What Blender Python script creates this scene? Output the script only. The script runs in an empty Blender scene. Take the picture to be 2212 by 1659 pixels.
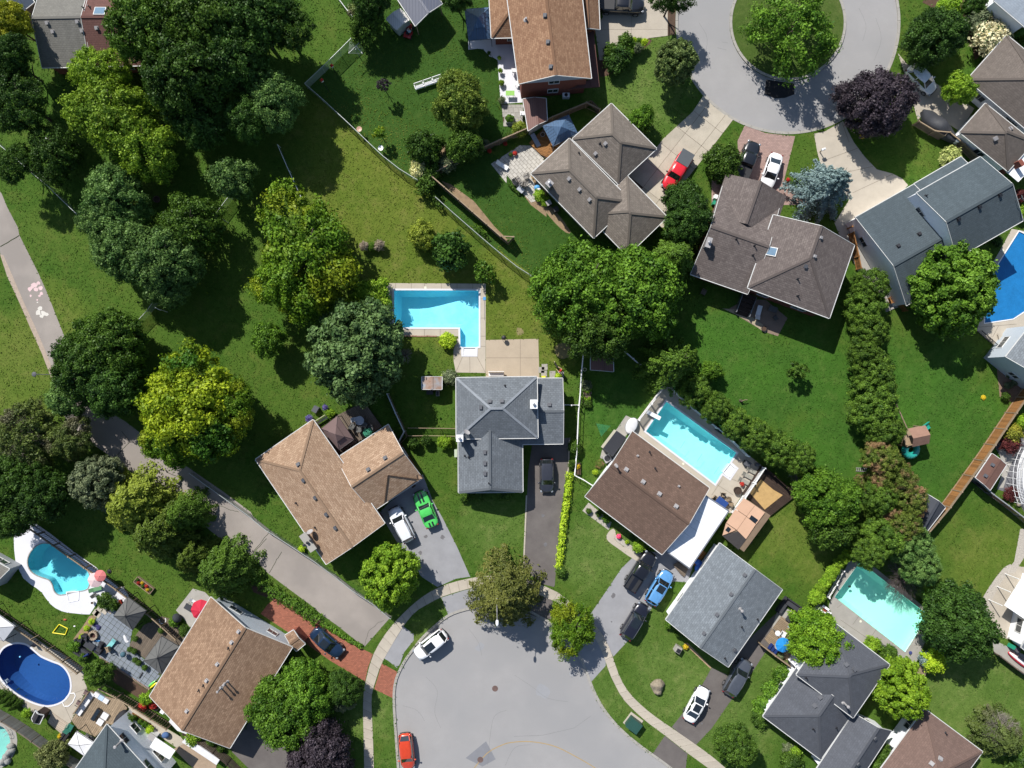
import bpy, math, random
import numpy as np
from mathutils import Vector, Matrix
from mathutils.geometry import tessellate_polygon
R_=math.radians
random.seed(7); np.random.seed(7)
SC=bpy.context.scene; COL=SC.collection
# ---------------- camera, world, sun, exposure ----------------
H=92.0; S=17.0
cam_d=bpy.data.cameras.new('camera'); cam_d.sensor_width=36; cam_d.angle=2*math.atan(1106/S/H); cam_d.clip_end=2000
cam=bpy.data.objects.new('camera',cam_d); cam.location=(0,0,H); COL.objects.link(cam); SC.camera=cam
SUN_EL=R_(43.5); SUN_AZ=R_(-32)           # azimuth from north (+y), negative = west
w=bpy.data.worlds.new('World'); SC.world=w; w.use_nodes=True
nt=w.node_tree; bg=nt.nodes['Background']; sky=nt.nodes.new('ShaderNodeTexSky'); sky.sky_type='NISHITA'
sky.sun_disc=False; sky.sun_elevation=SUN_EL; sky.sun_rotation=SUN_AZ; sky.air_density=1.0; sky.dust_density=0.6
nt.links.new(sky.outputs[0],bg.inputs[0]); bg.inputs[1].default_value=0.082
sd=bpy.data.lights.new('sun','SUN'); sd.energy=4.4; sd.angle=R_(0.53); sd.color=(1,0.96,0.9)
so=bpy.data.objects.new('sun',sd); COL.objects.link(so)
sdir=Vector((math.sin(SUN_AZ)*math.cos(SUN_EL),math.cos(SUN_AZ)*math.cos(SUN_EL),math.sin(SUN_EL)))
so.rotation_euler=sdir.to_track_quat('Z','Y').to_euler(); so.location=sdir*120
vs=SC.view_settings; vs.view_transform='Standard'; vs.look='None'; vs.exposure=0.64; vs.gamma=1; vs.use_curve_mapping=False
try:
    SC.cycles.max_bounces=5; SC.cycles.transparent_max_bounces=12
except Exception: pass
# ---------------- coordinates ----------------
TO={'a':0,'b':700,'c':1400,'d':2130}; TC={'0':0,'1':950,'2':1900,'3':2840}; K=0.26042; K0=0.57604
def U(t,*c):
    if t=='u': return [(c[i],c[i+1]) for i in range(0,len(c),2)]
    ox=TC[t[1]]*K0; oy=TO[t[0]]*K0
    return [(ox+c[i]*K,oy+c[i+1]*K) for i in range(0,len(c),2)]
def W(p,z=0.0):
    f=(H-z)/H/S
    return Vector(((p[0]-1106)*f,(829.5-p[1])*f,z))
def WL(t,*c,z=0.0): return [W(p,z) for p in U(t,*c)]
def W1(t,x,y,z=0.0): return W(U(t,x,y)[0],z)
# ---------------- materials ----------------
def lin(c): return tuple(((x/255)/12.92 if x/255<=.04045 else ((x/255+.055)/1.055)**2.4) for x in c)
def L(r,g,b,k=1.42): return tuple(min(.9,x/k) for x in lin((r,g,b)))
MATS={}
def newmat(name):
    m=bpy.data.materials.new(name); m.use_nodes=True; n=m.node_tree; n.nodes.clear()
    o=n.nodes.new('ShaderNodeOutputMaterial'); return m,n,o
def N(n,t,**k):
    x=n.nodes.new(t)
    for a,b in k.items():
        if a.startswith('i_'): x.inputs[a[2:].replace('_',' ')].default_value=b
        else: setattr(x,a,b)
    return x
def mixc(n,f,a,b,mode='MIX'):
    x=n.nodes.new('ShaderNodeMix'); x.data_type='RGBA'; x.blend_type=mode; x.clamp_result=False
    for s,v in ((x.inputs[0],f),(x.inputs[6],a),(x.inputs[7],b)):
        if hasattr(v,'links'): n.links.new(v,s)
        elif isinstance(v,(int,float)): s.default_value=v
        else: s.default_value=(v[0],v[1],v[2],1)
    return x.outputs[2]
def ramp(n,v,a,b):
    x=n.nodes.new('ShaderNodeMapRange'); x.inputs[1].default_value=a; x.inputs[2].default_value=b; n.links.new(v,x.inputs[0]); return x.outputs[0]
def noise(n,vec,scale,detail=4,rough=.55):
    x=n.nodes.new('ShaderNodeTexNoise'); x.inputs['Scale'].default_value=scale; x.inputs['Detail'].default_value=detail; x.inputs['Roughness'].default_value=rough
    if vec is not None: n.links.new(vec,x.inputs['Vector'])
    return x.outputs[0]
def coords(n,kind='Object'):
    return n.nodes.new('ShaderNodeTexCoord').outputs[kind]
def surf(name,c,var=.25,scale=1.2,fine=9.0,rough=.85,bump=.25,bscale=14,c2=None,metal=0.0,spec=.3,rnd=0.0,big=None):
    """matte weathered surface: coarse and fine noise mottling around a base colour"""
    if name in MATS: return MATS[name]
    m,n,o=newmat(name); b=N(n,'ShaderNodeBsdfPrincipled'); co=coords(n)
    c2=c2 or tuple(x*(1-var) for x in c); hi=tuple(min(.92,x*(1+var*.6)) for x in c)
    f=ramp(n,noise(n,co,scale,5,.6),.35,.68); col=mixc(n,f,c2,c)
    f2=ramp(n,noise(n,co,fine,3,.7),.3,.75); col=mixc(n,mulv(n,f2,.55),col,hi)
    if big:
        f3=ramp(n,noise(n,co,big[0],3,.5),.42,.6); col=mixc(n,f3,col,big[1])
    if rnd:
        oi=n.nodes.new('ShaderNodeObjectInfo'); mr=N(n,'ShaderNodeMapRange'); mr.inputs[3].default_value=1-rnd; mr.inputs[4].default_value=1+rnd
        n.links.new(oi.outputs['Random'],mr.inputs[0]); vm=n.nodes.new('ShaderNodeVectorMath'); vm.operation='SCALE'; n.links.new(col,vm.inputs[0]); n.links.new(mr.outputs[0],vm.inputs[3]); col=vm.outputs[0]
    n.links.new(col,b.inputs['Base Color']); b.inputs['Roughness'].default_value=rough; b.inputs['Metallic'].default_value=metal
    b.inputs['Specular IOR Level'].default_value=spec
    if bump:
        bp=N(n,'ShaderNodeBump'); bp.inputs['Strength'].default_value=bump; bp.inputs['Distance'].default_value=.03
        n.links.new(noise(n,co,bscale,3,.6),bp.inputs['Height']); n.links.new(bp.outputs[0],b.inputs['Normal'])
    n.links.new(b.outputs[0],o.inputs[0]); MATS[name]=m; return m
def mulv(n,v,k):
    x=n.nodes.new('ShaderNodeMath'); x.operation='MULTIPLY'; n.links.new(v,x.inputs[0]); x.inputs[1].default_value=k; return x.outputs[0]
def paint(name,c,rough=.35,metal=0,spec=.5,coat=0.0):
    if name in MATS: return MATS[name]
    m,n,o=newmat(name); b=N(n,'ShaderNodeBsdfPrincipled'); co=coords(n)
    col=mixc(n,ramp(n,noise(n,co,3,3),.3,.7),tuple(x*.86 for x in c),c)
    n.links.new(col,b.inputs['Base Color']); b.inputs['Roughness'].default_value=rough; b.inputs['Metallic'].default_value=metal; b.inputs['Specular IOR Level'].default_value=spec
    b.inputs['Coat Weight'].default_value=coat; b.inputs['Coat Roughness'].default_value=.06
    n.links.new(b.outputs[0],o.inputs[0]); MATS[name]=m; return m
def lawn(name,ca,cb,cd,s=.09):
    """mown grass: two greens blended in broad patches, dry tufts, fine blade mottling"""
    if name in MATS: return MATS[name]
    m,n,o=newmat(name); b=N(n,'ShaderNodeBsdfPrincipled'); co=coords(n)
    col=mixc(n,ramp(n,noise(n,co,s,6,.62),.38,.62),ca,cb)
    col=mixc(n,mulv(n,ramp(n,noise(n,co,.45,7,.7),.52,.72),.6),col,cd)
    col=mixc(n,ramp(n,noise(n,co,2.6,5,.75),.32,.7),tuple(x*.78 for x in ca),col)
    col=mixc(n,ramp(n,noise(n,co,.9,6,.72),.36,.64),mixc(n,1,col,(.8,.86,.76),'MULTIPLY'),col)
    f=ramp(n,noise(n,co,9,4,.85),.35,.65)
    col=mixc(n,f,mixc(n,.5,col,(0.008,.014,.003)),col)
    n.links.new(col,b.inputs['Base Color']); b.inputs['Roughness'].default_value=.9; b.inputs['Specular IOR Level'].default_value=.12
    bp=N(n,'ShaderNodeBump'); bp.inputs['Strength'].default_value=.9; bp.inputs['Distance'].default_value=.06
    n.links.new(noise(n,co,9,5,.75),bp.inputs['Height']); n.links.new(bp.outputs[0],b.inputs['Normal'])
    n.links.new(b.outputs[0],o.inputs[0]); MATS[name]=m; return m
def zoned_lawn(name,base,zones):
    """one continuous turf whose dryness and species mix drifts from yard to yard"""
    m,n,o=newmat(name); b=N(n,'ShaderNodeBsdfPrincipled'); co=coords(n); G_=1.34
    def tone(ca,cb,cd,s):
        ca,cb,cd=[(x[0]*G_,x[1]*G_*1.04,x[2]*G_) for x in (ca,cb,cd)]
        col=mixc(n,ramp(n,noise(n,co,s,6,.62),.38,.62),ca,cb)
        return mixc(n,mulv(n,ramp(n,noise(n,co,.45,7,.7),.5,.72),.6),col,cd)
    col=tone(*base); wob=noise(n,co,.16,5,.65)
    for cols,circles in zones:
        tot=None
        for (u,v,r) in circles:
            c=W((u,v)); d=n.nodes.new('ShaderNodeVectorMath'); d.operation='DISTANCE'; n.links.new(co,d.inputs[0]); d.inputs[1].default_value=(c.x,c.y,0)
            ad=n.nodes.new('ShaderNodeMath'); ad.operation='MULTIPLY_ADD'; n.links.new(wob,ad.inputs[0]); ad.inputs[1].default_value=14; n.links.new(d.outputs['Value'],ad.inputs[2])
            R=r/S+7; f=ramp(n,ad.outputs[0],R+2.2,R-2.2)
            if tot is None: tot=f
            else:
                mx=n.nodes.new('ShaderNodeMath'); mx.operation='MAXIMUM'; n.links.new(tot,mx.inputs[0]); n.links.new(f,mx.inputs[1]); tot=mx.outputs[0]
        col=mixc(n,tot,col,tone(*cols))
    col=mixc(n,ramp(n,noise(n,co,.9,6,.72),.36,.64),mixc(n,1,col,(.8,.86,.76),'MULTIPLY'),col)
    col=mixc(n,ramp(n,noise(n,co,3.2,5,.8),.34,.66),mixc(n,1,col,(.72,.77,.7),'MULTIPLY'),col)
    col=mixc(n,ramp(n,noise(n,co,9,4,.85),.35,.65),mixc(n,.5,col,(0.008,.014,.003)),col)
    wv=N(n,'ShaderNodeTexWave'); mp=N(n,'ShaderNodeMapping'); mp.inputs['Rotation'].default_value=(0,0,.65); n.links.new(co,mp.inputs[0]); n.links.new(mp.outputs[0],wv.inputs[0]); wv.inputs['Scale'].default_value=.28; wv.inputs['Distortion'].default_value=2.5; wv.inputs['Detail'].default_value=3; wv.inputs['Detail Scale'].default_value=.5
    col=mixc(n,mulv(n,wv.outputs['Fac'],.22),col,mixc(n,1,col,(.72,.8,.7),'MULTIPLY'))
    n.links.new(col,b.inputs['Base Color']); b.inputs['Roughness'].default_value=.9; b.inputs['Specular IOR Level'].default_value=.12
    bp=N(n,'ShaderNodeBump'); bp.inputs['Strength'].default_value=.7; bp.inputs['Distance'].default_value=.05
    n.links.new(noise(n,co,9,5,.75),bp.inputs['Height']); n.links.new(bp.outputs[0],b.inputs['Normal'])
    n.links.new(b.outputs[0],o.inputs[0]); MATS[name]=m; return m
def shingle(name,c,cl=None,cd=None,w=.4,h=.24,mix=.62):
    """asphalt shingles laid in courses along the roof's UV (metres)"""
    if name in MATS: return MATS[name]
    m,n,o=newmat(name); b=N(n,'ShaderNodeBsdfPrincipled'); uv=coords(n,'UV')
    cl=cl or tuple(min(.9,x*1.28) for x in c); cd=cd or tuple(x*.68 for x in c)
    nz=n.nodes.new('ShaderNodeTexNoise'); nz.inputs['Scale'].default_value=1.6; n.links.new(uv,nz.inputs['Vector'])
    off=n.nodes.new('ShaderNodeVectorMath'); off.operation='MULTIPLY_ADD'; n.links.new(nz.outputs[1],off.inputs[0]); off.inputs[1].default_value=(.05,.01,0); n.links.new(uv,off.inputs[2])
    br=N(n,'ShaderNodeTexBrick'); n.links.new(off.outputs[0],br.inputs['Vector']); br.inputs['Scale'].default_value=1
    br.inputs['Brick Width'].default_value=w; br.inputs['Row Height'].default_value=h; br.inputs['Mortar Size'].default_value=.022; br.inputs['Mortar Smooth'].default_value=.6; br.inputs['Bias'].default_value=0
    br.inputs['Color1'].default_value=(*cl,1); br.inputs['Color2'].default_value=(*cd,1); br.inputs['Mortar'].default_value=(*tuple(x*.35 for x in c),1)
    col=mixc(n,mix,c,br.outputs['Color'])
    col=mixc(n,mulv(n,ramp(n,noise(n,uv,7,3,.8),.45,.65),.45),col,cl)
    col=mixc(n,mulv(n,ramp(n,noise(n,uv,.22,4,.6),.4,.7),.35),col,tuple(x*.72 for x in c))
    mp=N(n,'ShaderNodeMapping'); mp.inputs['Scale'].default_value=(1.6,.13,1); n.links.new(uv,mp.inputs[0])
    col=mixc(n,mulv(n,ramp(n,noise(n,mp.outputs[0],1.0,5,.7),.42,.68),.34),col,tuple(x*.62 for x in c))
    n.links.new(col,b.inputs['Base Color']); b.inputs['Roughness'].default_value=.92; b.inputs['Specular IOR Level'].default_value=.2
    bp=N(n,'ShaderNodeBump'); bp.inputs['Strength'].default_value=.5; bp.inputs['Distance'].default_value=.03
    n.links.new(br.outputs['Fac'],bp.inputs['Height']); bp.invert=True; n.links.new(bp.outputs[0],b.inputs['Normal'])
    n.links.new(b.outputs[0],o.inputs[0]); MATS[name]=m; return m
def siding(name,c,pitch=.2,axis=2,rough=.6,depth=.35):
    if name in MATS: return MATS[name]
    m,n,o=newmat(name); b=N(n,'ShaderNodeBsdfPrincipled'); co=coords(n)
    sp=n.nodes.new('ShaderNodeSeparateXYZ'); n.links.new(co,sp.inputs[0])
    mo=n.nodes.new('ShaderNodeMath'); mo.operation='PINGPONG'; mo.inputs[1].default_value=pitch/2; n.links.new(sp.outputs[axis],mo.inputs[0])
    f=ramp(n,mo.outputs[0],0,pitch*.12)
    col=mixc(n,f,tuple(x*(1-depth) for x in c),c); col=mixc(n,mulv(n,ramp(n,noise(n,co,1.5,4),.4,.7),.2),col,tuple(x*.8 for x in c))
    n.links.new(col,b.inputs['Base Color']); b.inputs['Roughness'].default_value=rough
    bp=N(n,'ShaderNodeBump'); bp.inputs['Strength'].default_value=.4; bp.inputs['Distance'].default_value=.02; n.links.new(f,bp.inputs['Height']); n.links.new(bp.outputs[0],b.inputs['Normal'])
    n.links.new(b.outputs[0],o.inputs[0]); MATS[name]=m; return m
def brickm(name,c,mort=(.35,.33,.3),w=.22,h=.075,coord='Object',rough=.85,offset=.5,var=.25,ms=.012):
    if name in MATS: return MATS[name]
    m,n,o=newmat(name); b=N(n,'ShaderNodeBsdfPrincipled'); co=coords(n,coord)
    br=N(n,'ShaderNodeTexBrick'); n.links.new(co,br.inputs['Vector']); br.inputs['Scale'].default_value=1; br.offset=offset
    br.inputs['Brick Width'].default_value=w; br.inputs['Row Height'].default_value=h; br.inputs['Mortar Size'].default_value=ms
    br.inputs['Color1'].default_value=(*tuple(min(.9,x*(1+var)) for x in c),1); br.inputs['Color2'].default_value=(*tuple(x*(1-var) for x in c),1); br.inputs['Mortar'].default_value=(*mort,1)
    col=mixc(n,mulv(n,ramp(n,noise(n,co,2,5,.7),.4,.65),.4),br.outputs['Color'],tuple(x*.75 for x in c))
    n.links.new(col,b.inputs['Base Color']); b.inputs['Roughness'].default_value=rough
    bp=N(n,'ShaderNodeBump'); bp.inputs['Strength'].default_value=.4; bp.inputs['Distance'].default_value=.01; n.links.new(br.outputs['Fac'],bp.inputs['Height']); bp.invert=True; n.links.new(bp.outputs[0],b.inputs['Normal'])
    n.links.new(b.outputs[0],o.inputs[0]); MATS[name]=m; return m
def leafm(name,ca,cb,cc=None,patch=None):
    """foliage: per-leaf tint between two greens, optional second colour in broad patches"""
    if name in MATS: return MATS[name]
    m,n,o=newmat(name); at=n.nodes.new('ShaderNodeAttribute'); at.attribute_name='tint'
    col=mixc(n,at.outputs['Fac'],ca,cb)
    if cc: col=mixc(n,ramp(n,noise(n,coords(n),patch or 1.6,3,.6),.5,.6),col,cc)
    oi=n.nodes.new('ShaderNodeObjectInfo'); mr=N(n,'ShaderNodeMapRange'); mr.inputs[3].default_value=.85; mr.inputs[4].default_value=1.15
    n.links.new(oi.outputs['Random'],mr.inputs[0]); vm=n.nodes.new('ShaderNodeVectorMath'); vm.operation='SCALE'; n.links.new(col,vm.inputs[0]); n.links.new(mr.outputs[0],vm.inputs[3]); col=vm.outputs[0]
    b=N(n,'ShaderNodeBsdfPrincipled'); n.links.new(col,b.inputs['Base Color']); b.inputs['Roughness'].default_value=.55; b.inputs['Specular IOR Level'].default_value=.25
    t=N(n,'ShaderNodeBsdfTranslucent'); n.links.new(col,t.inputs[0]); mx=n.nodes.new('ShaderNodeMixShader'); mx.inputs[0].default_value=.28
    n.links.new(b.outputs[0],mx.inputs[1]); n.links.new(t.outputs[0],mx.inputs[2]); n.links.new(mx.outputs[0],o.inputs[0]); MATS[name]=m; return m
def seethru(name,c,op,rough=.5):
    """open wire mesh or fabric: part of the light passes"""
    if name in MATS: return MATS[name]
    m,n,o=newmat(name); b=N(n,'ShaderNodeBsdfPrincipled'); b.inputs['Base Color'].default_value=(*c,1); b.inputs['Roughness'].default_value=rough
    t=N(n,'ShaderNodeBsdfTransparent'); mx=n.nodes.new('ShaderNodeMixShader')
    f=ramp(n,noise(n,coords(n),6,3,.6),.2,.8); ff=n.nodes.new('ShaderNodeMath'); ff.operation='MULTIPLY_ADD'; n.links.new(f,ff.inputs[0]); ff.inputs[1].default_value=.2; ff.inputs[2].default_value=op-.1
    n.links.new(ff.outputs[0],mx.inputs[0]); n.links.new(t.outputs[0],mx.inputs[1]); n.links.new(b.outputs[0],mx.inputs[2]); n.links.new(mx.outputs[0],o.inputs[0]); MATS[name]=m; return m
def waterm(name,tint,rip=6.0,st=.15):
    if name in MATS: return MATS[name]
    m,n,o=newmat(name); t=N(n,'ShaderNodeBsdfTransparent'); t.inputs[0].default_value=(*tint,1); g=N(n,'ShaderNodeBsdfGlossy'); g.inputs['Roughness'].default_value=.04
    fr=N(n,'ShaderNodeFresnel'); fr.inputs[0].default_value=1.33; mx=n.nodes.new('ShaderNodeMixShader')
    bp=N(n,'ShaderNodeBump'); bp.inputs['Strength'].default_value=st; bp.inputs['Distance'].default_value=.05; n.links.new(noise(n,coords(n),rip,3),bp.inputs['Height'])
    n.links.new(bp.outputs[0],g.inputs['Normal']); n.links.new(fr.outputs[0],mx.inputs[0]); n.links.new(t.outputs[0],mx.inputs[1]); n.links.new(g.outputs[0],mx.inputs[2]); n.links.new(mx.outputs[0],o.inputs[0]); MATS[name]=m; return m
# ---------------- mesh collector ----------------
class M:
    def __init__(s): s.v=[]; s.f=[]; s.uv=None
    def face(s,pts):
        i=len(s.v); s.v+= [tuple(p) for p in pts]; s.f.append(tuple(range(i,i+len(pts))))
    def box(s,c,d,rz=0.0,mat=None):
        x,y,z=d[0]/2,d[1]/2,d[2]/2; i=len(s.v); T=Matrix.Translation(c)@(mat if mat is not None else Matrix.Rotation(rz,4,'Z'))
        for q in ((-x,-y,-z),(x,-y,-z),(x,y,-z),(-x,y,-z),(-x,-y,z),(x,-y,z),(x,y,z),(-x,y,z)): s.v.append(tuple(T@Vector(q)))
        for q in ((0,3,2,1),(4,5,6,7),(0,1,5,4),(1,2,6,5),(2,3,7,6),(3,0,4,7)): s.f.append(tuple(i+k for k in q))
        return s
    def prism(s,poly,z0,z1):
        n=len(poly); i=len(s.v); a=sum(poly[k][0]*poly[(k+1)%n][1]-poly[(k+1)%n][0]*poly[k][1] for k in range(n))
        if a<0: poly=list(reversed(poly))
        for p in poly: s.v.append((p[0],p[1],z0))
        for p in poly: s.v.append((p[0],p[1],z1))
        s.f.append(tuple(i+n+k for k in range(n))); s.f.append(tuple(i+n-1-k for k in range(n)))
        for k in range(n): s.f.append((i+k,i+(k+1)%n,i+n+(k+1)%n,i+n+k))
        return s
    def sheet(s,poly,z,holes=()):
        polys=[[Vector((p[0],p[1],0)) for p in poly]]+[[Vector((p[0],p[1],0)) for p in h] for h in holes]
        flat=[p for q in polys for p in q]; i=len(s.v)
        for p in flat: s.v.append((p.x,p.y,z))
        for t in tessellate_polygon(polys):
            a,b,c=[flat[k] for k in t]
            if (b-a).cross(c-a).z<0: t=(t[0],t[2],t[1])
            s.f.append(tuple(i+k for k in t))
        return s
    def tube(s,p,q,r,r2=None,n=8,cap=True):
        p=Vector(p); q=Vector(q); d=q-p
        if d.length<1e-6: return s
        r2=r if r2 is None else r2; Q=d.to_track_quat('Z','Y'); i=len(s.v)
        for c,rr in ((p,r),(q,r2)):
            for k in range(n): s.v.append(tuple(c+Q@Vector((rr*math.cos(k*2*math.pi/n),rr*math.sin(k*2*math.pi/n),0))))
        for k in range(n): s.f.append((i+k,i+(k+1)%n,i+n+(k+1)%n,i+n+k))
        if cap: s.f.append(tuple(i+n+k for k in range(n))); s.f.append(tuple(i+n-1-k for k in range(n)))
        return s
    def path(s,pts,r,n=6):
        for a,b in zip(pts,pts[1:]): s.tube(a,b,r,n=n)
        return s
    def beam(s,p,q,w,h):
        p=Vector(p); q=Vector(q); d=q-p; l=d.length
        if l<1e-6: return s
        x=d/l; y=Vector((0,0,1)).cross(x)
        if y.length<1e-4: y=Vector((0,1,0))
        y.normalize(); z=x.cross(y); mt=Matrix((x,y,z)).transposed().to_4x4()
        return s.box((p+q)/2,(l,w,h),mat=mt)
    def lathe(s,c,prof,n=14):
        c=Vector(c); i=len(s.v); m=len(prof)
        for r,z in prof:
            for k in range(n): s.v.append((c.x+r*math.cos(k*2*math.pi/n),c.y+r*math.sin(k*2*math.pi/n),c.z+z))
        for j in range(m-1):
            for k in range(n): s.f.append((i+j*n+k,i+j*n+(k+1)%n,i+(j+1)*n+(k+1)%n,i+(j+1)*n+k))
        s.f.append(tuple(i+(m-1)*n+k for k in range(n))); s.f.append(tuple(i+n-1-k for k in range(n)))
        return s
    def ell(s,c,r,n=12,m=8):
        prof=[(math.sin(math.pi*j/m)+1e-4,-math.cos(math.pi*j/m)) for j in range(m+1)]; i=len(s.v); s.lathe((0,0,0),prof,n)
        for k in range(i,len(s.v)): v=s.v[k]; s.v[k]=(c[0]+v[0]*r[0],c[1]+v[1]*r[1],c[2]+v[2]*r[2])
        return s
def mk(name,m,mat,smooth=False,off=None):
    me=bpy.data.meshes.new(name); v=m.v
    if off is not None: v=[(a[0]-off[0],a[1]-off[1],a[2]-off[2]) for a in v]
    me.from_pydata(v,[],m.f)
    if m.uv:
        ul=me.uv_layers.new(name='UVMap'); k=0
        for fi,f in enumerate(m.f):
            for j in range(len(f)): ul.data[k].uv=m.uv[fi][j]; k+=1
    if mat: me.materials.append(mat)
    if smooth: me.shade_smooth()
    return me
def link(name,me,parent=None,loc=(0,0,0)):
    o=bpy.data.objects.new(name,me); COL.objects.link(o); o.location=loc
    if parent: o.parent=parent
    return o
def tag(o,label=None,cat=None,group=None,kind=None):
    if label: o['label']=label
    if cat: o['category']=cat
    if group: o['group']=group
    if kind: o['kind']=kind
    return o
def thing(name,loc,label,cat,group=None,rz=0.0):
    o=link(name,None,None,loc); o.rotation_euler=(0,0,rz); o.empty_display_size=.3; return tag(o,label,cat,group)
def part(name,m,mat,parent,smooth=False,world=True):
    """a part mesh; world=True: the geometry is in world coordinates, rebased on the top-level thing"""
    off=(0,0,0)
    if world:
        p=parent; off=Vector((0,0,0))
        while p is not None: off+=p.location; p=p.parent
    o=link(name,mk(name,m,mat,smooth,off),parent); return o
def solo(name,m,mat,label,cat,group=None,smooth=False,base=None):
    vs_=np.array(m.v); b=base or Vector((vs_[:,0].mean(),vs_[:,1].mean(),vs_[:,2].min()))
    o=link(name,mk(name,m,mat,smooth,b),None,b); return tag(o,label,cat,group)
def struct(name,m,mat,kind='structure'):
    o=link(name,mk(name,m,mat)); o['kind']=kind; return o
def clone(root,loc=None,rz=None,label=None,sc=None,parent=None):
    c=root.copy(); COL.objects.link(c); c.parent=parent
    if loc is not None: c.location=loc
    if rz is not None: c.rotation_euler=(0,0,rz)
    if sc is not None: c.scale=(sc,sc,sc) if isinstance(sc,(int,float)) else sc
    if label: c['label']=label
    for ch in list(root.children): clone(ch,parent=c)
    return c
def clip(poly,a,b):
    """keep the side left of a->b"""
    out=[]; n=len(poly)
    def sd_(p): return (b[0]-a[0])*(p[1]-a[1])-(b[1]-a[1])*(p[0]-a[0])
    for k in range(n):
        p,q=poly[k],poly[(k+1)%n]; sp,sq=sd_(p),sd_(q)
        if sp>=0: out.append(p)
        if (sp>=0)!=(sq>=0): t=sp/(sp-sq); out.append((p[0]+t*(q[0]-p[0]),p[1]+t*(q[1]-p[1])))
    return out
def area(p): return abs(sum(p[k][0]*p[(k+1)%len(p)][1]-p[(k+1)%len(p)][0]*p[k][1] for k in range(len(p))))/2
def slabs(name,poly,ang,w,h,mat,parent,z0,z1,gap=.02,stagger=0.5,limit=299,minA=.25,org=None):
    """lay individual slabs or planks of w x h over a world polygon, each its own object"""
    poly=[(p[0],p[1]) for p in poly]; ca,sa=math.cos(ang),math.sin(ang)
    rot=[(p[0]*ca+p[1]*sa,-p[0]*sa+p[1]*ca) for p in poly]
    x0,x1=min(p[0] for p in rot),max(p[0] for p in rot); y0,y1=min(p[1] for p in rot),max(p[1] for p in rot)
    cells=[]; j=0; y=y0
    while y<y1:
        x=x0-(w*stagger if j%2 else 0)
        while x<x1:
            g=gap/2; c=rot
            q=[(x+g,y+g),(x+w-g,y+g),(x+w-g,y+h-g),(x+g,y+h-g)]
            for k in range(4):
                c=clip(c,q[k],q[(k+1)%4])
                if len(c)<3: break
            if len(c)>=3 and area(c)>w*h*minA: cells.append(c)
            x+=w
        y+=h; j+=1
    shared=None
    for n_,c in enumerate(cells):
        wc=[(p[0]*ca-p[1]*sa,p[0]*sa+p[1]*ca) for p in c]; cx=sum(p[0] for p in wc)/len(wc); cy=sum(p[1] for p in wc)/len(wc)
        dz=random.uniform(-.006,.006)
        if n_>=limit: continue
        off=parent.location if parent else Vector((0,0,0))
        if len(c)==4 and abs(area(c)-(w-gap)*(h-gap))<1e-4:
            if shared is None:
                m=M().prism([(p[0]-cx,p[1]-cy) for p in wc],z0,z1); shared=mk(name,m,mat)
            link(name,shared,parent,(cx-off[0],cy-off[1],dz-off[2]))
        else:
            m=M().prism([(p[0]-cx,p[1]-cy) for p in wc],z0,z1); link(name,mk(name,m,mat),parent,(cx-off[0],cy-off[1],dz-off[2]))
    if len(cells)>limit:
        m=M()
        for c in cells[limit:]: m.prism([(p[0]*ca-p[1]*sa,p[0]*sa+p[1]*ca) for p in c],z0,z1)
        o=part(name,m,mat,parent) if parent else link(name,mk(name,m,mat)); o['kind']='stuff'
def smooth_poly(pts,k=3,closed=True):
    """Catmull-Rom refinement"""
    out=[]; n=len(pts)
    for i in range(n if closed else n-1):
        p0,p1,p2,p3=[pts[(i+j)%n] if closed else pts[max(0,min(n-1,i+j))] for j in (-1,0,1,2)]
        for s in range(k):
            t=s/k; out.append(tuple(.5*(2*p1[d]+(p2[d]-p0[d])*t+(2*p0[d]-5*p1[d]+4*p2[d]-p3[d])*t*t+(3*p1[d]-p0[d]-3*p2[d]+p3[d])*t**3) for d in (0,1)))
    if not closed: out.append(tuple(pts[-1][:2]))
    return out
def resample(pts,n):
    pts=[Vector((p[0],p[1],0)) for p in pts]; d=[0]
    for a,b in zip(pts,pts[1:]): d.append(d[-1]+(b-a).length)
    out=[]
    for k in range(n+1):
        t=d[-1]*k/n; i=0
        while i<len(d)-2 and d[i+1]<t: i+=1
        f=(t-d[i])/max(1e-9,d[i+1]-d[i]); out.append(pts[i].lerp(pts[i+1],min(1,max(0,f))))
    return out
def plen(pts): return sum((Vector(b[:2])-Vector(a[:2])).length for a,b in zip(pts,pts[1:]))
def offset_line(pts,d):
    out=[]
    n=len(pts)
    for i in range(n):
        a=Vector(pts[max(0,i-1)][:2]); b=Vector(pts[min(n-1,i+1)][:2]); t=(b-a).normalized(); out.append((pts[i][0]-t.y*d,pts[i][1]+t.x*d))
    return out
# ---------------- materials in use ----------------
m_road=surf('road_asphalt',L(170,168,167),var=.09,scale=.5,fine=16,bump=.15,big=(.1,L(161,160,160)))
m_path=surf('old_path_asphalt',L(170,161,153),var=.14,scale=.5,fine=14,bump=.15,big=(.2,L(155,147,140)))
m_drive=surf('driveway_asphalt',L(163,163,166),var=.16,scale=.7,fine=16,bump=.15)
m_dark=surf('dark_driveway_asphalt',L(118,112,108),var=.25,scale=.5,fine=14,bump=.15,c2=L(98,92,90))
m_black=surf('fresh_asphalt_patch',(.018,.018,.02),var=.2)
m_conc=surf('concrete',L(198,188,172),var=.16,scale=.7,fine=12,bump=.12,rnd=.06)
m_conc2=surf('grey_concrete',L(180,176,168),var=.18,scale=.9,fine=12,bump=.12,rnd=.07)
m_white=surf('white_concrete',L(235,235,240),var=.05,scale=.8,bump=.05)
m_kerb=surf('kerb_concrete',L(178,174,166),var=.22,scale=1.5,fine=10,bump=.15)
m_soil=surf('garden_soil',L(95,75,60),var=.4,scale=2,fine=12,bump=.6)
m_straw=surf('dry_straw_bed',L(165,140,110),var=.4,scale=2,fine=9,bump=.6)
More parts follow.
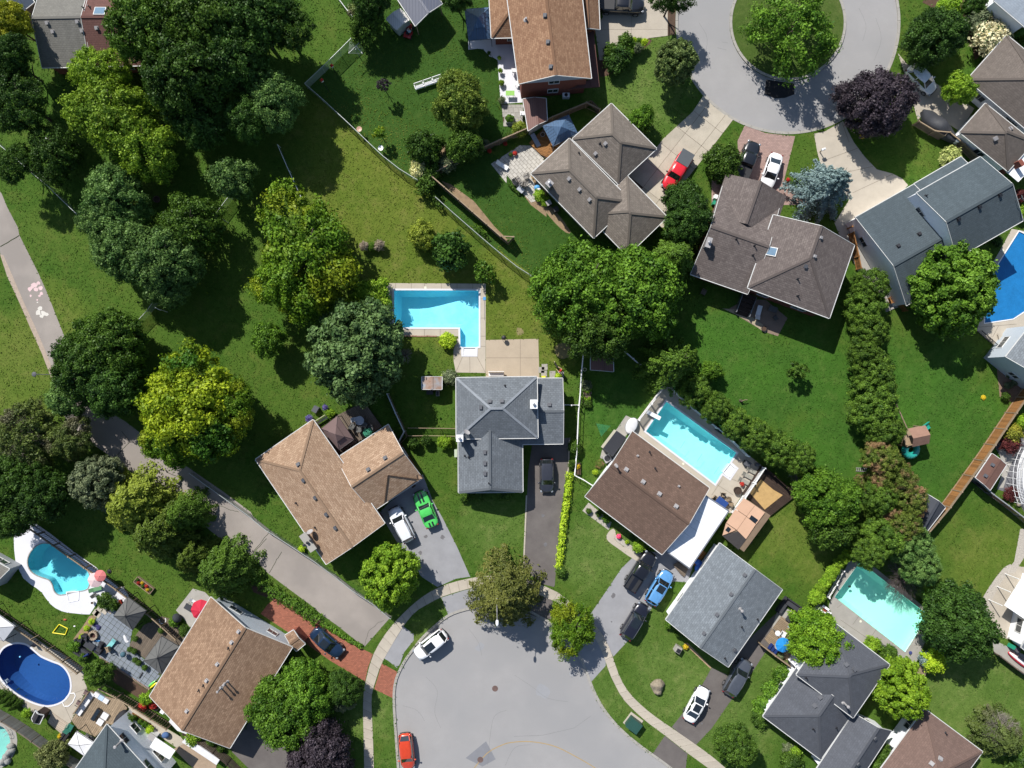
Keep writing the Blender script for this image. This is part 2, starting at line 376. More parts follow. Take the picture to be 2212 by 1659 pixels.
m_gravel=surf('white_gravel',L(200,192,180),var=.35,scale=7,fine=14,bump=.9,bscale=16)
m_redpav=brickm('red_paver_drive',L(172,105,82),mort=L(120,80,62),w=.28,h=.16,var=.22)
m_pinkpav=brickm('pink_paver_drive',L(178,148,138),mort=L(140,118,108),w=.3,h=.18,var=.14)
m_whitep=paint('white_paint',(.78,.78,.78),rough=.45)
m_trim=paint('white_aluminium_trim',(.6,.6,.58),rough=.5)
m_bluegreyt=paint('grey_trim',(.32,.33,.34),rough=.5)
m_darkmet=paint('dark_metal',(.03,.03,.035),rough=.4,metal=.3)
m_grey=paint('grey_metal',(.3,.31,.33),rough=.45,metal=.5)
m_vent=surf('roof_vent_metal',L(98,100,106),var=.15,bump=0,rough=.6)
m_ventl=surf('pale_roof_vent_metal',L(175,172,172),var=.1,bump=0,rough=.6)
m_rubber=paint('rubber',(.015,.015,.016),rough=.7)
m_glass=paint('window_glass',(.03,.04,.05),rough=.05,spec=.9,coat=.5)
m_wood=surf('weathered_wood',L(165,145,120),var=.3,scale=3,fine=8,bump=.3,rnd=.14)
m_woodg=surf('grey_wood',L(125,112,98),var=.3,scale=3,fine=8,bump=.3,rnd=.16)
m_woodd=surf('dark_wood',L(72,58,50),var=.3,scale=3,fine=8,bump=.3,rnd=.18)
m_woodb=surf('honey_brown_wood',L(158,112,66),var=.35,scale=3,fine=8,bump=.3,rnd=.25)
m_woodn=surf('new_yellow_wood',L(200,165,110),var=.2,scale=2,fine=8,bump=.2,rnd=.1)
m_bark=surf('bark',(.09,.07,.055),var=.4,scale=4,bump=.6)
# lawns
gA=L(88,103,38,1.25); gB=L(70,98,32,1.25); gC=L(52,86,24,1.25); gD=L(108,110,52,1.25); gV=L(74,112,38,1.25); gX=L(120,112,66,1.25)
l_base=zoned_lawn('grass_base',(L(64,92,30,1.0),L(80,100,38,1.0),L(98,102,48,1.0),.09),[
 ((L(92,106,38,1.0),L(106,112,46,1.0),L(124,116,66,1.0),.09),[(790,400,150),(720,300,90),(900,500,120),(900,620,120),(1080,560,60),(1120,680,90),(1180,760,70),(1000,660,110),(840,640,90)]),
 ((L(68,104,36,1.02),L(60,92,34,1.02),L(88,106,50,1.02),.1),[(1620,820,130),(1760,820,110),(1790,960,110),(1340,900,90),(1290,860,60),(2000,850,110),(2080,950,120),(1980,1010,80),(1560,740,80)]),
 ((L(86,104,38,1.0),L(100,110,48,1.0),L(116,114,62,1.0),.1),[(1690,1140,70),(1730,1200,70),(2130,1210,90),(20,800,140),(100,700,80)]),
 ((L(80,102,44,.97),L(94,112,54,.97),L(122,124,76,.97),.1),[(1060,1150,70),(1290,1180,90),(1370,1350,50),(1460,1480,110),(1600,1560,90),(1690,1410,70),(1400,170,110),(1330,290,50),(1310,1500,60),(2100,1500,130),(820,1560,60),(930,1340,40)])])
l_park=lawn('grass_park',L(70,96,30,1.25),L(88,100,40,1.25),gD)
l_mid=lawn('grass_dry_yard',L(92,104,36,1.25),L(104,108,46,1.25),gX)
l_green=lawn('grass_deep_green',L(58,92,34,.9),L(70,98,38,.9),L(88,106,48,.9))
l_vivid=lawn('grass_vivid_green',L(70,108,34,1.25),L(58,92,32,1.25),L(86,106,46,1.25))
l_front=lawn('grass_front_yard',L(80,102,44,.97),L(94,112,54,.97),L(122,124,76,.97))
# ---------------- roads, pools: outlines ----------------
def circ(cx,cy,r,a0=0,a1=360,n=48): return [(cx+r*math.cos(R_(a0+(a1-a0)*k/n)),cy-r*math.sin(R_(a0+(a1-a0)*k/n))) for k in range(n+(0 if a1-a0==360 else 1))]
road_l=U('d1',1225,1760,1212,1659,1195,1420,1180,1200,1176,1040,1190,940,1215,870,1268,770,1335,680,1405,590,1500,500,1620,405,1755,355)
road_t=[(1040,1313),(1075,1311),(1110,1313),(1140,1321),(1163,1334)]
road_r=U('d2',360,465,480,590,590,730,650,860,685,955,745,1090,835,1230,965,1370,1130,1505,1320,1640,1500,1790)
road1=smooth_poly(road_l+road_t+road_r,3,closed=False)
road1_poly=road1+[(1700,1760),(1700,1900),(880,1900),(868,1720)]
cul_o=circ(1702,47,243,-200,20,60)                     # outer kerb, open to the north
cul_poly=cul_o+[(1930,-160),(1480,-160)]
isl=circ(1702,48,126)
def wl(p,z=0): return [tuple(W(q,z)[:2]) for q in p]
pool1=U('b1',1168,860,1870,862,1870,1325,1848,1330,1845,1395,1740,1395,1737,1330,1718,1325,1715,1168,1168,1166)
pool2=U('c2',1325,235,1905,660,1850,742,1905,790,1850,870,1787,825,1730,915,1155,480)
pool3=U('d3',640,240,845,-45,920,0,1420,392,1225,695)
pool4=smooth_poly(U('c0',232,1550,262,1475,330,1420,405,1415,475,1442,560,1500,660,1568,720,1632)+U('d0',742,70,735,150,700,182,620,192,540,215,485,218,452,188,438,140,408,97,350,76,290,50,245,5),3)
pool5=smooth_poly(U('d0',-25,800,-5,730,30,672,85,640,150,629,220,642,280,690,340,740,430,780,500,808,550,858,578,925,580,1010,545,1078,480,1120,400,1138,320,1125,220,1085,120,1022,40,950,0,890),3)
pool6=smooth_poly(U('d0',-120,1320,-40,1305,20,1315,62,1360,85,1425,78,1500,45,1575,-10,1625,-100,1640,-190,1560,-200,1400),3)
pool7=U('b3',2170,372,2230,400,2420,560,2330,960,2120,1095,1885,1130,1900,800)
pools_all=[pool1,pool2,pool3,pool4,pool5,pool6,pool7]
big=[(-400,-400),(400,-400),(400,400),(-400,400)]
holes=[wl(road1_poly),wl(cul_poly)]+[wl(p) for p in pools_all]
struct('ground',M().sheet(big,0,holes),l_base)
struct('road',M().sheet(wl(road1_poly),-.1),m_road)
struct('road',M().sheet(wl(cul_poly),-.1),m_road)
struct('island_lawn',M().prism(wl(isl),-.095,.0),l_front)
def kerb(pts,w=.32,zl=-.1,zt=.035,name='kerb'):
    """kerb run built as separate cast lengths with joints"""
    pw=wl(pts); n=max(2,int(plen(pw)/1.6)); a=resample(pw,n*2); inner=a; outer=[Vector((p[0],p[1],0)) for p in offset_line([tuple(q) for q in a],w)]
    m=M()
    for k in range(0,2*n,2):
        def sh(p,q,t): return p.lerp(q,t)
        P=[sh(inner[k],inner[k+1],.02),inner[k+1],sh(inner[k+1],inner[k+2],.98),sh(outer[k+1],outer[k+2],.98),outer[k+1],sh(outer[k],outer[k+1],.02)]
        m.prism([(p.x,p.y) for p in P],zl,zt+random.uniform(-.004,.004))
    return struct(name,m,m_kerb)
kerb(road1,.32); kerb(circ(1702,47,243,-200,20,60),.32)
kerb(circ(1702,48,126,0,359.9,60),.32,zt=.05)
# lawns, each yard's grass a sheet of its own
PZ=[0]; PAVED=[road1_poly,cul_poly]+pools_all
def patch(name,pts,mat,z,smooth=0,holes=()):
    PZ[0]+=1; z+=(PZ[0]%9)*.0004
    p=smooth_poly(pts,smooth) if smooth else pts
    if name!='lawn': PAVED.append(p)
    return struct(name,M().sheet(wl(p),z,[wl(h) for h in holes]),mat)
patch('lawn',U('a1',455,735,640,560,870,330,800,130,725,30,640,-60)+[(1060,-60),(1085,220),(1128,300)]+U('a1',2212,1130,1950,1240,1700,1360,1480,1485,1375,1520,1210,1420,1050,1290,900,1140,760,1010,600,860),l_green,.0045)
patch('lawn',U('a1',1480,1485,1700,1360,1950,1240)+[(1160,420),(1230,500),(1290,540),(1250,640),(1160,600)]+U('b2',20,590,-60,520)+U('b1',2050,560,2000,530,1850,400,1700,270,1520,110),l_green,.0045)
# ---------------- paved things ----------------
def pave(name,pts,mat,z=.010,smooth=0,holes=()): return patch(name,pts,mat,z,smooth,holes)
# foot path on the left: runs from the top left to the lower cul-de-sac
pathL=[(-40,500)]+U('b0',0,545,60,745,160,960,260,1190,350,1390,430,1600)+U('c0',530,350,600,445,690,510,790,600,900,680,1050,790,1180,880,1300,970,1450,1070,1600,1190,1740,1300,1880,1410,2080,1510)+U('d1',130,50,330,200,480,310,560,380,700,480,850,600,925,650)
pathR=[(-40,360)]+U('b0',15,60,60,170,150,340,160,400,250,580,320,720,400,900,470,1080,530,1230,575,1330)+U('c0',800,250,1040,400,1250,560,1420,700,1560,780,1850,980,2080,1150)+U('c1',0,1190,250,1390,420,1490,620,1640)+U('d1',700,70,850,190,1000,300,1145,400)
pave('path',pathL+list(reversed(pathR)),m_path,.010)
# the side of the path that crumbled to sand
pave('path_edge_sand',U('b0',0,560,60,745,160,960,260,1190,350,1390,430,1600,455,1560,385,1380,300,1180,195,950,100,730,30,570),surf('sandy_edge',L(190,172,155),var=.3,scale=3,bump=.3),.014)
def strip(name,pts,w,mat,z,closed=False):
    pw=wl(pts); a=offset_line(pw,w/2); b=offset_line(pw,-w/2)
    return struct(name,M().sheet(a+list(reversed(b)),z),mat)
m_crack=surf('crack_with_weeds',(.035,.045,.02),var=.5)
def crack(pts,w=.07,z=.018):
    q=[]; random.seed(len(pts)*31+int(pts[0][0]))
    for a,b in zip(pts,pts[1:]):
        for k in range(5):
            t=k/5; q.append((a[0]+(b[0]-a[0])*t+random.uniform(-1,1)*.9,a[1]+(b[1]-a[1])*t+random.uniform(-1,1)*.9))
    q.append(pts[-1]); return strip('pavement_crack',q,w,m_crack,z)
crack(U('b0',0,500,160,405),.12); crack(U('c0',1400,1030,1440,940,1500,870,1380,820),.07); crack(U('c0',960,690,1080,570,1010,480),.06)
crack(U('c0',2070,1520,2212,1370),.06); crack(U('c1',0,1480,90,1370,155,1290),.06); crack(U('c1',130,1659,185,1560,235,1480),.06); crack(U('c0',1780,1080,1900,1130,1980,1150),.05)
crack(U('d1',920,645,960,520,1040,450,1085,435),.03)
m_chp=surf('pink_chalk',L(235,205,205),var=.1); m_chw=surf('white_chalk',L(230,225,215),var=.1)
for k,(x,y,r) in enumerate([(250,850,22),(285,815,30),(320,800,20),(335,840,24),(345,885,20),(300,850,22),(270,830,20),(255,905,12),(330,905,14),(310,940,9)]):
    p=smooth_poly([tuple(U('b0',x+r*random.uniform(.5,1.0)*math.cos(a),y+r*random.uniform(.5,1.0)*math.sin(a))[0]) for a in [i*.785 for i in range(8)]],2); pave('chalk_drawing',p,m_chp,.0145+.0004*k)
for k,(x,y,r) in enumerate([(335,1010,24),(320,1045,28),(360,1050,30),(390,1060,18),(345,1075,22),(310,960,8)]):
    p=smooth_poly([tuple(U('b0',x+r*random.uniform(.5,1.0)*math.cos(a),y+r*random.uniform(.5,1.0)*math.sin(a))[0]) for a in [i*.785 for i in range(8)]],2); pave('chalk_drawing',p,m_chw,.0145+.0004*k)
# sidewalk round the lower cul-de-sac, slab by slab
swO=U('d1',925,1800,920,1659,915,1400,910,1200,915,1030,932,940,985,740,1060,600,1130,500,1200,420,1300,322,1400,240,1520,168,1720,100,1960,60)+[(1085,1241),(1112,1242),(1145,1252)]+U('d2',300,145,430,205,530,285,640,372,720,452,800,560,860,680,900,800,950,930,1020,1040,1120,1140,1230,1230,1360,1320,1520,1430,1700,1560,1830,1670,1990,1800)
swI=U('d1',1000,1800,1000,1659,992,1400,983,1200,983,1050,1020,920,1060,800,1160,620,1240,490,1330,375,1420,315,1560,240,1750,180,1960,130)+[(1085,1258),(1112,1260),(1140,1269)]+U('d2',270,225,400,275,450,300,560,375,640,455,720,565,780,665,820,775,860,890,900,970,960,1080,1060,1185,1180,1290,1310,1385,1500,1535,1680,1665,1850,1800)
PAVED.append(list(swO)+list(reversed(swI)))
swO=smooth_poly(wl(swO),2,False); swI=smooth_poly(wl(swI),2,False)
sw=struct('sidewalk_base',M().sheet(swO+list(reversed(swI)),.014),m_soil)
n=66; a=resample(swO,n); b=resample(swI,n)
for k in range(n):
    e=.012; P=[a[k].lerp(a[k+1],e),a[k].lerp(a[k+1],1-e),b[k].lerp(b[k+1],1-e),b[k].lerp(b[k+1],e)]
    c=sum(P,Vector((0,0,0)))/4; link('sidewalk_slab',mk('sidewalk_slab',M().prism([(p.x-c.x,p.y-c.y) for p in P],-.02,.03),m_conc),sw,(c.x,c.y,random.uniform(-.006,.006)))
# driveways
pave('driveway',[(1150,955),(1232,945),(1230,1005),(1222,1030),(1208,1140),(1198,1268),(1172,1262),(1130,1228),(1133,1170),(1138,1080),(1141,1020)],m_dark)
struct('driveway_edging',M().prism(wl([(1136,1070),(1139,1070),(1132.5,1225),(1129.5,1225)]),0,.05),m_conc)
struct('driveway_edging',M().prism(wl([(1228.5,950),(1231,950),(1229,1010),(1225,1035),(1222,1035),(1227,1010)]),0,.05),m_conc)
pave('driveway',U('c1',1405,838,1490,1060,1570,1200,1690,1440,1800,1690)+[(1012,1246),(985,1250),(945,1268)]+U('c1',1400,1690,1300,1580,1240,1480,1120,1280,1050,1150,1200,1000),m_drive)
pave('driveway',U('d1',1560,245,1750,185,1990,130,2030,220,2000,320,1750,355,1622,400),m_drive)
pave('driveway',[(1140,1269),(1165,1276),(1196,1300),(1190,1338),(1163,1334),(1130,1322),(1140,1300)],m_dark)
pave('driveway',U('d1',60,380,120,300,190,250,300,300,460,435,550,468,700,560,860,650,992,712,950,830,927,940,790,860,640,770,470,650,430,610,300,540),m_redpav)
pave('driveway',U('d1',1065,790,1207,868,1180,960,1168,1085,1003,1005,1040,880),m_redpav)
pave('driveway',U('d1',1245,485,1330,545,1330,600,1250,700,1215,800,1190,828,1120,770,1075,745,1160,620),m_drive)
pave('driveway',U('d2',955,0,1100,-140,1330,-130,1600,-180,1500,120,1400,110,1260,140,1200,340,1110,470,1000,610,885,735,860,690,800,560,720,452,680,405),m_drive)
pave('driveway',U('d2',560,690,640,580,720,565,782,665,822,775,820,812,700,945,640,850),m_drive)
pave('driveway',U('d2',1370,1318,1480,1180,1560,1080,1700,827,1840,890,1900,700,2060,540,2230,380,2300,520,2140,705,2040,860,1870,1085,1700,1330,1560,1478),m_dark)
pave('driveway',U('d2',1312,1392,1500,1540,1480,1700,1330,1640,1200,1555),m_dark)
pave('driveway',U('a2',1975,1040,1915,1170,1920,1300,1700,1500,1700,1700,2600,1700,2300,1500,2392,1130,2150,1105),m_pinkpav)
pave('driveway',U('d0',1900,1500,2200,1100,2300,1300,2600,1500,2750,1659,2750,1800,2200,1800),m_dark)
struct('asphalt_patch',M().sheet(wl(U('a3',75,657,310,690,310,780,230,810,150,815,60,780)),-.094),m_black)
yl=[(1018,1668),(1052,1628),(1085,1610)]+U('d2',40,1450,160,1442,290,1455,420,1490,560,1560,700,1640,820,1720)
strip('yellow_line',smooth_poly(yl,3,False),.1,surf('faded_yellow_paint',L(190,160,105),var=.25,scale=3),-.094)
for (x,y) in ((2005,1000),(1883,1590)):
    c=W1('d1',x,y,-.1); solo('manhole_cover',M().lathe((c.x,c.y,-.1),[(.38,0),(.38,.012),(.33,.014),(.33,.009),(.08,.009),(.06,.013)],20),surf('rusty_iron',L(120,98,92),var=.3),'round rusty manhole cover '+('in the middle of the lower cul-de-sac' if x==2005 else 'beside the yellow line near the bottom edge'),'manhole cover')
strip('road_crack',U('d2',60,1400,300,1390,560,1330,700,1230),.03,surf('hairline_crack',(.17,.17,.17)),-.095)
struct('road_repair_patch',M().sheet(wl(U('d1',1760,1580,1930,1440,2010,1590,1900,1650)),-.096),surf('patched_asphalt',L(140,141,146),var=.1))

for k,p in enumerate([U('d1',1800,520,1860,620,1900,720),U('d1',2100,1180,2000,1240,1960,1400,1940,1640),U('d1',1420,900,1520,1010,1500,1200,1560,1340),U('d2',60,900,220,980,330,1080,520,1120),U('d2',0,1640,60,1500,200,1480),U('d1',1240,1150,1350,1180,1420,1260)]): strip('road_crack',smooth_poly([(a+random.uniform(-3,3),b+random.uniform(-3,3)) for a,b in p],4,False),.025,surf('hairline_crack',(.17,.17,.17)),-.0945)
for k,p in enumerate([U('a2',1740,400,1830,405),U('a2',1600,200,1660,330,1640,520),U('a3',990,150,1020,330,980,500),U('a3',500,800,640,900),U('a3',850,60,900,200,880,340),U('a2',1800,340,1840,350)]): strip('road_crack',smooth_poly([(a+random.uniform(-3,3),b+random.uniform(-3,3)) for a,b in p],4,False),.025,surf('hairline_crack',(.17,.17,.17)),-.0945)
def blotch(name,t,x,y,r,mat,z,seed):
    g=random.Random(seed); return patch(name,[tuple(U(t,x+r*g.uniform(.6,1.3)*math.cos(a),y+r*g.uniform(.6,1.3)*math.sin(a))[0]) for a in [i*.62 for i in range(10)]],mat,z,2)
m_oil=surf('oil_stain',L(122,120,122),var=.2,scale=3); m_wear=surf('worn_asphalt',L(163,164,167),var=.06,scale=2); m_pale=surf('pale_worn_asphalt',L(178,178,180),var=.05,scale=2)
for k,(t,x,y,r) in enumerate([('c1',1430,1355,14),('c1',1385,1490,16),('c1',1570,1360,18),('c1',1410,1550,9),('d2',885,230,20),('d2',870,445,6),('c2',300,1180,14),('c2',320,1420,18),('d2',1620,1290,10)]): blotch('oil_stain',t,x,y,r,m_oil,.014,k)
for k,(t,x,y,r,m) in enumerate([('d1',1880,660,34,m_wear),('d2',545,880,26,m_wear),('a3',640,950,30,m_wear),('d2',300,1020,60,m_wear)]): blotch('road_wear_mark',t,x,y,r,m,-.0975,k+30)
# ---------------- pool basins, decks ----------------
def area2(p): return sum(p[k][0]*p[(k+1)%len(p)][1]-p[(k+1)%len(p)][0]*p[k][1] for k in range(len(p)))
def grow(p,d):
    p=list(p); s=1 if area2(p)<0 else -1; out=[]; n=len(p)
    for i in range(n):
        a,b,c=Vector(p[i-1]),Vector(p[i]),Vector(p[(i+1)%n]); t1=(b-a).normalized(); t2=(c-b).normalized()
        n1=Vector((-t1.y,t1.x)); n2=Vector((-t2.y,t2.x)); m=(n1+n2)
        if m.length<1e-6: m=n1
        m.normalize(); out.append(tuple(b+m*d*s/max(.4,m.dot(n1))))
    return out
def pool(pts,label,liner,tint,depth_fn,water_z=-.12,coping=m_white,cw=.22,bottom_inset=.6,rip=5.0,rst=.15,zt=.05):
    pw=[tuple(p) for p in wl(pts)]
    if area2(pw)<0: pw.reverse()
    n=len(pw); c=Vector((sum(p[0] for p in pw)/n,sum(p[1] for p in pw)/n,0))
    t=thing('swimming_pool',c,label,'swimming pool')
    # basin: walls fall to a shelf, then slope to the floor
    m=M(); dens=[]
    for k in range(n):
        a,b=Vector(pw[k]),Vector(pw[(k+1)%n]); q=max(1,int((b-a).length/.8))
        dens+=[tuple(a.lerp(b,j/q)) for j in range(q)]
    def lv(d): return grow_pts(dens,pw,d)
    rings=[]
    r0=[(p[0],p[1],zt) for p in dens]; r1=[(p[0],p[1],-min(1.05,depth_fn(p))) for p in dens]
    ins=shrink(dens,bottom_inset); r2=[(p[0],p[1],-depth_fn(p)) for p in ins]
    N_=len(dens); m.v=r0+r1+r2
    for k in range(N_):
        k2=(k+1)%N_; m.f.append((k,k2,N_+k2,N_+k)); m.f.append((N_+k,N_+k2,2*N_+k2,2*N_+k))
    # floor: grid triangulated over the inner ring
    fl=M().sheet(ins,0); base=len(m.v)
    fv=subdiv_floor(fl,ins,depth_fn); m.v+=fv[0]; m.f+=[tuple(base+i for i in f) for f in fv[1]]
    part('basin',m,liner,t)
    wq=M().sheet(dens,water_z); part('water',wq,waterm('water_'+label[:12].replace(' ','_'),tint,rip,rst),t)
    if coping:
        o=grow(pw,cw); m=M()
        for k in range(n):
            k2=(k+1)%n; m.prism([pw[k],pw[k2],o[k2],o[k]],-.05,zt+.002)
        part('coping',m,coping,t)
    return t
def grow_pts(*a): pass
def shrink(p,d):
    if area2(p)>0: return grow(p,-d)
    return grow(p,-d)
def subdiv_floor(fl,ins,depth_fn):
    import bmesh
    bm=bmesh.new(); vs_=[bm.verts.new(v) for v in fl.v]; bm.verts.ensure_lookup_table()
    for f in fl.f:
        try: bm.faces.new([vs_[i] for i in f])
        except Exception: pass
    for _ in range(3):
        e=[x for x in bm.edges if x.calc_length()>1.2]
        if not e: break
        bmesh.ops.subdivide_edges(bm,edges=e,cuts=1); bmesh.ops.triangulate(bm,faces=bm.faces[:])
    bm.verts.index_update(); V=[(v.co.x,v.co.y,-depth_fn((v.co.x,v.co.y))) for v in bm.verts]; F=[tuple(v.index for v in f.verts) for f in bm.faces]; bm.free(); return V,F
def slope(a,b,da,db,s=1.0):
    """depth da at point a falling to db at point b, with shoulders"""
    A=Vector(W(a)[:2]); B=Vector(W(b)[:2]); d=(B-A); l2=d.dot(d)
    def f(p):
        t=max(0,min(1,(Vector((p[0],p[1]))-A).dot(d)/l2)); t=t*t*(3-2*t); return da+(db-da)*t
    return f
ln_blue=surf('blue_vinyl_liner',L(160,235,246,1.05),var=.08,scale=.7,bump=0,fine=5,c2=L(135,220,242,1.05))
ln_cyan=surf('cyan_vinyl_liner',L(180,245,248,1.05),var=.08,scale=1.5,bump=0,fine=5)
ln_teal=surf('pale_teal_liner',L(200,246,236,1.05),var=.02,scale=1.5,bump=0,fine=5)
ln_navy=surf('navy_liner',L(45,98,165,1.15),var=.12,scale=3,bump=0,fine=5)
ln_aqua=surf('aqua_liner',L(190,235,225,1.3),var=.1,bump=0)
pool(pool1,'L-shaped blue swimming pool on a concrete deck behind the grey hip-roofed house',ln_blue,(.86,.97,.99),slope((1010,690),(900,665),1.05,2.3))
pool(pool2,'long bright cyan rectangular pool between the brown-roofed house and a cedar hedge',ln_cyan,(.8,.965,.975),slope((1575,1000),(1480,900),.9,2.2))
pool(pool3,'pale turquoise rectangular pool beside the dark multi-hip house at the lower right',ln_teal,(.79,.97,.93),slope((1940,1370),(1850,1270),.8,1.9),coping=None)
pool(pool4,'small kidney-shaped teal pool half shaded by trees at the left edge',surf('teal_liner',L(150,228,238,1.1),var=.06,bump=0),(.72,.93,.96),slope((160,1270),(90,1200),.9,2.0),coping=m_kerb,cw=.12)
pool(pool5,'large kidney-shaped navy-blue pool with a white coping at the lower left',ln_navy,(.78,.86,.92),slope((140,1490),(40,1420),1.0,2.2))
pool(pool6,'pale aqua free-form pool cut off by the left edge of the photograph',ln_aqua,(.75,.95,.95),lambda p:1.0,coping=m_conc2)
pool(pool7,'pool hidden under a bright blue solar cover at the right edge',surf('covered_pool_liner',L(60,120,160),bump=0),(.6,.8,.95),lambda p:1.4,coping=m_whitep,cw=.12)
# solar cover lies on the water of the last pool
m=M().sheet(wl(pool7),-.06); cv=solo('pool_cover',m,surf('blue_bubble_cover',L(35,125,190,1.3),var=.25,scale=.8,fine=6,bump=.9,bscale=3,rough=.45),'crinkled bright blue solar blanket floating on the pool at the right edge','pool cover')
# decks
def deck_sheet(name,pts,hole,mat,z=.016,smooth=0): return patch(name,pts,mat,z,smooth,[hole] if hole else ())
jm=surf('expansion_joint',L(120,110,98),var=.2)
def joints(segs,w=.035,z=.024):
    m=M()
    for a,b in segs:
        q=offset_line(wl([a,b]),w/2); r=offset_line(wl([a,b]),-w/2); m.sheet(q+list(reversed(r)),z)
    o=struct('deck_joint',m,jm)
d1=U('b1',1075,800,1928,805,1926,1545,1680,1541,1662,1450,1660,1355,1700,1240,1078,1242)
deck_sheet('pool_deck',d1,pool1,m_conc)
joints([tuple(U('b1',*s)) for s in ((1180,802,1180,860),(1310,802,1310,860),(1420,802,1420,860),(1560,802,1560,860),(1690,802,1690,860),(1820,802,1820,860),(1075,928,1166,928),(1075,1080,1166,1080),(1872,930,1926,930),(1872,1090,1926,1090),(1872,1240,1926,1240),(1290,1170,1290,1240),(1420,1170,1420,1240),(1550,1170,1550,1240),(1665,1390,1740,1396),(1795,1398,1797,1540),(1680,1541,1740,1398),(1848,1398,1924,1540),(1870,1325,1925,1325))])
pave('patio',U('b2',-173,1272,262,1262,272,1600,-173,1600),surf('warm_patio_concrete',L(196,180,158),var=.16,scale=.5,fine=10),.018)
joints([tuple(U('b2',113,1264,113,1590)),tuple(U('b2',-170,1420,268,1420))])
for k,(x,y) in enumerate([(288,1520),(315,1495),(310,1550),(380,1560),(450,1565)]):
    c=W1('b2',x,y); solo('stepping_slab',M().box((c.x,c.y,.02),(.75,.75 if k<3 else .95,.05),0),m_conc2,['grey stepping slab nearest the patio behind the grey house','upper stepping slab at the corner of the rear patio','lower stepping slab beside the rear patio','broad grey slab of the rear walkway next to a yellow toy','last grey slab of the rear walkway before the side gate'][k],'paving slab')
# paver edging below the pool
m=M()
for k in range(26):
    c=W1('b1',1215+k*12,1239+random.uniform(-2,2),.04); m.box(c,(.2,.14,.09),random.uniform(-.1,.1))
solo('edging_stones',m,surf('edging_stone',L(180,140,118),var=.3,rnd=.1),'low row of pinkish edging stones below the L-shaped pool','edging')
deck_sheet('pool_deck',U('c2',1290,108,1345,112,1960,640,2112,762,1850,1165,1730,1080,1640,1010,1682,950,1040,480,1080,390),pool2,m_conc)
joints([tuple(U('c2',*s)) for s in ((1480,560,1440,620),(1620,670,1580,730),(1760,775,1720,835),(1740,920,1880,1010),(1850,870,2000,930),(1790,880,1700,1010),(1120,440,1160,480),(1210,270,1250,330))])
pave('patio',U('c2',990,348,1085,395,1042,480,1000,505,885,690,860,740,775,700,790,640),m_conc2,.018)
deck_sheet('pool_deck',U('d3',590,312,760,-60,930,-40,1480,400,1310,802,1160,772,900,640,740,560,655,480),pool3,m_conc2)
joints([tuple(U('d3',*s)) for s in ((660,330,700,300),(790,470,840,400),(930,590,990,500),(1080,690,1140,600),(690,430,880,560),(880,560,1080,690),(1300,640,1400,640))])
deck_sheet('pool_deck',U('c0',130,1560,118,1460,115,1370,135,1300,165,1250,210,1225,290,1240,420,1330,600,1470,800,1610)+U('d0',860,60,960,140,1050,220,1050,290,960,300,850,235,800,300,745,385,680,383,620,376,560,370,510,357,460,332,420,300,380,250,350,205,305,168,260,140,195,85,160,20),pool4,m_white)
deck_sheet('pool_deck',U('d0',-260,520,60,560,110,440,250,545,400,655,520,705,700,832,690,905,725,1000,600,1252,575,1305,480,1245,400,1212,250,1195,150,1125,20,1010,-120,930,-260,900),pool5,m_conc)
joints([tuple(U('d0',*s)) for s in ((430,780,510,730),(580,870,700,820),(620,1035,720,1000),(400,1140,360,1210),(540,1150,590,1260),(290,690,330,640),(120,640,110,560))])
deck_sheet('pool_deck',smooth_poly(U('d0',-260,1200,0,1225,80,1280,135,1370,140,1480,90,1590,10,1660,-120,1700,-260,1690),2),pool6,m_conc2)
deck_sheet('pool_deck',U('b3',2110,350,2500,420,2600,1000,2330,1180,2250,1350,2080,1400,1820,1200,1850,1090,1890,740,2040,480),pool7,m_conc)
joints([tuple(U('b3',*s)) for s in ((1835,1165,2150,1140),(2000,1155,1950,1250),(1900,800,1850,780))])
pave('patio',U('d3',2110,-20,2300,0,2300,620,2212,640,2120,610,1935,530,1860,420,1890,310,1990,150),m_conc,.018)
pave('gravel_border',smooth_poly(U('d3',2050,-10,2115,-15,2010,140,1935,290,1905,400,1880,480,1845,350,1850,290,1920,160),2),m_gravel,.02)
pave('gravel_border',U('c3',2180,1290,2260,1290,2230,1500,2130,1659,2050,1659,2130,1560),m_gravel,.02)
pave('patio',U('d3',1950,590,2212,720,2300,800,2300,960,1960,690),m_conc2,.018)
# white patio at the top
whp=U('a1',1783,340,1850,335,2060,320,2212,320,2230,850,2052,862,2026,500,1990,478,1960,470,1935,440,1905,408,1860,405,1783,413)
pave('patio',whp,m_white,.018)
pb=struct('paver_base',M().sheet(wl(U('a1',2060,868,2240,868,2240,1050,2075,1048)),.012),m_soil)
PAVED.append(U('a1',2060,868,2240,868,2240,1050,2075,1048))
slabs('paver',wl(U('a1',2060,868,2240,868,2240,1050,2075,1048)),0,.6,.6,m_conc2,pb,0,.03)
# paved patio of the house with the blue gazebo
pp=U('a1',1970,1360,2212,1205)+U('a2',210,1210,320,1330,215,1430,215,1500,285,1610)+U('a2',250,1665,205,1680,100,1570,0,1450)+U('a1',2100,1520)
pb=struct('paver_base',M().sheet(wl(pp),.012),m_soil)
PAVED.append(pp)
slabs('paver',wl(pp),R_(-48),.62,.42,surf('pale_pavers',L(205,200,190),var=.12,rnd=.1),pb,0,.04,gap=.03)
pave('garden_bed',U('a2',210,1440,330,1600,330,1659+140,200,1700,100,1560),m_straw,.008)
pave('garden_bed',smooth_poly(U('b2',270,0,330,120,420,220,530,370,490,380,400,300,300,180,215,60),2),m_straw,.008)
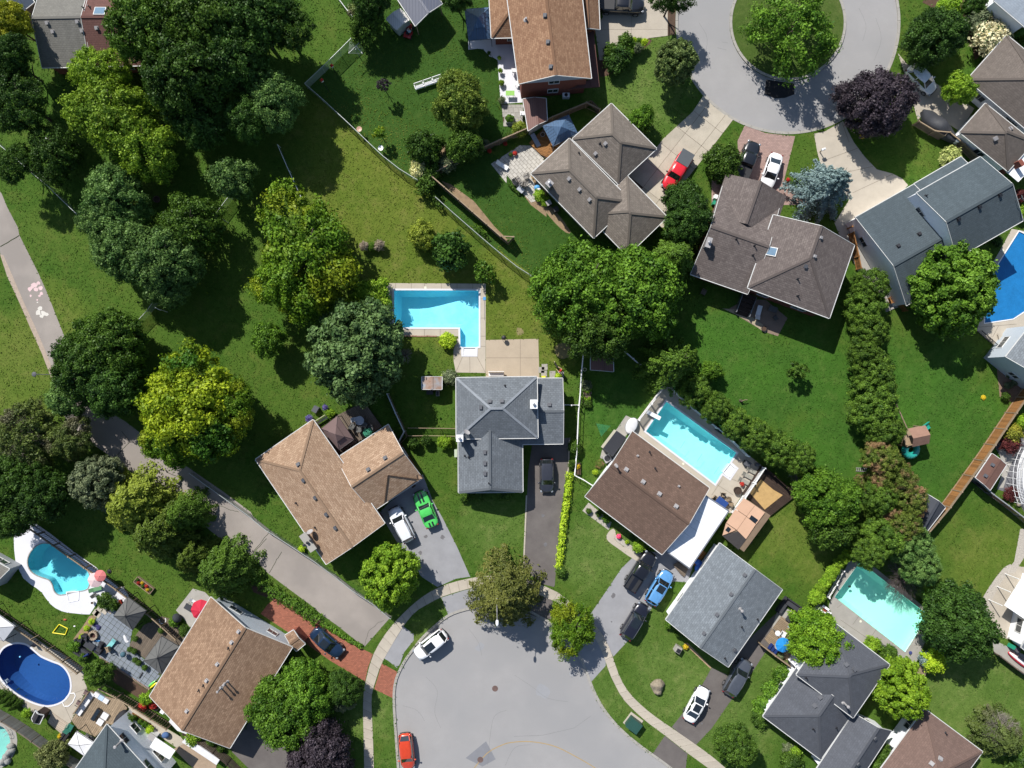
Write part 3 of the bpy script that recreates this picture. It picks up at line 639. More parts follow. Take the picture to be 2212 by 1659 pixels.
# slate patio, lower left
sp=U('d0',770,470,870,310,990,370,1060,480,1100,510,1075,650,1200,760,1340,880,1230,1010,1050,890,835,745,700,600)
pb=struct('paver_base',M().sheet(wl(sp),.012),surf('mossy_joint',L(88,95,70),var=.3))
PAVED.append(sp)
m_slate=surf('blue_grey_slab',L(142,150,160),var=.12,rnd=.07,scale=1.5)
slabs('paver',wl(sp),R_(-35),.62,.62,m_slate,pb,0,.04,gap=.045,stagger=0)
for k,(x,y) in enumerate([(800,370),(830,345),(900,325),(870,355),(920,350),(815,385)]):
    c=W1('d0',x,y); link('paver',mk('paver',M().box((0,0,.02),(.72,.72,.05),R_(-35)),m_conc),pb,(c.x+random.uniform(-.1,.1),c.y,.025))
m=M()
for k in range(40):
    c=W1('d0',835+k*10.2,745+k*6.6,.06); m.box(c,(.26,.17,.12),R_(-33)+random.uniform(-.06,.06))
solo('edging_stones',m,surf('pink_wall_stone',L(175,150,135),var=.25,rnd=.1),'low curb of pinkish blocks along the slate patio at the lower left','edging')
pave('garden_bed',U('d0',840,760,1240,1020,1170,1090,960,960,900,900,880,830),surf('brown_mulch',L(100,78,62),var=.35,scale=3,fine=10,bump=.7),.009)
pave('garden_bed',U('d0',740,400,800,380,780,470,720,600,640,660,600,600,690,480),m_straw,.009)
pave('patio',U('d0',1460,350,1600,170,1700,200,1800,300,1760,420,1580,500,1540,440),m_conc2,.018)
pave('garden_bed',U('d1',-40,100,100,160,330,330,560,440,700,545,860,640,880,665,700,570,480,445,300,320,0,200),m_soil,.008)
# beds at the right
pave('garden_bed',U('b3',1985,1500,2212,1420,2300,1400,2300,1659,2212,1800)+U('c3',2110,240,2010,195),surf('light_mulch',L(150,125,105),var=.3,scale=3,bump=.6),.009)
pave('garden_bed',smooth_poly(U('a3',1380,0,1900,0,2212,200,1900,420,1800,500,1790,400,1740,330,1700,100,1500,120,1430,50),2),surf('brown_mulch',L(100,78,62)),.009)
pave('garden_bed',smooth_poly(U('a2',750,480,830,410,920,330,1060,320,1190,320,1190,360,1100,430,1040,460,980,540,900,590,780,640),2),surf('brown_mulch',L(100,78,62)),.009)
pave('walkway',U('b3',790,300,850,330,1000,760,1170,1000,1060,1045,1000,850,830,700,740,480,745,360),m_conc2,.018)
pave('driveway',U('a3',470,1110,560,1090,710,1005,800,1180,890,1300,990,1405,1120,1440,1200,1480,1250,1535,1100,1700,900,1900,700,2000,640,1850,760,1659,650,1500,540,1400,500,1280),m_conc)
joints([tuple(U('a3',*s)) for s in ((530,1340,830,1230),(700,1010,760,1180),(640,1450,960,1380),(790,1600,1120,1445))],z=.022)
pave('driveway',U('a3',1165,440,1240,530,1480,690,1800,900,1680,1092,1550,1000,1385,930,1330,1000,1250,700),m_conc)
dr=struct('driveway_base',M().sheet(wl(U('a2',745,-80,1500,-80,1402,0,1398,290,1190,315,900,400,860,430,840,500,770,500,735,250,800,140)),.010),m_soil)
PAVED.append(U('a2',745,-80,1500,-80,1402,0,1398,290,1190,315,900,400,860,430,840,500,770,500,735,250,800,140))
slabs('driveway_slab',wl(U('a2',745,-80,1500,-80,1402,0,1398,290,1190,315,900,400,860,430,840,500,770,500,735,250,800,140)),0,4.6,3.9,m_conc,dr,0,.03,stagger=0)
q=U('a2',1630,795,1722,888,1880,990,1735,1180,1590,1365,1330,1690)+U('b2',1335,250,1300,340,1240,330,1160,80)+U('a2',1000,1460,1240,1230,1300,1150,1540,930)
dr=struct('driveway_base',M().sheet(wl(q),.010),m_soil)
PAVED.append(q)
slabs('driveway_slab',wl(q),R_(52),2.9,2.6,surf('driveway_concrete',L(200,190,172),var=.22,scale=.6,fine=10,rnd=.08),dr,0,.03,stagger=0,gap=.035)
# plank decks
def plank_deck(label,pts,ang,mat,h=.35,w=.2,long=4.2,posts=True):
    P=wl(pts); P=[tuple(W(p,h)[:2]) for p in pts]; c=Vector((sum(p[0] for p in P)/len(P),sum(p[1] for p in P)/len(P),0))
    t=thing('wooden_deck',c,label,'deck')
    part('deck_frame',M().prism(shrink(P,.06),.01,h-.05),m_woodd,t)
    slabs('plank',P,ang,long,w,mat,t,h-.04,h,gap=.025,stagger=.37,minA=.12)
    return t
plank_deck('grey-brown plank deck with a gazebo behind the tan-roofed house',U('c1',545,470,700,345,920,235,1065,440,722,670,640,600),R_(-58),m_woodg,.5)
plank_deck('pale weathered wood deck beside the dark grey roof at the lower left',U('d0',640,1180,790,1040,1000,1100,1055,1160,985,1290,880,1310,790,1400,640,1330,590,1260),R_(58),m_wood,.3,w=.24)
plank_deck('small whitewashed wooden ramp at the foot of the navy-blue pool',U('d0',430,1200,575,1300,520,1385,395,1280),R_(-35),surf('whitewashed_wood',L(195,180,162),var=.2,rnd=.1),.12,w=.24)
plank_deck('brown wooden deck under the two grey gazebos by the slate patio',U('d0',1070,640,1180,480,1340,400,1440,430,1560,560,1400,820,1190,745),R_(58),m_woodg,.2,w=.22)
plank_deck('tiny deck with a lounger under the blue metal gazebo',U('a2',185,1185,310,1060,480,1000,560,1180,330,1330),R_(-20),m_woodb,.25)
plank_deck('dark timber platform with a new plywood floor behind the pool at the right',U('c2',1955,1000,2110,768,2420,1000,2180,1190,2150,1160),R_(-37),m_woodd,.4,w=.24)
c=W1('c2',2160,990,.43); part('plywood_floor',M().prism([tuple(W(p,.42)[:2]) for p in U('c2',2010,985,2110,880,2212,965,2290,1010,2140,1130)],.42,.44),m_woodn,[o for o in COL.objects if o.get('label','').startswith('dark timber platform')][0])
plank_deck('small timber stair landing beside the tall lime tree at the lower right',U('d3',1355,800,1430,860,1370,925,1320,880),R_(58),m_wood,.2)
plank_deck('raised deck crowded with patio things beside the pale grey gabled house',U('d3',60,590,200,400,330,480,300,700,235,775),R_(-35),m_wood,.15)
pave('patio',U('d3',90,600,180,300,360,400,440,380,500,420,300,640,200,700),m_conc2,.02)
# ---------------- houses ----------------
ROOFS=[]   # triangles for placing roof fittings
def roof_vol(house,cz,ze,zr,e0='g',e1='g',rmat=None,wmat=None,over=.45,zb=0.0,cap=None,trim=None,rf=.5,world=False,gut=True,inset0=None,inset1=None,gablem=None,windows=True,wz=None,T=.16):
    """one roofed volume. cz = eave corners A,B,C,D seen in the picture at eave height; ridge runs parallel to A-B; e0 = end D-A, e1 = end B-C ('g' gable, 'h' hip)"""
    A,B,C,D=[Vector((*W(p,ze)[:2],ze)) for p in cz] if not world else [Vector((p[0],p[1],ze)) for p in cz]
    if (B-A).cross(C-A).z<0: A,B,C,D=D,C,B,A
    trim=trim or m_trim; cap=cap or rmat
    L1=(B-A); half=((D-A).length)/2; u=L1.normalized()
    R1=A.lerp(D,rf); R2=B.lerp(C,rf); Ls=(R2-R1).length
    i0=(inset0 if inset0 is not None else half) if e0=='h' else 0; i1=(inset1 if inset1 is not None else half) if e1=='h' else 0
    if i0+i1>Ls*.96: f=Ls*.96/(i0+i1); i0*=f; i1*=f
    ur=(R2-R1).normalized(); R1=R1+ur*i0; R2=R2-ur*i1; R1.z=R2.z=zr
    faces=[[A,B,R2,R1],[C,D,R1,R2]]
    if e0=='h': faces.append([D,A,R1])
    if e1=='h': faces.append([B,C,R2])
    m=M(); m.uv=[]
    for fc in faces:
        i=len(m.v); m.v+=[tuple(p) for p in fc]; m.f.append(tuple(range(i,i+len(fc))))
        ex=(fc[1]-fc[0]).normalized(); nn=(fc[1]-fc[0]).cross(fc[2]-fc[0]).normalized(); ey=nn.cross(ex)
        m.uv.append([((p-fc[0]).dot(ex)+fc[0].x,(p-fc[0]).dot(ey)) for p in fc])
        for k in range(1,len(fc)-1): ROOFS.append((fc[0],fc[k],fc[k+1],nn,house.name))
        low=[p-Vector((0,0,T)) for p in reversed(fc)]; i=len(m.v); m.v+=[tuple(p) for p in low]; m.f.append(tuple(range(i,i+len(low)))); m.uv.append([(0,0)]*len(low))
    out=[A,B]+([R2] if e1=='g' else [])+[C,D]+([R1] if e0=='g' else [])
    for k in range(len(out)):
        p,q=out[k],out[(k+1)%len(out)]; i=len(m.v); dz=Vector((0,0,T)); m.v+=[tuple(x) for x in (p-dz,q-dz,q,p)]; m.f.append((i,i+1,i+2,i+3)); m.uv.append([(0,0)]*4)
    part('roof',m,rmat,house)
    # ridge and hip caps
    m=M(); m.beam(R1+Vector((0,0,.012)),R2+Vector((0,0,.012)),.3,.05)
    hips=([] if e0=='g' else [(A,R1),(D,R1)])+([] if e1=='g' else [(B,R2),(C,R2)])
    for a,b in hips: m.beam(a.lerp(b,.02)+Vector((0,0,.012)),b+Vector((0,0,.012)),.28,.05)
    part('ridge_cap',m,cap,house)
    if gut:
        m=M()
        n2=lambda a,b: Vector(((b-a).y,-(b-a).x,0)).normalized()
        for a,b in ((A,B),(C,D))+(((D,A),) if e0=='h' else ())+(((B,C),) if e1=='h' else ()):
            o=n2(a,b)*.055; m.beam(a+o-Vector((0,0,.07)),b+o-Vector((0,0,.07)),.085,.11)
        for a,b,c,e in ((D,R1,A,e0),(B,R2,C,e1)):
            if e=='g':
                for p,q in ((a,b),(b,c)):
                    o=n2(a,c)*.02; m.beam(p+o-Vector((0,0,.06)),q+o-Vector((0,0,.06)),.05,.17)
        part('gutter',m,trim,house)
    # walls
    if wmat:
        v=(D-A).normalized(); ii=over
        a,b,c,d=A+u*ii+v*ii,B-u*ii+v*ii,C-u*ii-v*ii,D+u*ii-v*ii
        sl=(zr-ze)/(half*2*max(rf,1-rf)); ht=lambda p: ze-T-.01+sl*min(ii,half)
        top=ze-T-.02+(sl*ii); zt_e=top
        m=M(); ws=[(a,b),(b,c),(c,d),(d,a)]
        for k,(p,q) in enumerate(ws):
            hp=zt_e; P=[Vector((p.x,p.y,zb)),Vector((q.x,q.y,zb)),Vector((q.x,q.y,hp)),Vector((p.x,p.y,hp))]
            if (k==1 and e1=='g') or (k==3 and e0=='g'):
                mid=p.lerp(q,rf if k==3 and False else (rf if k==1 else 1-rf)); P=P[:3]+[Vector((mid.x,mid.y,zr-T-.03))]+P[3:]
            m.face(P)
        part('wall',m,wmat,house)
        if gablem:
            for k in (1,3):
                m=M()
                if (k==1 and e1=='g') or (k==3 and e0=='g'):
                    p,q=ws[k]; mid=p.lerp(q,rf if k==1 else 1-rf); o=Vector(((q-p).y,-(q-p).x,0)).normalized()*.03
                    lo=ze-1.3 if wz is None else wz
                    m.face([Vector((p.x,p.y,lo))+o,Vector((q.x,q.y,lo))+o,Vector((q.x,q.y,zt_e))+o,Vector((mid.x,mid.y,zr-T-.04))+o,Vector((p.x,p.y,zt_e))+o])
                if m.f: part('gable_siding',m,gablem,house)
        if windows:
            for k,(p,q) in enumerate(ws):
                ln=(q-p).length
                if ln<3.2 or zb>.5: continue
                nf=2 if ze>4.6 else 1; nw=max(1,int(ln/4.2)); d_=(q-p)/ln; o=Vector((d_.y,-d_.x,0))
                for fl in range(nf):
                    for j in range(nw):
                        ctr=p+(q-p)*((j+.5)/nw); z=1.55+fl*2.65
                        if z+.6>ze-.25: continue
                        add_window(house,Vector((ctr.x,ctr.y,z)),d_,o,1.3 if (j+k)%2 else 1.7,1.05)
    return A,B,C,D,R1,R2
def add_window(house,c,d,o,w,h):
    z=Vector((0,0,1)); m=M(); f=.07
    for s,ww,hh in (((0,h/2),w+f,f),((0,-h/2),w+f,f*1.4),((-w/2,0),f,h),((w/2,0),f,h),((0,0),f*.7,h)):
        m.box(c+d*s[0]+z*s[1]+o*.035,(ww,.09,hh),math.atan2(d.y,d.x))
    fr=part('window',m,m_trim,house)
    part('pane',M().box(c+o*.012,(w-.05,.03,h-.05),math.atan2(d.y,d.x)),m_glass,fr)
def on_roof(p,house=None):
    """point of the roof seen at picture position p, with the roof's normal"""
    g=W(p,0); o=Vector((0,0,H)); d=(g-o).normalized(); best=None
    for a,b,c,nn,hn in ROOFS:
        if house and hn!=house.name: continue
        den=d.dot(nn)
        if abs(den)<1e-6: continue
        t=(a-o).dot(nn)/den; q=o+d*t
        e=[(b-a).cross(q-a).dot(nn),(c-b).cross(q-b).dot(nn),(a-c).cross(q-c).dot(nn)]
        if min(e)>-1e-3 or max(e)<1e-3:
            if best is None or q.z>best[0].z: best=(q,nn if nn.z>0 else -nn)
    return best
def frame_on(nn,rz):
    x=Vector((math.cos(rz),math.sin(rz),0)); x=(x-nn*x.dot(nn)).normalized(); y=nn.cross(x); return Matrix((x,y,nn)).transposed().to_4x4()
def vents(house,t,pts,rz,mat=None,size=.42):
    for p in U(t,*pts):
        r=on_roof(p,house)
        if not r: print('no roof under vent',house['label'][:30],p); continue
        q,nn=r; mt=frame_on(nn,rz); m=M(); m.box(q+nn*.02,(size*1.25,size*1.25,.03),mat=mt); m.box(q+nn*.12,(size*.8,size*.8,.16),mat=mt); m.box(q+nn*.21,(size,size,.05),mat=mt)
        part('roof_vent',m,mat or m_vent,house)
def pipes(house,t,pts,h=.45,r=.07,mat=None):
    for p in U(t,*pts):
        q=on_roof(p,house)
        if not q: print('no roof under pipe',p); continue
        q=q[0]; m=M().tube(q-Vector((0,0,.1)),q+Vector((0,0,h)),r); m.lathe((q.x,q.y,q.z-.03),[(r*2.6,-.02),(r*1.3,.1)],10)
        if mat is not None and h>.8: m.lathe((q.x,q.y,q.z+h),[(r*1.6,0),(r*1.8,.08),(r*1.2,.16)],10)
        part('vent_pipe',m,mat or m_darkmet,house)
def chimney(house,p,dx,dy,h,rz,mat,capm=None,flues=1,name='chimney'):
    r=on_roof(p,house)
    q=r[0] if r else W(p,3.2)
    ch=part(name,M().box((q.x,q.y,q.z+h/2-.5),(dx,dy,h+1),rz),mat,house)
    part('chimney_cap',M().box((q.x,q.y,q.z+h+.03),(dx+.14,dy+.14,.08),rz),capm or m_conc2,ch)
    for k in range(flues):
        o=Vector((math.cos(rz),math.sin(rz),0))*((k-(flues-1)/2)*.5)
        part('flue',M().lathe((q.x+o.x,q.y+o.y,q.z+h+.07),[(.13,0),(.13,.2),(.18,.22),(.18,.3),(.02,.34)],10),m_darkmet if flues>1 else m_grey,ch)
def dish(house,p,rz,col=m_grey):
    q=on_roof(p,house); q=q[0] if q else W(p,3.5)
    m=M().path([q,q+Vector((0,0,.5)),q+Vector((0,0,.7))+Vector((math.cos(rz),math.sin(rz),0))*.15],.03)
    d=part('satellite_dish',m,m_grey,house); c=q+Vector((math.cos(rz)*.2,math.sin(rz)*.2,.8))
    m=M(); ax=Vector((math.cos(rz),math.sin(rz),.6)).normalized(); Q=ax.to_track_quat('Z','Y'); i=0
    for k in range(4):
        rr=.42*k/3+.001
        for j in range(14): a=j*math.tau/14; m.v.append(tuple(c+Q@Vector((rr*math.cos(a),rr*math.sin(a),rr*rr*.6))))
    for k in range(3):
        for j in range(14): m.f.append((k*14+j,k*14+(j+1)%14,(k+1)*14+(j+1)%14,(k+1)*14+j))
    part('reflector',m,m_ventl,d,smooth=True)
def skylight(house,p,w,h,rz):
    q,nn=on_roof(p,house); mt=frame_on(nn,rz); s=part('skylight',M().box(q+nn*.08,(w+.18,h+.18,.18),mat=mt),m_trim,house)
    part('pane',M().box(q+nn*.18,(w,h,.04),mat=mt),paint('skylight_glass',(.12,.2,.28),rough=.08,spec=.9),s)
def house(p,label,cat='house'):
    c=W(p,0); return thing('house',c,label,cat,None)
def shg(name,rgb,**k): return shingle(name,L(*rgb,1.38),**k)
s_grey=shg('grey_shingles',(120,126,132)); s_grey2=shg('pale_grey_shingles',(130,137,143)); s_tan=shg('tan_shingles',(176,146,120),cl=L(200,172,146,1.38),cd=L(144,114,91,1.38),mix=.7)
s_brown=shg('brown_shingles',(122,100,88)); s_dark=shg('charcoal_shingles',(96,99,106),mix=.3); s_mau=shg('mauve_brown_shingles',(128,106,97),mix=.4)
s_tan2=shg('mottled_tan_shingles',(158,128,104),cl=L(182,152,126,1.38),cd=L(124,96,76,1.38),mix=.7); s_slate=shg('slate_blue_shingles',(86,97,103),mix=.35)
s_wthr=shg('weathered_grey_shingles',(132,130,124),mix=.35); s_maroon=shg('maroon_shingles',(116,84,78),mix=.35)
s_org=shg('orange_brown_shingles',(152,115,90),cl=L(184,150,120,1.38),cd=L(122,88,68,1.38),mix=.55); s_taupe=shg('taupe_shingles',(132,123,114),cl=L(150,140,130,1.38),cd=L(106,98,92,1.38),mix=.6)
s_plum=shg('grey_plum_shingles',(118,108,104),cl=L(136,126,121,1.38),cd=L(94,85,83,1.38),mix=.6); s_greige=shg('greige_shingles',(118,109,102),mix=.4)
w_white=siding('white_siding',(.84,.86,.9)); w_cream=siding('cream_siding',(.5,.46,.38)); w_blue=siding('pale_blue_siding',(.42,.47,.52)); w_grey=siding('grey_siding',(.28,.3,.32))
w_red=brickm('red_brick',(.22,.07,.05),coord='Generated',w=.02,h=.02); w_red=surf('red_brick_wall',(.2,.065,.045),var=.3,scale=6,fine=14,bump=.4); w_tanb=surf('tan_brick_wall',(.3,.22,.15),var=.3,scale=6,fine=14,bump=.4)

h1=house((1080,940),'grey shingled hip-roofed house with a low garage wing below the L-shaped pool')
roof_vol(h1,[U('c1',1683,38)[0],U('c2',250,28)[0],U('c2',258,535)[0],U('c1',1685,543)[0]],4.2,6.1,'h','h',s_grey,w_tanb,over=.5,cap=surf('light_cap',L(152,158,165)),inset0=4.2,inset1=4.2)
roof_vol(h1,U('c2',100,42,465,42,470,583,100,588),2.8,3.9,'g','g',s_grey,w_tanb,over=.4)
roof_vol(h1,[(990,925),(990.7,1064),(1129,1062.5),(1128,925)],2.8,4.7,'g','h',s_grey,w_tanb,over=.4,inset1=.7)
vents(h1,'c1',[1962,237,2063,235,1892,283,1925,655,1926,747,1927,832],0); vents(h1,'c2',[355,262],0); pipes(h1,'c1',[2088,105,1757,685,1788,698,1958,912],h=.35)
chimney(h1,U('c2',223,253)[0],.75,.95,1.2,0,m_whitep,m_whitep); chimney(h1,U('c1',1720,530)[0],.7,.7,1.6,0,m_grey,m_whitep); dish(h1,U('c1',1765,500)[0],R_(60))

h2=house((700,1050),'tan-shingled house with an angled garage wing, left of the silver SUV and the green coupe')
roof_vol(h2,U('c1',18,715,605,1585,1090,1245,495,385),3.2,5.1,'h','g',s_tan,w_red,over=.5,gablem=w_cream)
roof_vol(h2,U('c1',690,705,1120,425,1405,868,990,1145),2.75,4.5,'g','g',s_tan,w_red,over=.4,cap=s_tan)
def facet(house,pts,mat,edge=None):
    P=[W(U('c1',x,y)[0],z) for x,y,z in pts]; m=M(); m.uv=[]
    fs=[P,[p-Vector((0,0,.12)) for p in reversed(P)]]+[[P[k]-Vector((0,0,.12)),P[(k+1)%len(P)]-Vector((0,0,.12)),P[(k+1)%len(P)],P[k]] for k in range(len(P))]
    for f in fs: i=len(m.v); m.v+=[tuple(p) for p in f]; m.f.append(tuple(range(i,i+len(f)))); m.uv.append([(p.x*.8+p.y*.6,-p.x*.6+p.y*.8) for p in f])
    o=part('dormer_roof',m,mat,house); m=M()
    m.beam(P[0]+Vector((0,0,.03)),P[1]+Vector((0,0,.03)),.14,.08); m.beam(P[0]+Vector((0,0,.03)),P[2]+Vector((0,0,.03)),.14,.08); part('flashing',m,m_woodd,house)
facet(h2,[(1118,848,4.4),(1365,882,3.1),(1090,1078,3.1)],s_tan)
facet(h2,[(1348,793,3.0),(1408,872,2.9),(1365,882,3.0)],s_tan)
vents(h2,'c1',[375,758,420,885,518,1030,610,1168,685,1280,1095,703,955,800],R_(33)); pipes(h2,'c1',[355,1075,512,1278],h=.4)
chimney(h2,U('c1',475,1385)[0],.8,2.3,1.1,R_(35),surf('stone_chimney',L(150,140,130),var=.4,scale=5),m_conc2,3); dish(h2,U('c1',490,1320)[0],R_(110))
for x,y in ((985,1302),(1170,1030),(1330,935),(655,1545)):
    c=W1('c1',x,y,2.3); part('soffit_light',M().box(c,(.5,.3,.2),R_(35)),m_woodd,h2)

h3=house((1400,1070),'chocolate-brown gabled house with a white flat carport, beside the bright cyan pool')
roof_vol(h3,U('c2',1042,480,1682,952,1290,1503,650,1020),3.0,4.7,'g','g',s_brown,w_white,over=.5)
vents(h3,'c2',[992,798,1132,900,1267,1000,1405,1103],R_(-36),m_ventl); vents(h3,'c2',[1085,685,1427,937],R_(-36),m_ventl,.2); pipes(h3,'c2',[1185,655,1232,790],h=.5); pipes(h3,'c2',[905,765],h=1.0,r=.1,mat=m_ventl)
# white carport roof of eight ribbed panels
cq=U('c2',1642,1008,1842,1140,1518,1617,1322,1476); z=2.55; P=[W(p,z) for p in cq]
for k in range(8):
    a,b=P[0].lerp(P[3],k/8+.001),P[0].lerp(P[3],(k+1)/8-.001); c,d=P[1].lerp(P[2],(k+1)/8-.001),P[1].lerp(P[2],k/8+.001)
    part('carport_panel',M().prism([tuple(x[:2]) for x in (a,b,c,d)],z-.06,z+random.uniform(0,.01)),paint('white_carport_panel',(.74,.76,.78),rough=.5),h3)
m=M()
for a,b in zip(P,P[1:]+P[:1]): m.beam(a,b,.14,.2)
part('carport_fascia',m,m_grey,h3)
for q in (P[1],P[2],P[1].lerp(P[2],.33),P[1].lerp(P[2],.66)): part('carport_post',M().tube((q.x*.995,q.y,0),(q.x*.995,q.y,z),.06),m_whitep,h3)
# ribbed dark solar heater on the low lean-to
q=[W(p,2.3) for p in U('c2',912,475,996,535,878,692,800,622)]; m=M().prism([tuple(p[:2]) for p in q],2.2,2.32)
for k in range(14): m.beam(q[0].lerp(q[3],(k+.5)/14)+Vector((0,0,.06)),q[1].lerp(q[2],(k+.5)/14)+Vector((0,0,.06)),.12,.08)
lt=part('solar_collector',m,paint('black_ribbed_plastic',(.03,.032,.04),rough=.6),h3); part('lean_to_wall',M().prism([tuple(Vector(p[:2])) for p in q],0,2.18),w_cream,h3)

h4=house((1560,1300),'long pale grey gabled house right of the blue SUV')
roof_vol(h4,[(1438.3,1339),(1555.4,1173),(1690,1273.4),(1573,1441)],3.0,4.5,'g','g',s_grey2,w_white,over=.5,gablem=w_white)
vents(h4,'d2',[1975,58,1862,218,1745,388,1637,543,1890,680],R_(54),m_vent,.35); pipes(h4,'d2',[2080,425,1950,490,1810,748],h=.45); pipes(h4,'d2',[1933,338],h=.9,r=.11,mat=m_ventl)

h5=house((1780,1550),'charcoal multi-hip house with a lower garage at the bottom right, below the turquoise pool')
roof_vol(h5,U('d3',325,885,628,445,1098,803,795,1243),4.6,6.4,'h','h',s_dark,w_white,over=.5,cap=s_dark)
roof_vol(h5,U('d3',48,1230,330,822,807,1180,525,1588),3.0,5.0,'h','g',s_dark,w_white,over=.5,cap=s_dark)
roof_vol(h5,U('d3',490,1672,800,1205,1115,1352,805,1830),3.0,4.5,'g','g',s_dark,w_white,over=.4)
vents(h5,'d3',[738,800,800,845,520,1073,475,1143,970,1410,830,1622],R_(37),m_vent); pipes(h5,'d3',[405,910,465,1335,655,1325],h=.4); pipes(h5,'d3',[718,1118],h=1.1,r=.11,mat=m_ventl)

h6=house((2010,1620),'mauve-brown hip-roofed house in the lower right corner')
roof_vol(h6,U('d3',1390,1170,1868,1525,1478,2055,1000,1700),3.0,5.2,'h','h',s_mau,w_white,over=.5,cap=s_mau)
vents(h6,'d3',[1515,1580,1447,1622],R_(-37),m_ventl); pipes(h6,'d3',[1560,1370],h=.4)

h7=house((480,1480),'mottled tan gabled house between the slate patio and the red paver driveway')
roof_vol(h7,U('d0',1240,1065,1750,240,2425,655,1905,1495),3.1,5.2,'g','g',s_tan2,w_blue,over=.5,gablem=w_blue)
vents(h7,'d0',[1982,528,1924,617,1805,798,1717,934,1553,1186],R_(57),m_ventl,.36); pipes(h7,'d0',[1895,665,1650,1015,1687,975],h=.4); pipes(h7,'d0',[1860,960,1885,940,1835,995],h=1.1,r=.09,mat=m_ventl)
roof_vol(h7,U('d1',262,560,335,515,430,628,355,690),2.4,2.7,'g','g',s_tan2,w_red,over=.2)

h8=house((300,1690),'two-storey dark grey hip-roofed house with white siding at the bottom left edge')
roof_vol(h8,U('d0',885,1298,1330,1790,985,2100,545,1780),5.2,6.9,'h','h',s_slate,w_white,over=.35,cap=s_slate)
pipes(h8,'d0',[1005,1440],h=1.3,r=.12,mat=m_ventl)
def awning(house,t,pts,z,mat,drop=.25,name='awning',n=1):
    q=[W(p,z) for p in U(t,*pts)]
    for k in range(n):
        a,b,c,d=q[0].lerp(q[1],k/n),q[0].lerp(q[1],(k+1)/n-.004),q[3].lerp(q[2],(k+1)/n-.004),q[3].lerp(q[2],k/n)
        part(name,M().prism([tuple(x[:2]) for x in (a,b,c,d)],z-.08,z+.003*(k%2)),mat,house)
m_aw=paint('white_ribbed_awning',(.8,.8,.8),rough=.5)
awning(h8,'d0',[1290,1405,1455,1515,1405,1590,1240,1485],2.9,m_aw,n=5)

h9=house((230,60),'long gabled house, half grey and half maroon, behind trees at the top left')
roof_vol(h9,U('a0',348,560,760,552,760,-140,348,-132),3.0,4.9,'g','g',s_wthr,w_red,over=.45)
roof_vol(h9,U('a0',748,551,1240,541,1240,-130,748,-139),3.02,4.94,'g','g',s_maroon,w_red,over=.45)
vents(h9,'a0',[393,190,643,180,440,262,682,255,803,232,918,225],0,m_ventl,.36); skylight(h9,U('a0',832,98)[0],1.2,1.0,0); pipes(h9,'a0',[693,66,745,60],h=.5)

h10=house((1190,90),'two-storey orange-brown shingled house with a white patio at the top centre')
roof_vol(h10,[U('a2',-30,-280)[0],U('a2',100,697)[0],U('a2',702,650)[0],U('a2',590,-320)[0]],5.3,7.0,'g','g',s_org,w_red,over=.4,gablem=siding('slate_blue_siding',(.36,.4,.46)),wz=4.4,cap=s_org)
roof_vol(h10,U('a1',1945,-250,1975,314,2330,305,2310,-260),2.9,4.5,'g','h',s_org,w_red,over=.5,cap=s_org)
roof_vol(h10,U('a2',540,-230,560,300,772,245,750,-250),3.0,4.2,'g','g',s_org,w_red,over=.4)
awning(h10,'a2',[640,295,722,252,772,720,700,722],2.7,s_maroon,name='lean_to_roof'); awning(h10,'a2',[505,745,700,655,768,722,560,735],2.65,s_maroon,name='porch_roof')
vents(h10,'a2',[321,130,345,350,368,556],R_(-5)); pipes(h10,'a2',[160,165],h=.5,r=.12,mat=m_ventl)

h11=house((1300,370),'taupe shingled house with three hipped roofs behind the blue metal gazebo')
roof_vol(h11,U('a2',868,858,1243,1232,925,1525,545,1152),2.9,4.8,'h','h',s_taupe,w_cream,over=.5)
roof_vol(h11,U('a2',520,1148,1039,1675,722,1973,203,1440),3.3,5.2,'h','h',s_taupe,w_cream,over=.5)
roof_vol(h11,U('a2',1000,1460,1330,1800,1000,2120,670,1780),2.9,4.7,'h','h',s_taupe,w_cream,over=.5)
vents(h11,'a2',[820,1190,738,1273,518,1482,605,1570,688,1655],R_(45),m_ventl,.36); pipes(h11,'a2',[775,1190,598,1270],h=.4); chimney(h11,U('a2',350,1545)[0],.65,.65,1.3,R_(45),m_grey,m_ventl)

h12=house((1650,540),'large plum-grey house with a skylight and red brick rear wall, right of the twin maples')
roof_vol(h12,[U('b2',1525,725)[0],U('b2',2000,890)[0],U('b2',2265,160)[0],U('b2',1790,-5)[0]],3.4,5.3,'g','g',s_plum,w_red,over=.5)
roof_vol(h12,[U('b2',1820,-108)[0],U('b2',1700,240)[0],U('b2',2200,430)[0],U('b2',2321,82)[0]],3.35,5.1,'g','g',s_plum,w_red,over=.5,gut=False)
roof_vol(h12,[U('b3',-79,838)[0],U('b3',135,233)[0],U('b3',805,485)[0],U('b3',598,1090)[0]],4.6,6.8,'h','g',s_plum,w_red,over=.5,cap=s_plum)
skylight(h12,U('b3',120,540)[0],1.0,.9,R_(-17)); vents(h12,'b3',[523,422,472,577],R_(-17),m_ventl,.32); vents(h12,'b3',[402,660],R_(-17),m_vent,.36); pipes(h12,'b3',[335,765,335,905],h=.45); pipes(h12,'b2',[1905,435,2055,490,2042,568],h=.5); chimney(h12,U('b2',1660,475)[0],.5,1.1,.9,R_(-17),m_grey,m_ventl)

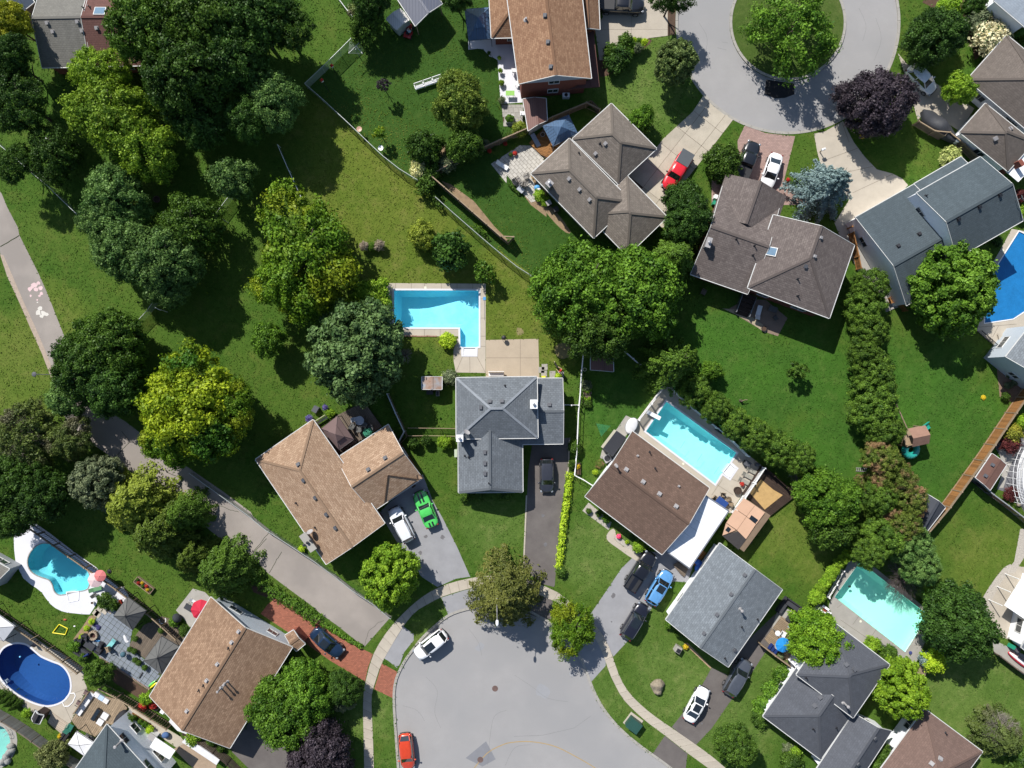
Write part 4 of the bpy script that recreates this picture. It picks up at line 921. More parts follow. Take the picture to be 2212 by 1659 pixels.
h13=house((2000,480),'slate-blue two-level gabled house with white siding ends, beside the blue-covered pool')
roof_vol(h13,[U('b3',815,255)[0],U('b3',1340,-42)[0],U('b3',1760,690)[0],U('b3',1235,985)[0]],3.2,5.2,'g','g',s_slate,w_white,over=.15,rf=.42)
roof_vol(h13,[U('b3',1320,52)[0],U('b3',1850,-248)[0],U('b3',2205,280)[0],U('b3',1655,592)[0]],5.8,7.7,'g','g',s_slate,w_white,over=.1)
roof_vol(h13,[U('b3',1300,-22)[0],U('b3',1690,-248)[0],U('b3',1800,-60)[0],U('b3',1410,160)[0]],3.25,3.9,'g','g',s_slate,w_white,over=.3,windows=False)
vents(h13,'b3',[1342,393,1168,492,2010,70,1840,168,1667,270],R_(30),m_darkmet,.36); pipes(h13,'b3',[1398,75,1415,610],h=.4); dish(h13,U('b3',2140,115)[0],R_(20))

h14=house((2130,230),'greige hip-roofed house at the upper right edge, behind the covered boat')
roof_vol(h14,U('a3',1742,660,2070,290,2640,760,2300,1130),3.2,5.4,'h','h',s_greige,w_white,over=.5,cap=s_greige)
roof_vol(h14,U('a3',1678,1095,1892,857,2294,1180,2080,1420),2.9,4.6,'h','h',s_greige,w_white,over=.4,cap=s_greige)
vents(h14,'a3',[2098,1068,1977,1148],R_(35),m_ventl,.4)
awning(h14,'a3',[2062,1422,2205,1242,2330,1340,2165,1510],2.6,m_aw,n=4,name='canopy_panel')
q=W1('a3',2020,1425); part('chimney',M().box((q.x,q.y,1.9),(.5,.8,3.8),R_(35)),surf('red_brick_wall',(.2,.065,.045)),h14)

h15=house((2300,850),'grey-roofed house with pale siding cut off by the right edge')
roof_vol(h15,U('b3',2062,1412,2290,1120,2700,1450,2470,1740),4.8,6.4,'g','g',s_grey2,w_blue,over=.3)
h16=house((2240,-20),'house with a pale roof cut off by the upper right corner')
roof_vol(h16,U('a3',1960,0,2230,230,2560,-160,2290,-390),4.5,6.0,'g','g',surf('pale_roofing',L(150,165,178),var=.1) if False else shg('pale_blue_shingles',(170,180,190),mix=.2),w_white,over=.3)
h17=house((-20,1240),'small grey-sided building cut off by the left edge beside the kidney-shaped teal pool','shed')
roof_vol(h17,[U('c0',-150,1500)[0],U('c0',78,1625)[0],U('c0',-60,1800)[0],U('c0',-290,1680)[0]],2.6,3.3,'g','g',s_wthr,w_grey,over=.15)
h18=house((2290,1330),'house with a white patio cover cut off by the right edge')
roof_vol(h18,U('d3',2330,60,2700,300,2500,900,2190,655),3.0,4.6,'g','g',s_grey2,w_white,over=.3)
q=[W(p,2.6) for p in U('d3',2190,90,2400,230,2270,460,2050,312)]
for k in range(6):
    a,b,c,d=q[0].lerp(q[3],k/6),q[0].lerp(q[3],(k+1)/6-.003),q[1].lerp(q[2],(k+1)/6-.003),q[1].lerp(q[2],k/6)
    part('patio_cover_panel',M().prism([tuple(x[:2]) for x in (a,b,c,d)],2.5,2.6),m_aw,h18)
for x,y in ((2050,312),(2120,200),(2190,92)):
    e=W1('d3',x,y,2.5); m=M().tube((e.x-.3,e.y,0),(e.x-.3,e.y,2.5),.06); part('patio_cover_post',m,m_whitep,h18)
# ---------------- foliage ----------------
rng=np.random.default_rng(11)
def leaf_mesh(name,P,Nn,size,tint,asp=.62,smooth=False):
    n=len(P); r=rng.normal(size=(n,3)); Nn=Nn/np.linalg.norm(Nn,axis=1,keepdims=True); t=np.cross(Nn,r); t/=np.linalg.norm(t,axis=1,keepdims=True)+1e-9; b=np.cross(Nn,t)
    s=size[:,None]; v=np.empty((n,4,3)); v[:,0]=P+t*s; v[:,1]=P+b*s*asp+Nn*s*.18; v[:,2]=P-t*s; v[:,3]=P-b*s*asp+Nn*s*.18
    me=bpy.data.meshes.new(name); me.vertices.add(n*4); me.vertices.foreach_set('co',v.reshape(-1).astype(np.float32)); me.loops.add(n*4); me.loops.foreach_set('vertex_index',np.arange(n*4,dtype=np.int32))
    me.polygons.add(n); me.polygons.foreach_set('loop_start',np.arange(0,n*4,4,dtype=np.int32)); me.polygons.foreach_set('loop_total',np.full(n,4,dtype=np.int32))
    at=me.attributes.new('tint','FLOAT','POINT'); at.data.foreach_set('value',np.repeat(tint,4).astype(np.float32)); me.update(calc_edges=True); me.materials.append(None); return me
def unit(v): return v/(np.linalg.norm(v,axis=-1,keepdims=True)+1e-9)
def broad(seed,nl,per,lr,leaf,flat=.75,irr=.2,name='crown',fill=.18,drop=-.55,el=.35):
    g=np.random.default_rng(seed); ph=g.uniform(0,6.28,4); Ps=[];Ns=[];Ts=[]
    for i in range(nl):
        th=i*2.39996+g.uniform(-.3,.3); sz=drop+(1-drop)*((i+.5)/nl); sz=min(.99,max(drop,sz+g.uniform(-.08,.08))); cz=math.sqrt(max(0,1-sz*sz))
        R=1+irr*(.5*math.sin(2*th+ph[0])+.35*math.sin(3*th+ph[1])+.3*math.sin(5*th+ph[2])); k=g.uniform(.74,1.0)
        rl=lr*g.uniform(.65,1.35); c=np.array([R*(1-lr*.8)*cz*math.cos(th)*k,R*(1-lr*.8)*cz*math.sin(th)*k,flat*sz*k*(1-lr*.5)])
        outw=unit(np.array([c[0],c[1],c[2]+.25])); d=unit(unit(g.normal(size=(per,3)))+outw*.75+np.array([0,0,.35])); rr=g.uniform(.35,1.3,size=(per,1))**.9
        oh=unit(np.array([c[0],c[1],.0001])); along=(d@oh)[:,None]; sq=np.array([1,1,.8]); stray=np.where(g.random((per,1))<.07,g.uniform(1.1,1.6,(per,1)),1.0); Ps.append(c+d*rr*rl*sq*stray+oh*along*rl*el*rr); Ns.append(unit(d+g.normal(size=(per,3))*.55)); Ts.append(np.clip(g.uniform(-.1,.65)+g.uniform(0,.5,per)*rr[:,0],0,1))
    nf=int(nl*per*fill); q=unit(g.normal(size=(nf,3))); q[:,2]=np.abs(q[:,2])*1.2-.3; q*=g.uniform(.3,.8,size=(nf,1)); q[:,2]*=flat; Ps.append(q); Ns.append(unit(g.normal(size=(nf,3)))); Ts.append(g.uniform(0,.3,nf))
    P=np.concatenate(Ps);Nn=np.concatenate(Ns);T=np.concatenate(Ts); return leaf_mesh(name,P,Nn,leaf*(.45+1.25*g.random(len(P))**1.6),T)
def conifer(seed,nb,per,leaf,name='crown',pw=.85,spread=.09,dr=.16):
    g=np.random.default_rng(seed); Ps=[];Ns=[];Ts=[]
    for i in range(nb):
        h=((i+.5)/nb)**.8*.97; L_=(1-h)**pw*g.uniform(.8,1.12)+.03; th=i*2.39996+g.uniform(-.25,.25); m=max(12,int(per*(L_+.15)))
        s=g.uniform(.08,1,m)**.8; lat=g.normal(size=m)*spread*(1.15-s)*L_*1.6; x=s*L_; ca,sa=math.cos(th),math.sin(th)
        P=np.stack([x*ca-lat*sa,x*sa+lat*ca,h-s*s*dr*L_*1.4+.06*s+g.normal(size=m)*.012],1); Nn=unit(np.stack([ca*.5+g.normal(size=m)*.45,sa*.5+g.normal(size=m)*.45,.8+g.normal(size=m)*.4],1))
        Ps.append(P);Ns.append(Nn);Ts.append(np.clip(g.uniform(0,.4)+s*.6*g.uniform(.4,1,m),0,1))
    P=np.concatenate(Ps);Nn=np.concatenate(Ns);T=np.concatenate(Ts); return leaf_mesh(name,P,Nn,leaf*g.uniform(.6,1.3,len(P)),T,asp=.45)
PR={}
for k in range(4): PR['big%d'%k]=broad(20+k,240,190,.125,.026,.7,.24)
for k in range(3): PR['airy%d'%k]=broad(40+k,180,140,.12,.028,.6,.36,fill=.08,el=.7)
for k in range(2): PR['clump%d'%k]=broad(50+k,230,165,.1,.029,.8,.12,fill=.25,el=.15)
for k in range(3): PR['med%d'%k]=broad(60+k,95,160,.18,.044,.8,.26)
for k in range(2): PR['cedar%d'%k]=broad(88+k,170,170,.12,.024,.9,.1,drop=-.2,el=.0,fill=.2)
for k in range(2): PR['lace%d'%k]=broad(46+k,100,190,.13,.027,.6,.55,fill=.03,el=1.0)
for k in range(2): PR['thin%d'%k]=broad(66+k,26,70,.26,.085,.8,.5,fill=.02)
for k in range(3): PR['shrub%d'%k]=broad(70+k,34,100,.32,.085,.85,.14,drop=-.1)
for k in range(2): PR['ball%d'%k]=broad(80+k,60,60,.2,.075,.9,.04,drop=-.1,fill=.3)
for k in range(3): PR['spruce%d'%k]=conifer(90+k,90,280,.027)
for k in range(2): PR['yew%d'%k]=conifer(95+k,70,320,.028,pw=.6,spread=.13,dr=.3)
def trunk_mesh(seed,limbs=5,h0=.25):
    g=random.Random(seed); m=M(); p=Vector((0,0,-.02)); r=.05; pts=[]
    for k in range(5): q=p+Vector((g.uniform(-.03,.03),g.uniform(-.03,.03),.19)); m.tube(p,q,r,r*.8,n=8,cap=False); pts.append(q); p=q; r*=.8
    for k in range(limbs):
        s=pts[k%4]; a=k*2.4+g.uniform(-.4,.4); e=s+Vector((math.cos(a)*.22,math.sin(a)*.22,.17)); m.tube(s,e,.022,.014,n=6,cap=False)
        f=e+Vector((math.cos(a+.3)*.2,math.sin(a+.3)*.2,.1)); m.tube(e,f,.014,.005,n=5); m.tube(e,e+Vector((math.cos(a-.6)*.16,math.sin(a-.6)*.16,.12)),.012,.004,n=5)
    return mk('trunk',m,m_bark,True)
TR=[trunk_mesh(k) for k in range(3)]
def wm(c,k):
    r,g,b=lin(c); green=g>r*.9 and g>b*1.15; q=1.4*k; return (r*q*(1.06 if green else 1),g*q,b*q*(.84 if green else 1))
def lm(name,a,b,c=None,patch=None,k=1.0): return leafm(name,wm(a,k),wm(b,k),tuple(x*k for x in lin(c)) if c else None,patch)
f_mid=lm('leaf_mid_green',(38,64,20),(78,108,40)); f_deep=lm('leaf_deep_green',(30,56,22),(66,98,40)); f_bright=lm('leaf_bright_green',(44,78,20),(92,128,42))
f_yel=lm('leaf_yellow_green',(84,110,20),(132,148,34),(60,98,24),.7); f_yel2=lm('leaf_green_with_gold_tips',(56,92,20),(98,130,34),(132,148,32),.8)
f_lime=lm('leaf_lime',(74,112,26),(128,160,50)); f_blue=lm('leaf_bluish_green',(42,74,34),(96,126,70)); f_cat=lm('leaf_dull_dark_green',(40,66,36),(92,118,74))
f_spruce=lm('needle_blue_grey',(76,98,100),(142,162,160)); f_yew=lm('needle_olive',(44,68,24),(96,116,46)); f_cedar=lm('needle_cedar',(42,70,26),(90,120,44)); f_brown=lm('needle_half_dead',(50,72,26),(96,112,48),(146,118,86),1.1)
f_purple=lm('leaf_purple',(34,28,33),(70,62,69)); f_olive=lm('leaf_olive_brown',(54,68,30),(104,108,56)); f_grey=lm('leaf_grey_green',(66,82,62),(118,130,104)); f_dull=lm('leaf_dull_olive',(46,64,30),(92,108,56),(98,98,72),.8)
f_dk=lm('leaf_dark_green',(32,58,22),(66,96,36)); f_willow=lm('leaf_light_olive',(84,104,36),(132,146,60)); f_hi=lm('leaf_chartreuse',(112,146,30),(166,190,56)); f_wht=lm('leaf_variegated_cream',(150,160,110),(215,215,180)); f_fl=lm('petal_cream_white',(190,188,160),(232,228,205),(80,110,60),5)  # f_dk is a plain dark green for dense crowns and shrubs
f_pink=lm('plume_pinkish',(128,118,102),(160,148,132)); f_vio=lm('petal_violet',(90,78,150),(140,125,190),(70,95,60),9); f_red=lm('petal_red',(170,30,45),(210,60,60),(60,95,40),9); f_yflow=lm('petal_yellow',(200,170,30),(230,205,60),(80,110,40),8)
NT=[0]
def tree(proto,label,u,v,r,h,mat,cat='tree',group=None,sx=1,sy=1,name=None,hz=None,trunk=True,rot=None,low=.0):
    """crown seen centred at picture (u,v) with picture radius r; h = height in metres"""
    NT[0]+=1; con=proto[:3] in('spr','yew')
    rad=r/S*(H-h*.6)/H
    if con: zc=h*.45; rad*=1.22
    else:
        semi=min(rad*(hz or .95),h*.52); zc=h-semi*.95
    c=W((u,v),zc+(0 if con else semi*.25)); g=Vector((c.x,c.y,0)); nm=name or ('pine_tree' if con else 'tree')
    t=thing(nm,g,label,cat,group)
    k=(NT[0]*7)%5
    vs_=[p for p in PR if p.startswith(proto)]; me=PR[vs_[NT[0]%len(vs_)]]
    cr=link('crown',me,t,(0,0,low if con else zc)); cr.rotation_euler=(0,0,rot if rot is not None else NT[0]*1.7)
    cr.scale=(rad*sx,rad*sy,h-low if con else semi/.75); cr.material_slots[0].link='OBJECT'; cr.material_slots[0].material=mat
    if trunk:
        tr=link('trunk',TR[NT[0]%3],t); th=h*.9; s=max(.6,min(1.6,h/9)); tr.scale=(rad*1.2 if not con else h*.35,rad*1.2 if not con else h*.35,th) if rad>1.2 else (h*.4,h*.4,th)
    return t
G1='trees in the shady back yards at the top left'; 
for k,(p,u,v,r,h,m,l) in enumerate([
 ('big',330,55,92,12,f_mid,'tall green maple overhanging the maroon half of the roof'),
 ('big',430,35,95,12.5,f_mid,'broad green tree at the top edge, just right of the maroon roof'),
 ('big',535,30,85,11.5,f_deep,'dark green tree at the top edge beside the dark shed roof'),
 ('big',400,150,92,12,f_dk,'dense mid-green tree in the middle of the top left grove'),
 ('big',500,120,75,11,f_deep,'dark tree left of the bluish tarpaulin in the top left grove'),
 ('airy',238,250,88,9.5,lm('leaf_soft_yellow_green',(70,102,30),(120,148,48)),'loose yellow-green tree below the maroon and grey roof'),
 ('airy',210,150,55,8,lm('leaf_soft_yellow_green',(70,102,30),(120,148,48)),'small yellow-green crown at the eave of the grey-roofed house'),
 ('airy',300,315,70,8.5,lm('leaf_soft_yellow_green',(70,102,30),(120,148,48)),'drooping yellow-green tree above the bluish clump'),
 ('big',15,45,42,8,lm('leaf_golden_green',(98,112,28),(150,155,44)),'golden green tree on the left edge near the top'),
 ('big',5,120,50,9,f_deep,'dark tree on the left edge below the golden one'),
 ('airy',30,215,60,9,f_deep,'very dark tree over the deep shade at the upper left edge'),
 ('airy',430,260,60,8,f_deep,'shaded tree right of the small bright lawn gap in the grove'),
 ('big',590,215,60,8.5,f_blue,'bluish green tree at the corner where the wire fence turns'),
 ('big',530,250,48,8,f_deep,'dark tree left of the bluish one at the wire fence corner'),
 ('med',500,385,45,6.5,f_blue,'rounded bluish tree standing alone above the wire gate'),
 ('big',245,425,66,8,f_blue,'bluish maple at the top of the long clump by the foot path'),
 ('big',225,480,58,8,f_blue,'bluish maple on the left flank of the clump by the foot path'),
 ('big',265,535,72,8.5,f_blue,'broad bluish maple in the middle of the clump by the foot path'),
 ('big',345,560,75,9,f_blue,'largest bluish maple of the clump by the foot path'),
 ('airy',405,490,70,7.5,f_mid,'looser greener tree on the right of the clump by the foot path'),
 ('big',355,620,46,7,f_blue,'lowest bluish maple of the clump, next to the wire fence'),
 ('airy',20,350,40,7,f_dk,'dark tree on the left edge above the wire fence'),
 ('airy',480,20,60,10,f_deep,'dark tree at the top edge between the larger maples'),
 ('airy',110,330,55,7,f_dk,'small shaded tree above the wire fence near the left edge'),
 ('airy',600,40,60,10,f_dk,'dark tree at the top edge throwing shade on the corner lawn')]): tree(p,l,u,v,r,h,m,group=G1)
tree('airy','large honey locust, golden at the top and green below, left of the L-shaped pool',655,548,108,9.5,f_yel2,sy=1.15,rot=.3)
tree('airy','second stem of the golden honey locust, trailing down toward the catalpa',610,610,62,8,f_yel2)
tree('clump','huge rounded dull-green catalpa left of the lawn with the rusty shed',765,757,112,9.5,f_cat,rot=0)
tree('med','small pale tree alone on the lawn left of the big catalpa',577,734,36,5,f_bright)
tree('med','lime shrub squeezed between the honey locust and the pool deck',802,643,42,3.5,f_lime,'shrub',name='shrub')
tree('med','pale green shrub left of the dark round bush above the L-shaped pool',912,507,30,3,f_willow,'shrub',name='shrub')
tree('ball','dark round bush above the top edge of the L-shaped pool',973,540,43,4.2,f_deep,'shrub',name='shrub')
tree('thin','thin young tree at the top right corner of the L-shaped pool',1047,588,24,3.2,f_bright)
tree('shrub','pinkish feathery plume nearer the honey locust on the dry lawn',786,531,9,1.2,f_pink,'plant',name='ornamental_grass',trunk=False); tree('shrub','pinkish feathery plume on the right of its pair on the dry lawn',820,530,11,1.3,f_pink,'plant',name='ornamental_grass',trunk=False); tree('shrub','small green plant between two pinkish plumes on the dry lawn',804,533,9,1,f_bright,'plant',name='shrub',trunk=False)
tree('ball','round chartreuse shrub tucked in the inner corner of the L-shaped pool deck',967,736,18,1.3,f_hi,'shrub',name='shrub',trunk=False)
tree('shrub','grey-green shrub at the upper left corner of the grey hipped house',972,815,16,1.2,f_grey,'shrub',name='shrub',trunk=False); tree('shrub','tiny lime plant beside the rusty shed roof',957,814,6,.7,f_hi,'plant',name='shrub',trunk=False)
for u,v,r,l in ((893,958,13,'darkest of three clipped shrubs beside the narrow wire fence bed'),(921,952,12,'middle clipped shrub below the narrow fenced bed'),(961,955,16,'lime clipped oval shrub at the corner of the grey house')): tree('ball',l,u,v,r,1.4,f_lime if u==961 else f_dk,'shrub',name='shrub',trunk=False,group='clipped shrubs left of the grey house')
tree('big','dark leafy tree at the bend of the foot path, upper of its group',232,738,74,8.5,f_mid); tree('big','dark olive tree at the bend of the foot path, left of its group',180,785,72,8.5,f_dk,rot=1); tree('big','very dark tree at the bend of the foot path, lower of its group',238,835,68,8,f_deep); tree('med','small bluish tree where the foot path narrows',142,862,40,5.5,f_blue)
tree('big','big golden yellow tree in the lower left yard, green on its shaded side',412,880,112,10,f_yel,rot=.2)  # green leaf colour comes in broad random patches
tree('airy','golden yellow limb reaching right from the big golden tree',500,875,48,8,f_yel2); tree('big','green lower crown under the big golden tree',370,950,62,7.5,f_yel2)
tree('airy','half bare grey-twigged tree at the left edge above the teal kidney pool',45,945,70,7,f_dull); tree('airy','dull green tree with bare twigs right of the half bare one',145,950,46,6,f_dull,rot=2)
tree('big','dark tree at the left edge, over the small glass shed',22,1045,62,8,f_dk); tree('big','dark tree shading the top of the teal kidney pool',80,1075,58,7.5,f_deep); tree('big','dark tree at the left edge beside the teal kidney pool',12,1120,50,7.5,f_dk)
tree('clump','grey-leaved rounded tree on the lower side of the foot path',207,1043,58,6.5,f_grey,rot=1)
tree('yew','broad feathery light green conifer beside the foot path',292,1088,95,8,f_willow); tree('yew','dark feathery conifer below the light green one',345,1150,82,8,f_yew); tree('yew','dark cedar at the left of the foot path bend, under the feathery conifers',400,1110,55,7,f_cedar)
tree('yew','olive conifer leaning toward the foot path above the tan roof',478,1235,76,8,f_cedar); tree('yew','dark conifer between the raised flower bed and the foot path',415,1205,50,6,f_yew)
tree('clump','lime green maple at the foot of the green coupe driveway',841,1247,67,7,f_lime,rot=.5)
tree('yew','olive-brown tree beside the street lamp above the lower cul-de-sac',1087,1287,88,8.5,f_olive,'tree',name='tree',low=1.2)
tree('airy','yellow-green young tree on the strip by the sidewalk, right of the street lamp',1235,1360,54,5.5,f_yel2,rot=3)
tree('big','tall green tree overhanging the right eave of the mottled tan house',655,1502,62,6,f_bright); tree('big','lower half of the green grove at the mottled tan house',610,1540,78,6.5,f_bright)
tree('big','purple plum tree at the bottom edge left of the sidewalk',690,1640,72,6.5,f_purple); tree('yew','pale feathery juniper sprig among the shade by the sidewalk',738,1518,30,3,f_grey,'shrub',name='shrub',low=.3)
tree('big','dark green tree in the shade left of the sidewalk bottom',742,1490,36,4.5,f_dk)
tree('big','round green tree at the bottom edge below the white sedan driveway',1590,1612,44,6,f_mid)
tree('big','bright lime rosette tree over the left corner of the charcoal roof',1771,1385,64,6.5,lm('leaf_fern_lime',(64,104,22),(114,150,42)),'tree',name='tree',low=1.5); tree('clump','bright lime maple between the charcoal and mauve roofs',1948,1490,64,7,lm('leaf_spring_green',(74,110,24),(124,156,44)),rot=1.1)
tree('big','large dark green maple shading the turquoise pool corner',2078,1350,78,8,f_deep,rot=2)
tree('yew','clipped lime conifer beside the bare grey shrub at the lower right',2020,1283,28,4,f_lime,'shrub',name='shrub'); tree('shrub','lime shrub by the timber steps at the lower right',2017,1428,24,2.5,f_hi,'shrub',name='shrub',trunk=False); tree('shrub','silver-blue shrub beside the timber steps at the lower right',2000,1424,15,1.6,f_spruce,'shrub',name='shrub',trunk=False)
tree('ball','round clipped shrub nearest the charcoal roof by the turquoise pool',1885,1393,19,1.8,f_lime,'shrub',name='shrub',trunk=False); tree('ball','dark round shrub at the charcoal roof corner by the turquoise pool',1918,1413,20,2,f_mid,'shrub',name='shrub',trunk=False)
tree('yew','grey-green half bare conifer in the lower right corner',2165,1590,65,5,f_dull); tree('shrub','green shrub at the lower right corner beside the half bare conifer',2200,1640,30,2,f_mid,'shrub',name='shrub')
tree('big','huge fresh green maple left of its twin, below the taupe roofs',1255,620,102,10,f_bright,rot=.4); tree('big','huge fresh green maple right of its twin, below the taupe roofs',1370,640,105,10,f_bright,rot=2.2); tree('big','lower crown of the twin maples reaching over the wire fence',1300,705,75,9,f_mid)
tree('yew','olive feathery yew between the twin maples and the plum-grey roof',1460,560,66,7.5,f_cedar); tree('big','darker maple at the corner of the red pickup driveway',1488,468,54,6.5,f_deep); tree('med','low dark shrub in front of the parked red pickup',1478,425,38,4,f_deep)
tree('spruce','spreading olive spruce below the plum-grey house',1452,785,74,9,f_cedar); tree('med','leafy sapling at the back of the wide vivid lawn',1538,800,22,2.5,f_bright)
tree('thin','faint spindly sapling in the middle of the vivid lawn',1722,800,20,3,f_mid)
tree('clump','big bright green maple beside the blue-covered pool',2064,618,98,8.5,lm('leaf_fresh_green',(50,84,22),(98,134,46)),rot=.8)
tree('lace','large lobed maple on the round island of the upper cul-de-sac',1718,45,92,8.5,f_bright,rot=.9); tree('big','purple-leaved maple beside the upper cul-de-sac',1900,216,76,7,f_purple,rot=1.4)
tree('big','large deep green tree by the white hatchback at the top right',2026,74,60,6.5,f_deep,rot=.6); tree('spruce','silvery blue spruce above the plum-grey house',1787,405,74,9,f_spruce)
tree('med','lime tree at the left corner of the upper greige roof',2075,190,32,4.5,f_lime); tree('ball','variegated pale round shrub at the end of the wood fence',2052,338,22,2.5,lm('leaf_variegated_green',(110,130,70),(178,186,130)),'shrub',name='shrub',trunk=False)
tree('shrub','cream-white flowering shrub at the upper right corner',2143,82,40,3,f_fl,'shrub',name='shrub'); tree('ball','low green shrub above the cream flowering shrub at the top edge',2050,14,26,2.2,f_lime,'shrub',name='shrub'); tree('shrub','dull green shrub left of the cream flowering one',2116,44,26,2.5,f_grey,'shrub',name='shrub'); tree('med','small dark tree at the top edge near the corner',2108,5,26,3,f_deep)
for k,(x,y) in enumerate([(1940,70),(2030,130),(2060,215),(2150,240),(2190,330)]):
    u,v=U('a3',x,y)[0]; tree('spruce',['slim dark cypress nearest the top edge at the upper right','second slim cypress along the upper right fence','third slim cypress, behind the cream shrub','fourth slim cypress along the upper right fence','slim cypress at the right edge of the photograph'][k],u,v,13,3.2,f_yew,name='cypress',group='slim cypresses along the upper right fence')
tree('clump','rounded grey-green tree overhanging the upper cul-de-sac kerb',1461,130,47,6,lm('leaf_silvery_green',(52,76,36),(108,126,78)),rot=.1); tree('med','round green tree at the corner of the taupe roof by the driveway',1387,255,27,3.5,f_bright); tree('med','leafy bush at the corner of the black pickup on the pink driveway',1563,350,40,4,f_mid)
tree('med','round green tree on the right of the small white shed',789,55,34,4.5,f_mid); tree('big','full rounded tree beside the white glider bench',992,215,60,7,lm('leaf_muted_green',(54,80,28),(110,128,56)),rot=.3); tree('med','dark crown below the full rounded tree near the plank fence',1003,310,38,5,f_mid)
tree('med','dark bluish shrub tree near the dry patch by the plank fence',918,318,38,4,f_dk); tree('shrub','cream-leaved shrub at the corner of the wire and plank fences',905,365,18,2,f_wht,'shrub',name='shrub'); tree('shrub','green shrub right of the cream one at the fence corner',930,372,22,2,f_mid,'shrub',name='shrub'); tree('shrub','dull shrub along the plank fence near the dry patch',965,352,20,1.8,f_grey,'shrub',name='shrub')
tree('thin','small purple-leaved ornamental tree in the middle of the deep green lawn',828,183,13,3,f_purple); tree('thin','spindly gold-leaved sapling near the white birdbath',820,286,13,2.6,f_yel2)
tree('thin','vine hanging over the wire fence at the plank fence corner',918,400,22,2,f_mid,'shrub',name='shrub',trunk=False)
tree('shrub','spiky grass clump at the lower end of the white patio',1123,279,15,1.6,f_willow,'plant',name='ornamental_grass',trunk=False)
for k,(x,y,r,m,l) in enumerate([(870,430,17,f_mid,'dark shrub nearest the orange-brown house in the curved bed'),(985,350,17,f_mid,'tall green shrub in the curved bed by the concrete drive'),(1055,345,8,f_hi,'small yellow shrub in the curved bed'),(1095,345,8,f_bright,'small green mound between two yellow ones in the curved bed'),(1140,350,8,f_hi,'bright yellow mound at the tip of the curved bed'),(1040,375,10,f_bright,'pale hosta clump in the middle of the curved bed'),(1085,395,11,f_grey,'grey-green hosta clump near the tip of the curved bed'),(1115,380,7,f_lime,'tiny lime plant in the curved bed'),(940,470,22,f_deep,'dark leafy clump at the lower end of the curved bed'),(900,520,22,f_deep,'dark shrub casting a long shadow below the curved bed'),(970,430,9,f_red,'red-flowered plant in the curved bed'),(1000,440,12,f_bright,'bright leafy plant in the heart of the curved bed')]):
    u,v=U('a2',x,y)[0]; tree('shrub',l,u,v,r,.9+r*.05,m,'shrub',name='shrub',trunk=False,group='plants in the curved bed at the top')
tree('big','dark tree at the top edge above the small white shed',800,-15,45,7,f_deep); tree('airy','tree just above the top edge over the concrete driveway apron',1455,-15,40,7,f_dk); tree('big','dark tree at the top edge right of the dark shed roof',985,-25,40,7,f_deep)
# cedar hedge of separate trees at the right
hg='cedars of the long tall hedge at the right'
ced=[(1880,620,40,'cedar at the top end of the tall hedge, next to the narrow concrete walk'),(1872,668,42,'second cedar down the tall hedge at the right'),(1880,715,44,'third cedar down the tall hedge at the right'),(1868,762,44,'fourth cedar down the tall hedge, nearest the plum-grey house shadow'),(1885,800,46,'fifth cedar down the tall hedge at the right'),(1890,845,48,'sixth cedar of the tall hedge, above the swing beam'),(1885,890,48,'seventh cedar of the tall hedge, at the swing beam'),(1910,930,52,'eighth cedar of the tall hedge, touching the wooden play house')]
for u,v,r,l in ced: tree('cedar',l,u,v,r*(.84+.12*(v%3)),5,f_cedar,name='cedar',group=hg)
for u,v,r,m,l in [(1905,990,42,f_brown,'cedar with brown dead tips just below the play set'),(1930,1035,50,f_brown,'half-dead cedar with a broad brown patch near the grey ladder'),(1960,1080,44,f_brown,'browned cedar left of the dark shed roof'),(1900,1075,40,f_cedar,'green cedar left of the browned ones'),(1945,1130,46,f_brown,'brown-tipped cedar at the lower left of the dark shed'),(1905,1160,52,f_cedar,'broad cedar above the turquoise pool'),(1970,1180,48,f_blue,'bluish tree above the turquoise pool near the plank fence end'),(1990,1225,44,f_blue,'lower bluish tree beside the bare grey shrub'),(1880,1195,38,f_cedar,'cedar at the upper end of the turquoise pool')]: tree('cedar',l,u,v,r,5.5,m,name='cedar',group='mixed cedars between the vivid lawn and the plank fence')
for u,v,r,l in [(1500,845,44,'first cedar at the corner of the bright cyan pool fence'),(1545,880,42,'second cedar along the bright cyan pool'),(1590,915,42,'third cedar along the bright cyan pool'),(1632,942,46,'fourth cedar, at the middle of the bright cyan pool'),(1680,968,48,'fifth cedar along the bright cyan pool'),(1725,990,46,'last cedar of the row, by the grey bare shrub')]: tree('cedar',l,u,v,r*(.86+.07*(u%3)),4.5,f_cedar,name='cedar',group='cedars along the bright cyan pool')
tree('big','bright green tree at the lower end of the vivid lawn',1790,1080,68,7,f_bright,rot=1); tree('med','dark green tree under the bright one at the vivid lawn end',1800,1140,45,5.5,f_mid)
tree('shrub','small brown dying shrub beside the terracotta pot',1862,1040,16,1.2,f_brown,'shrub',name='shrub',trunk=False)
for k,(x,y) in enumerate([(750,1505),(715,1540),(670,1580),(620,1640)]):
    u,v=U('c3',x,y)[0]; tree('ball',['topmost lime arborvitae beside the turquoise pool','second lime arborvitae beside the turquoise pool','third lime arborvitae beside the turquoise pool','fourth lime arborvitae beside the turquoise pool'][k],u,v,12,1.8,f_lime,'shrub',name='arborvitae',trunk=False,group='clipped arborvitae row beside the turquoise pool')
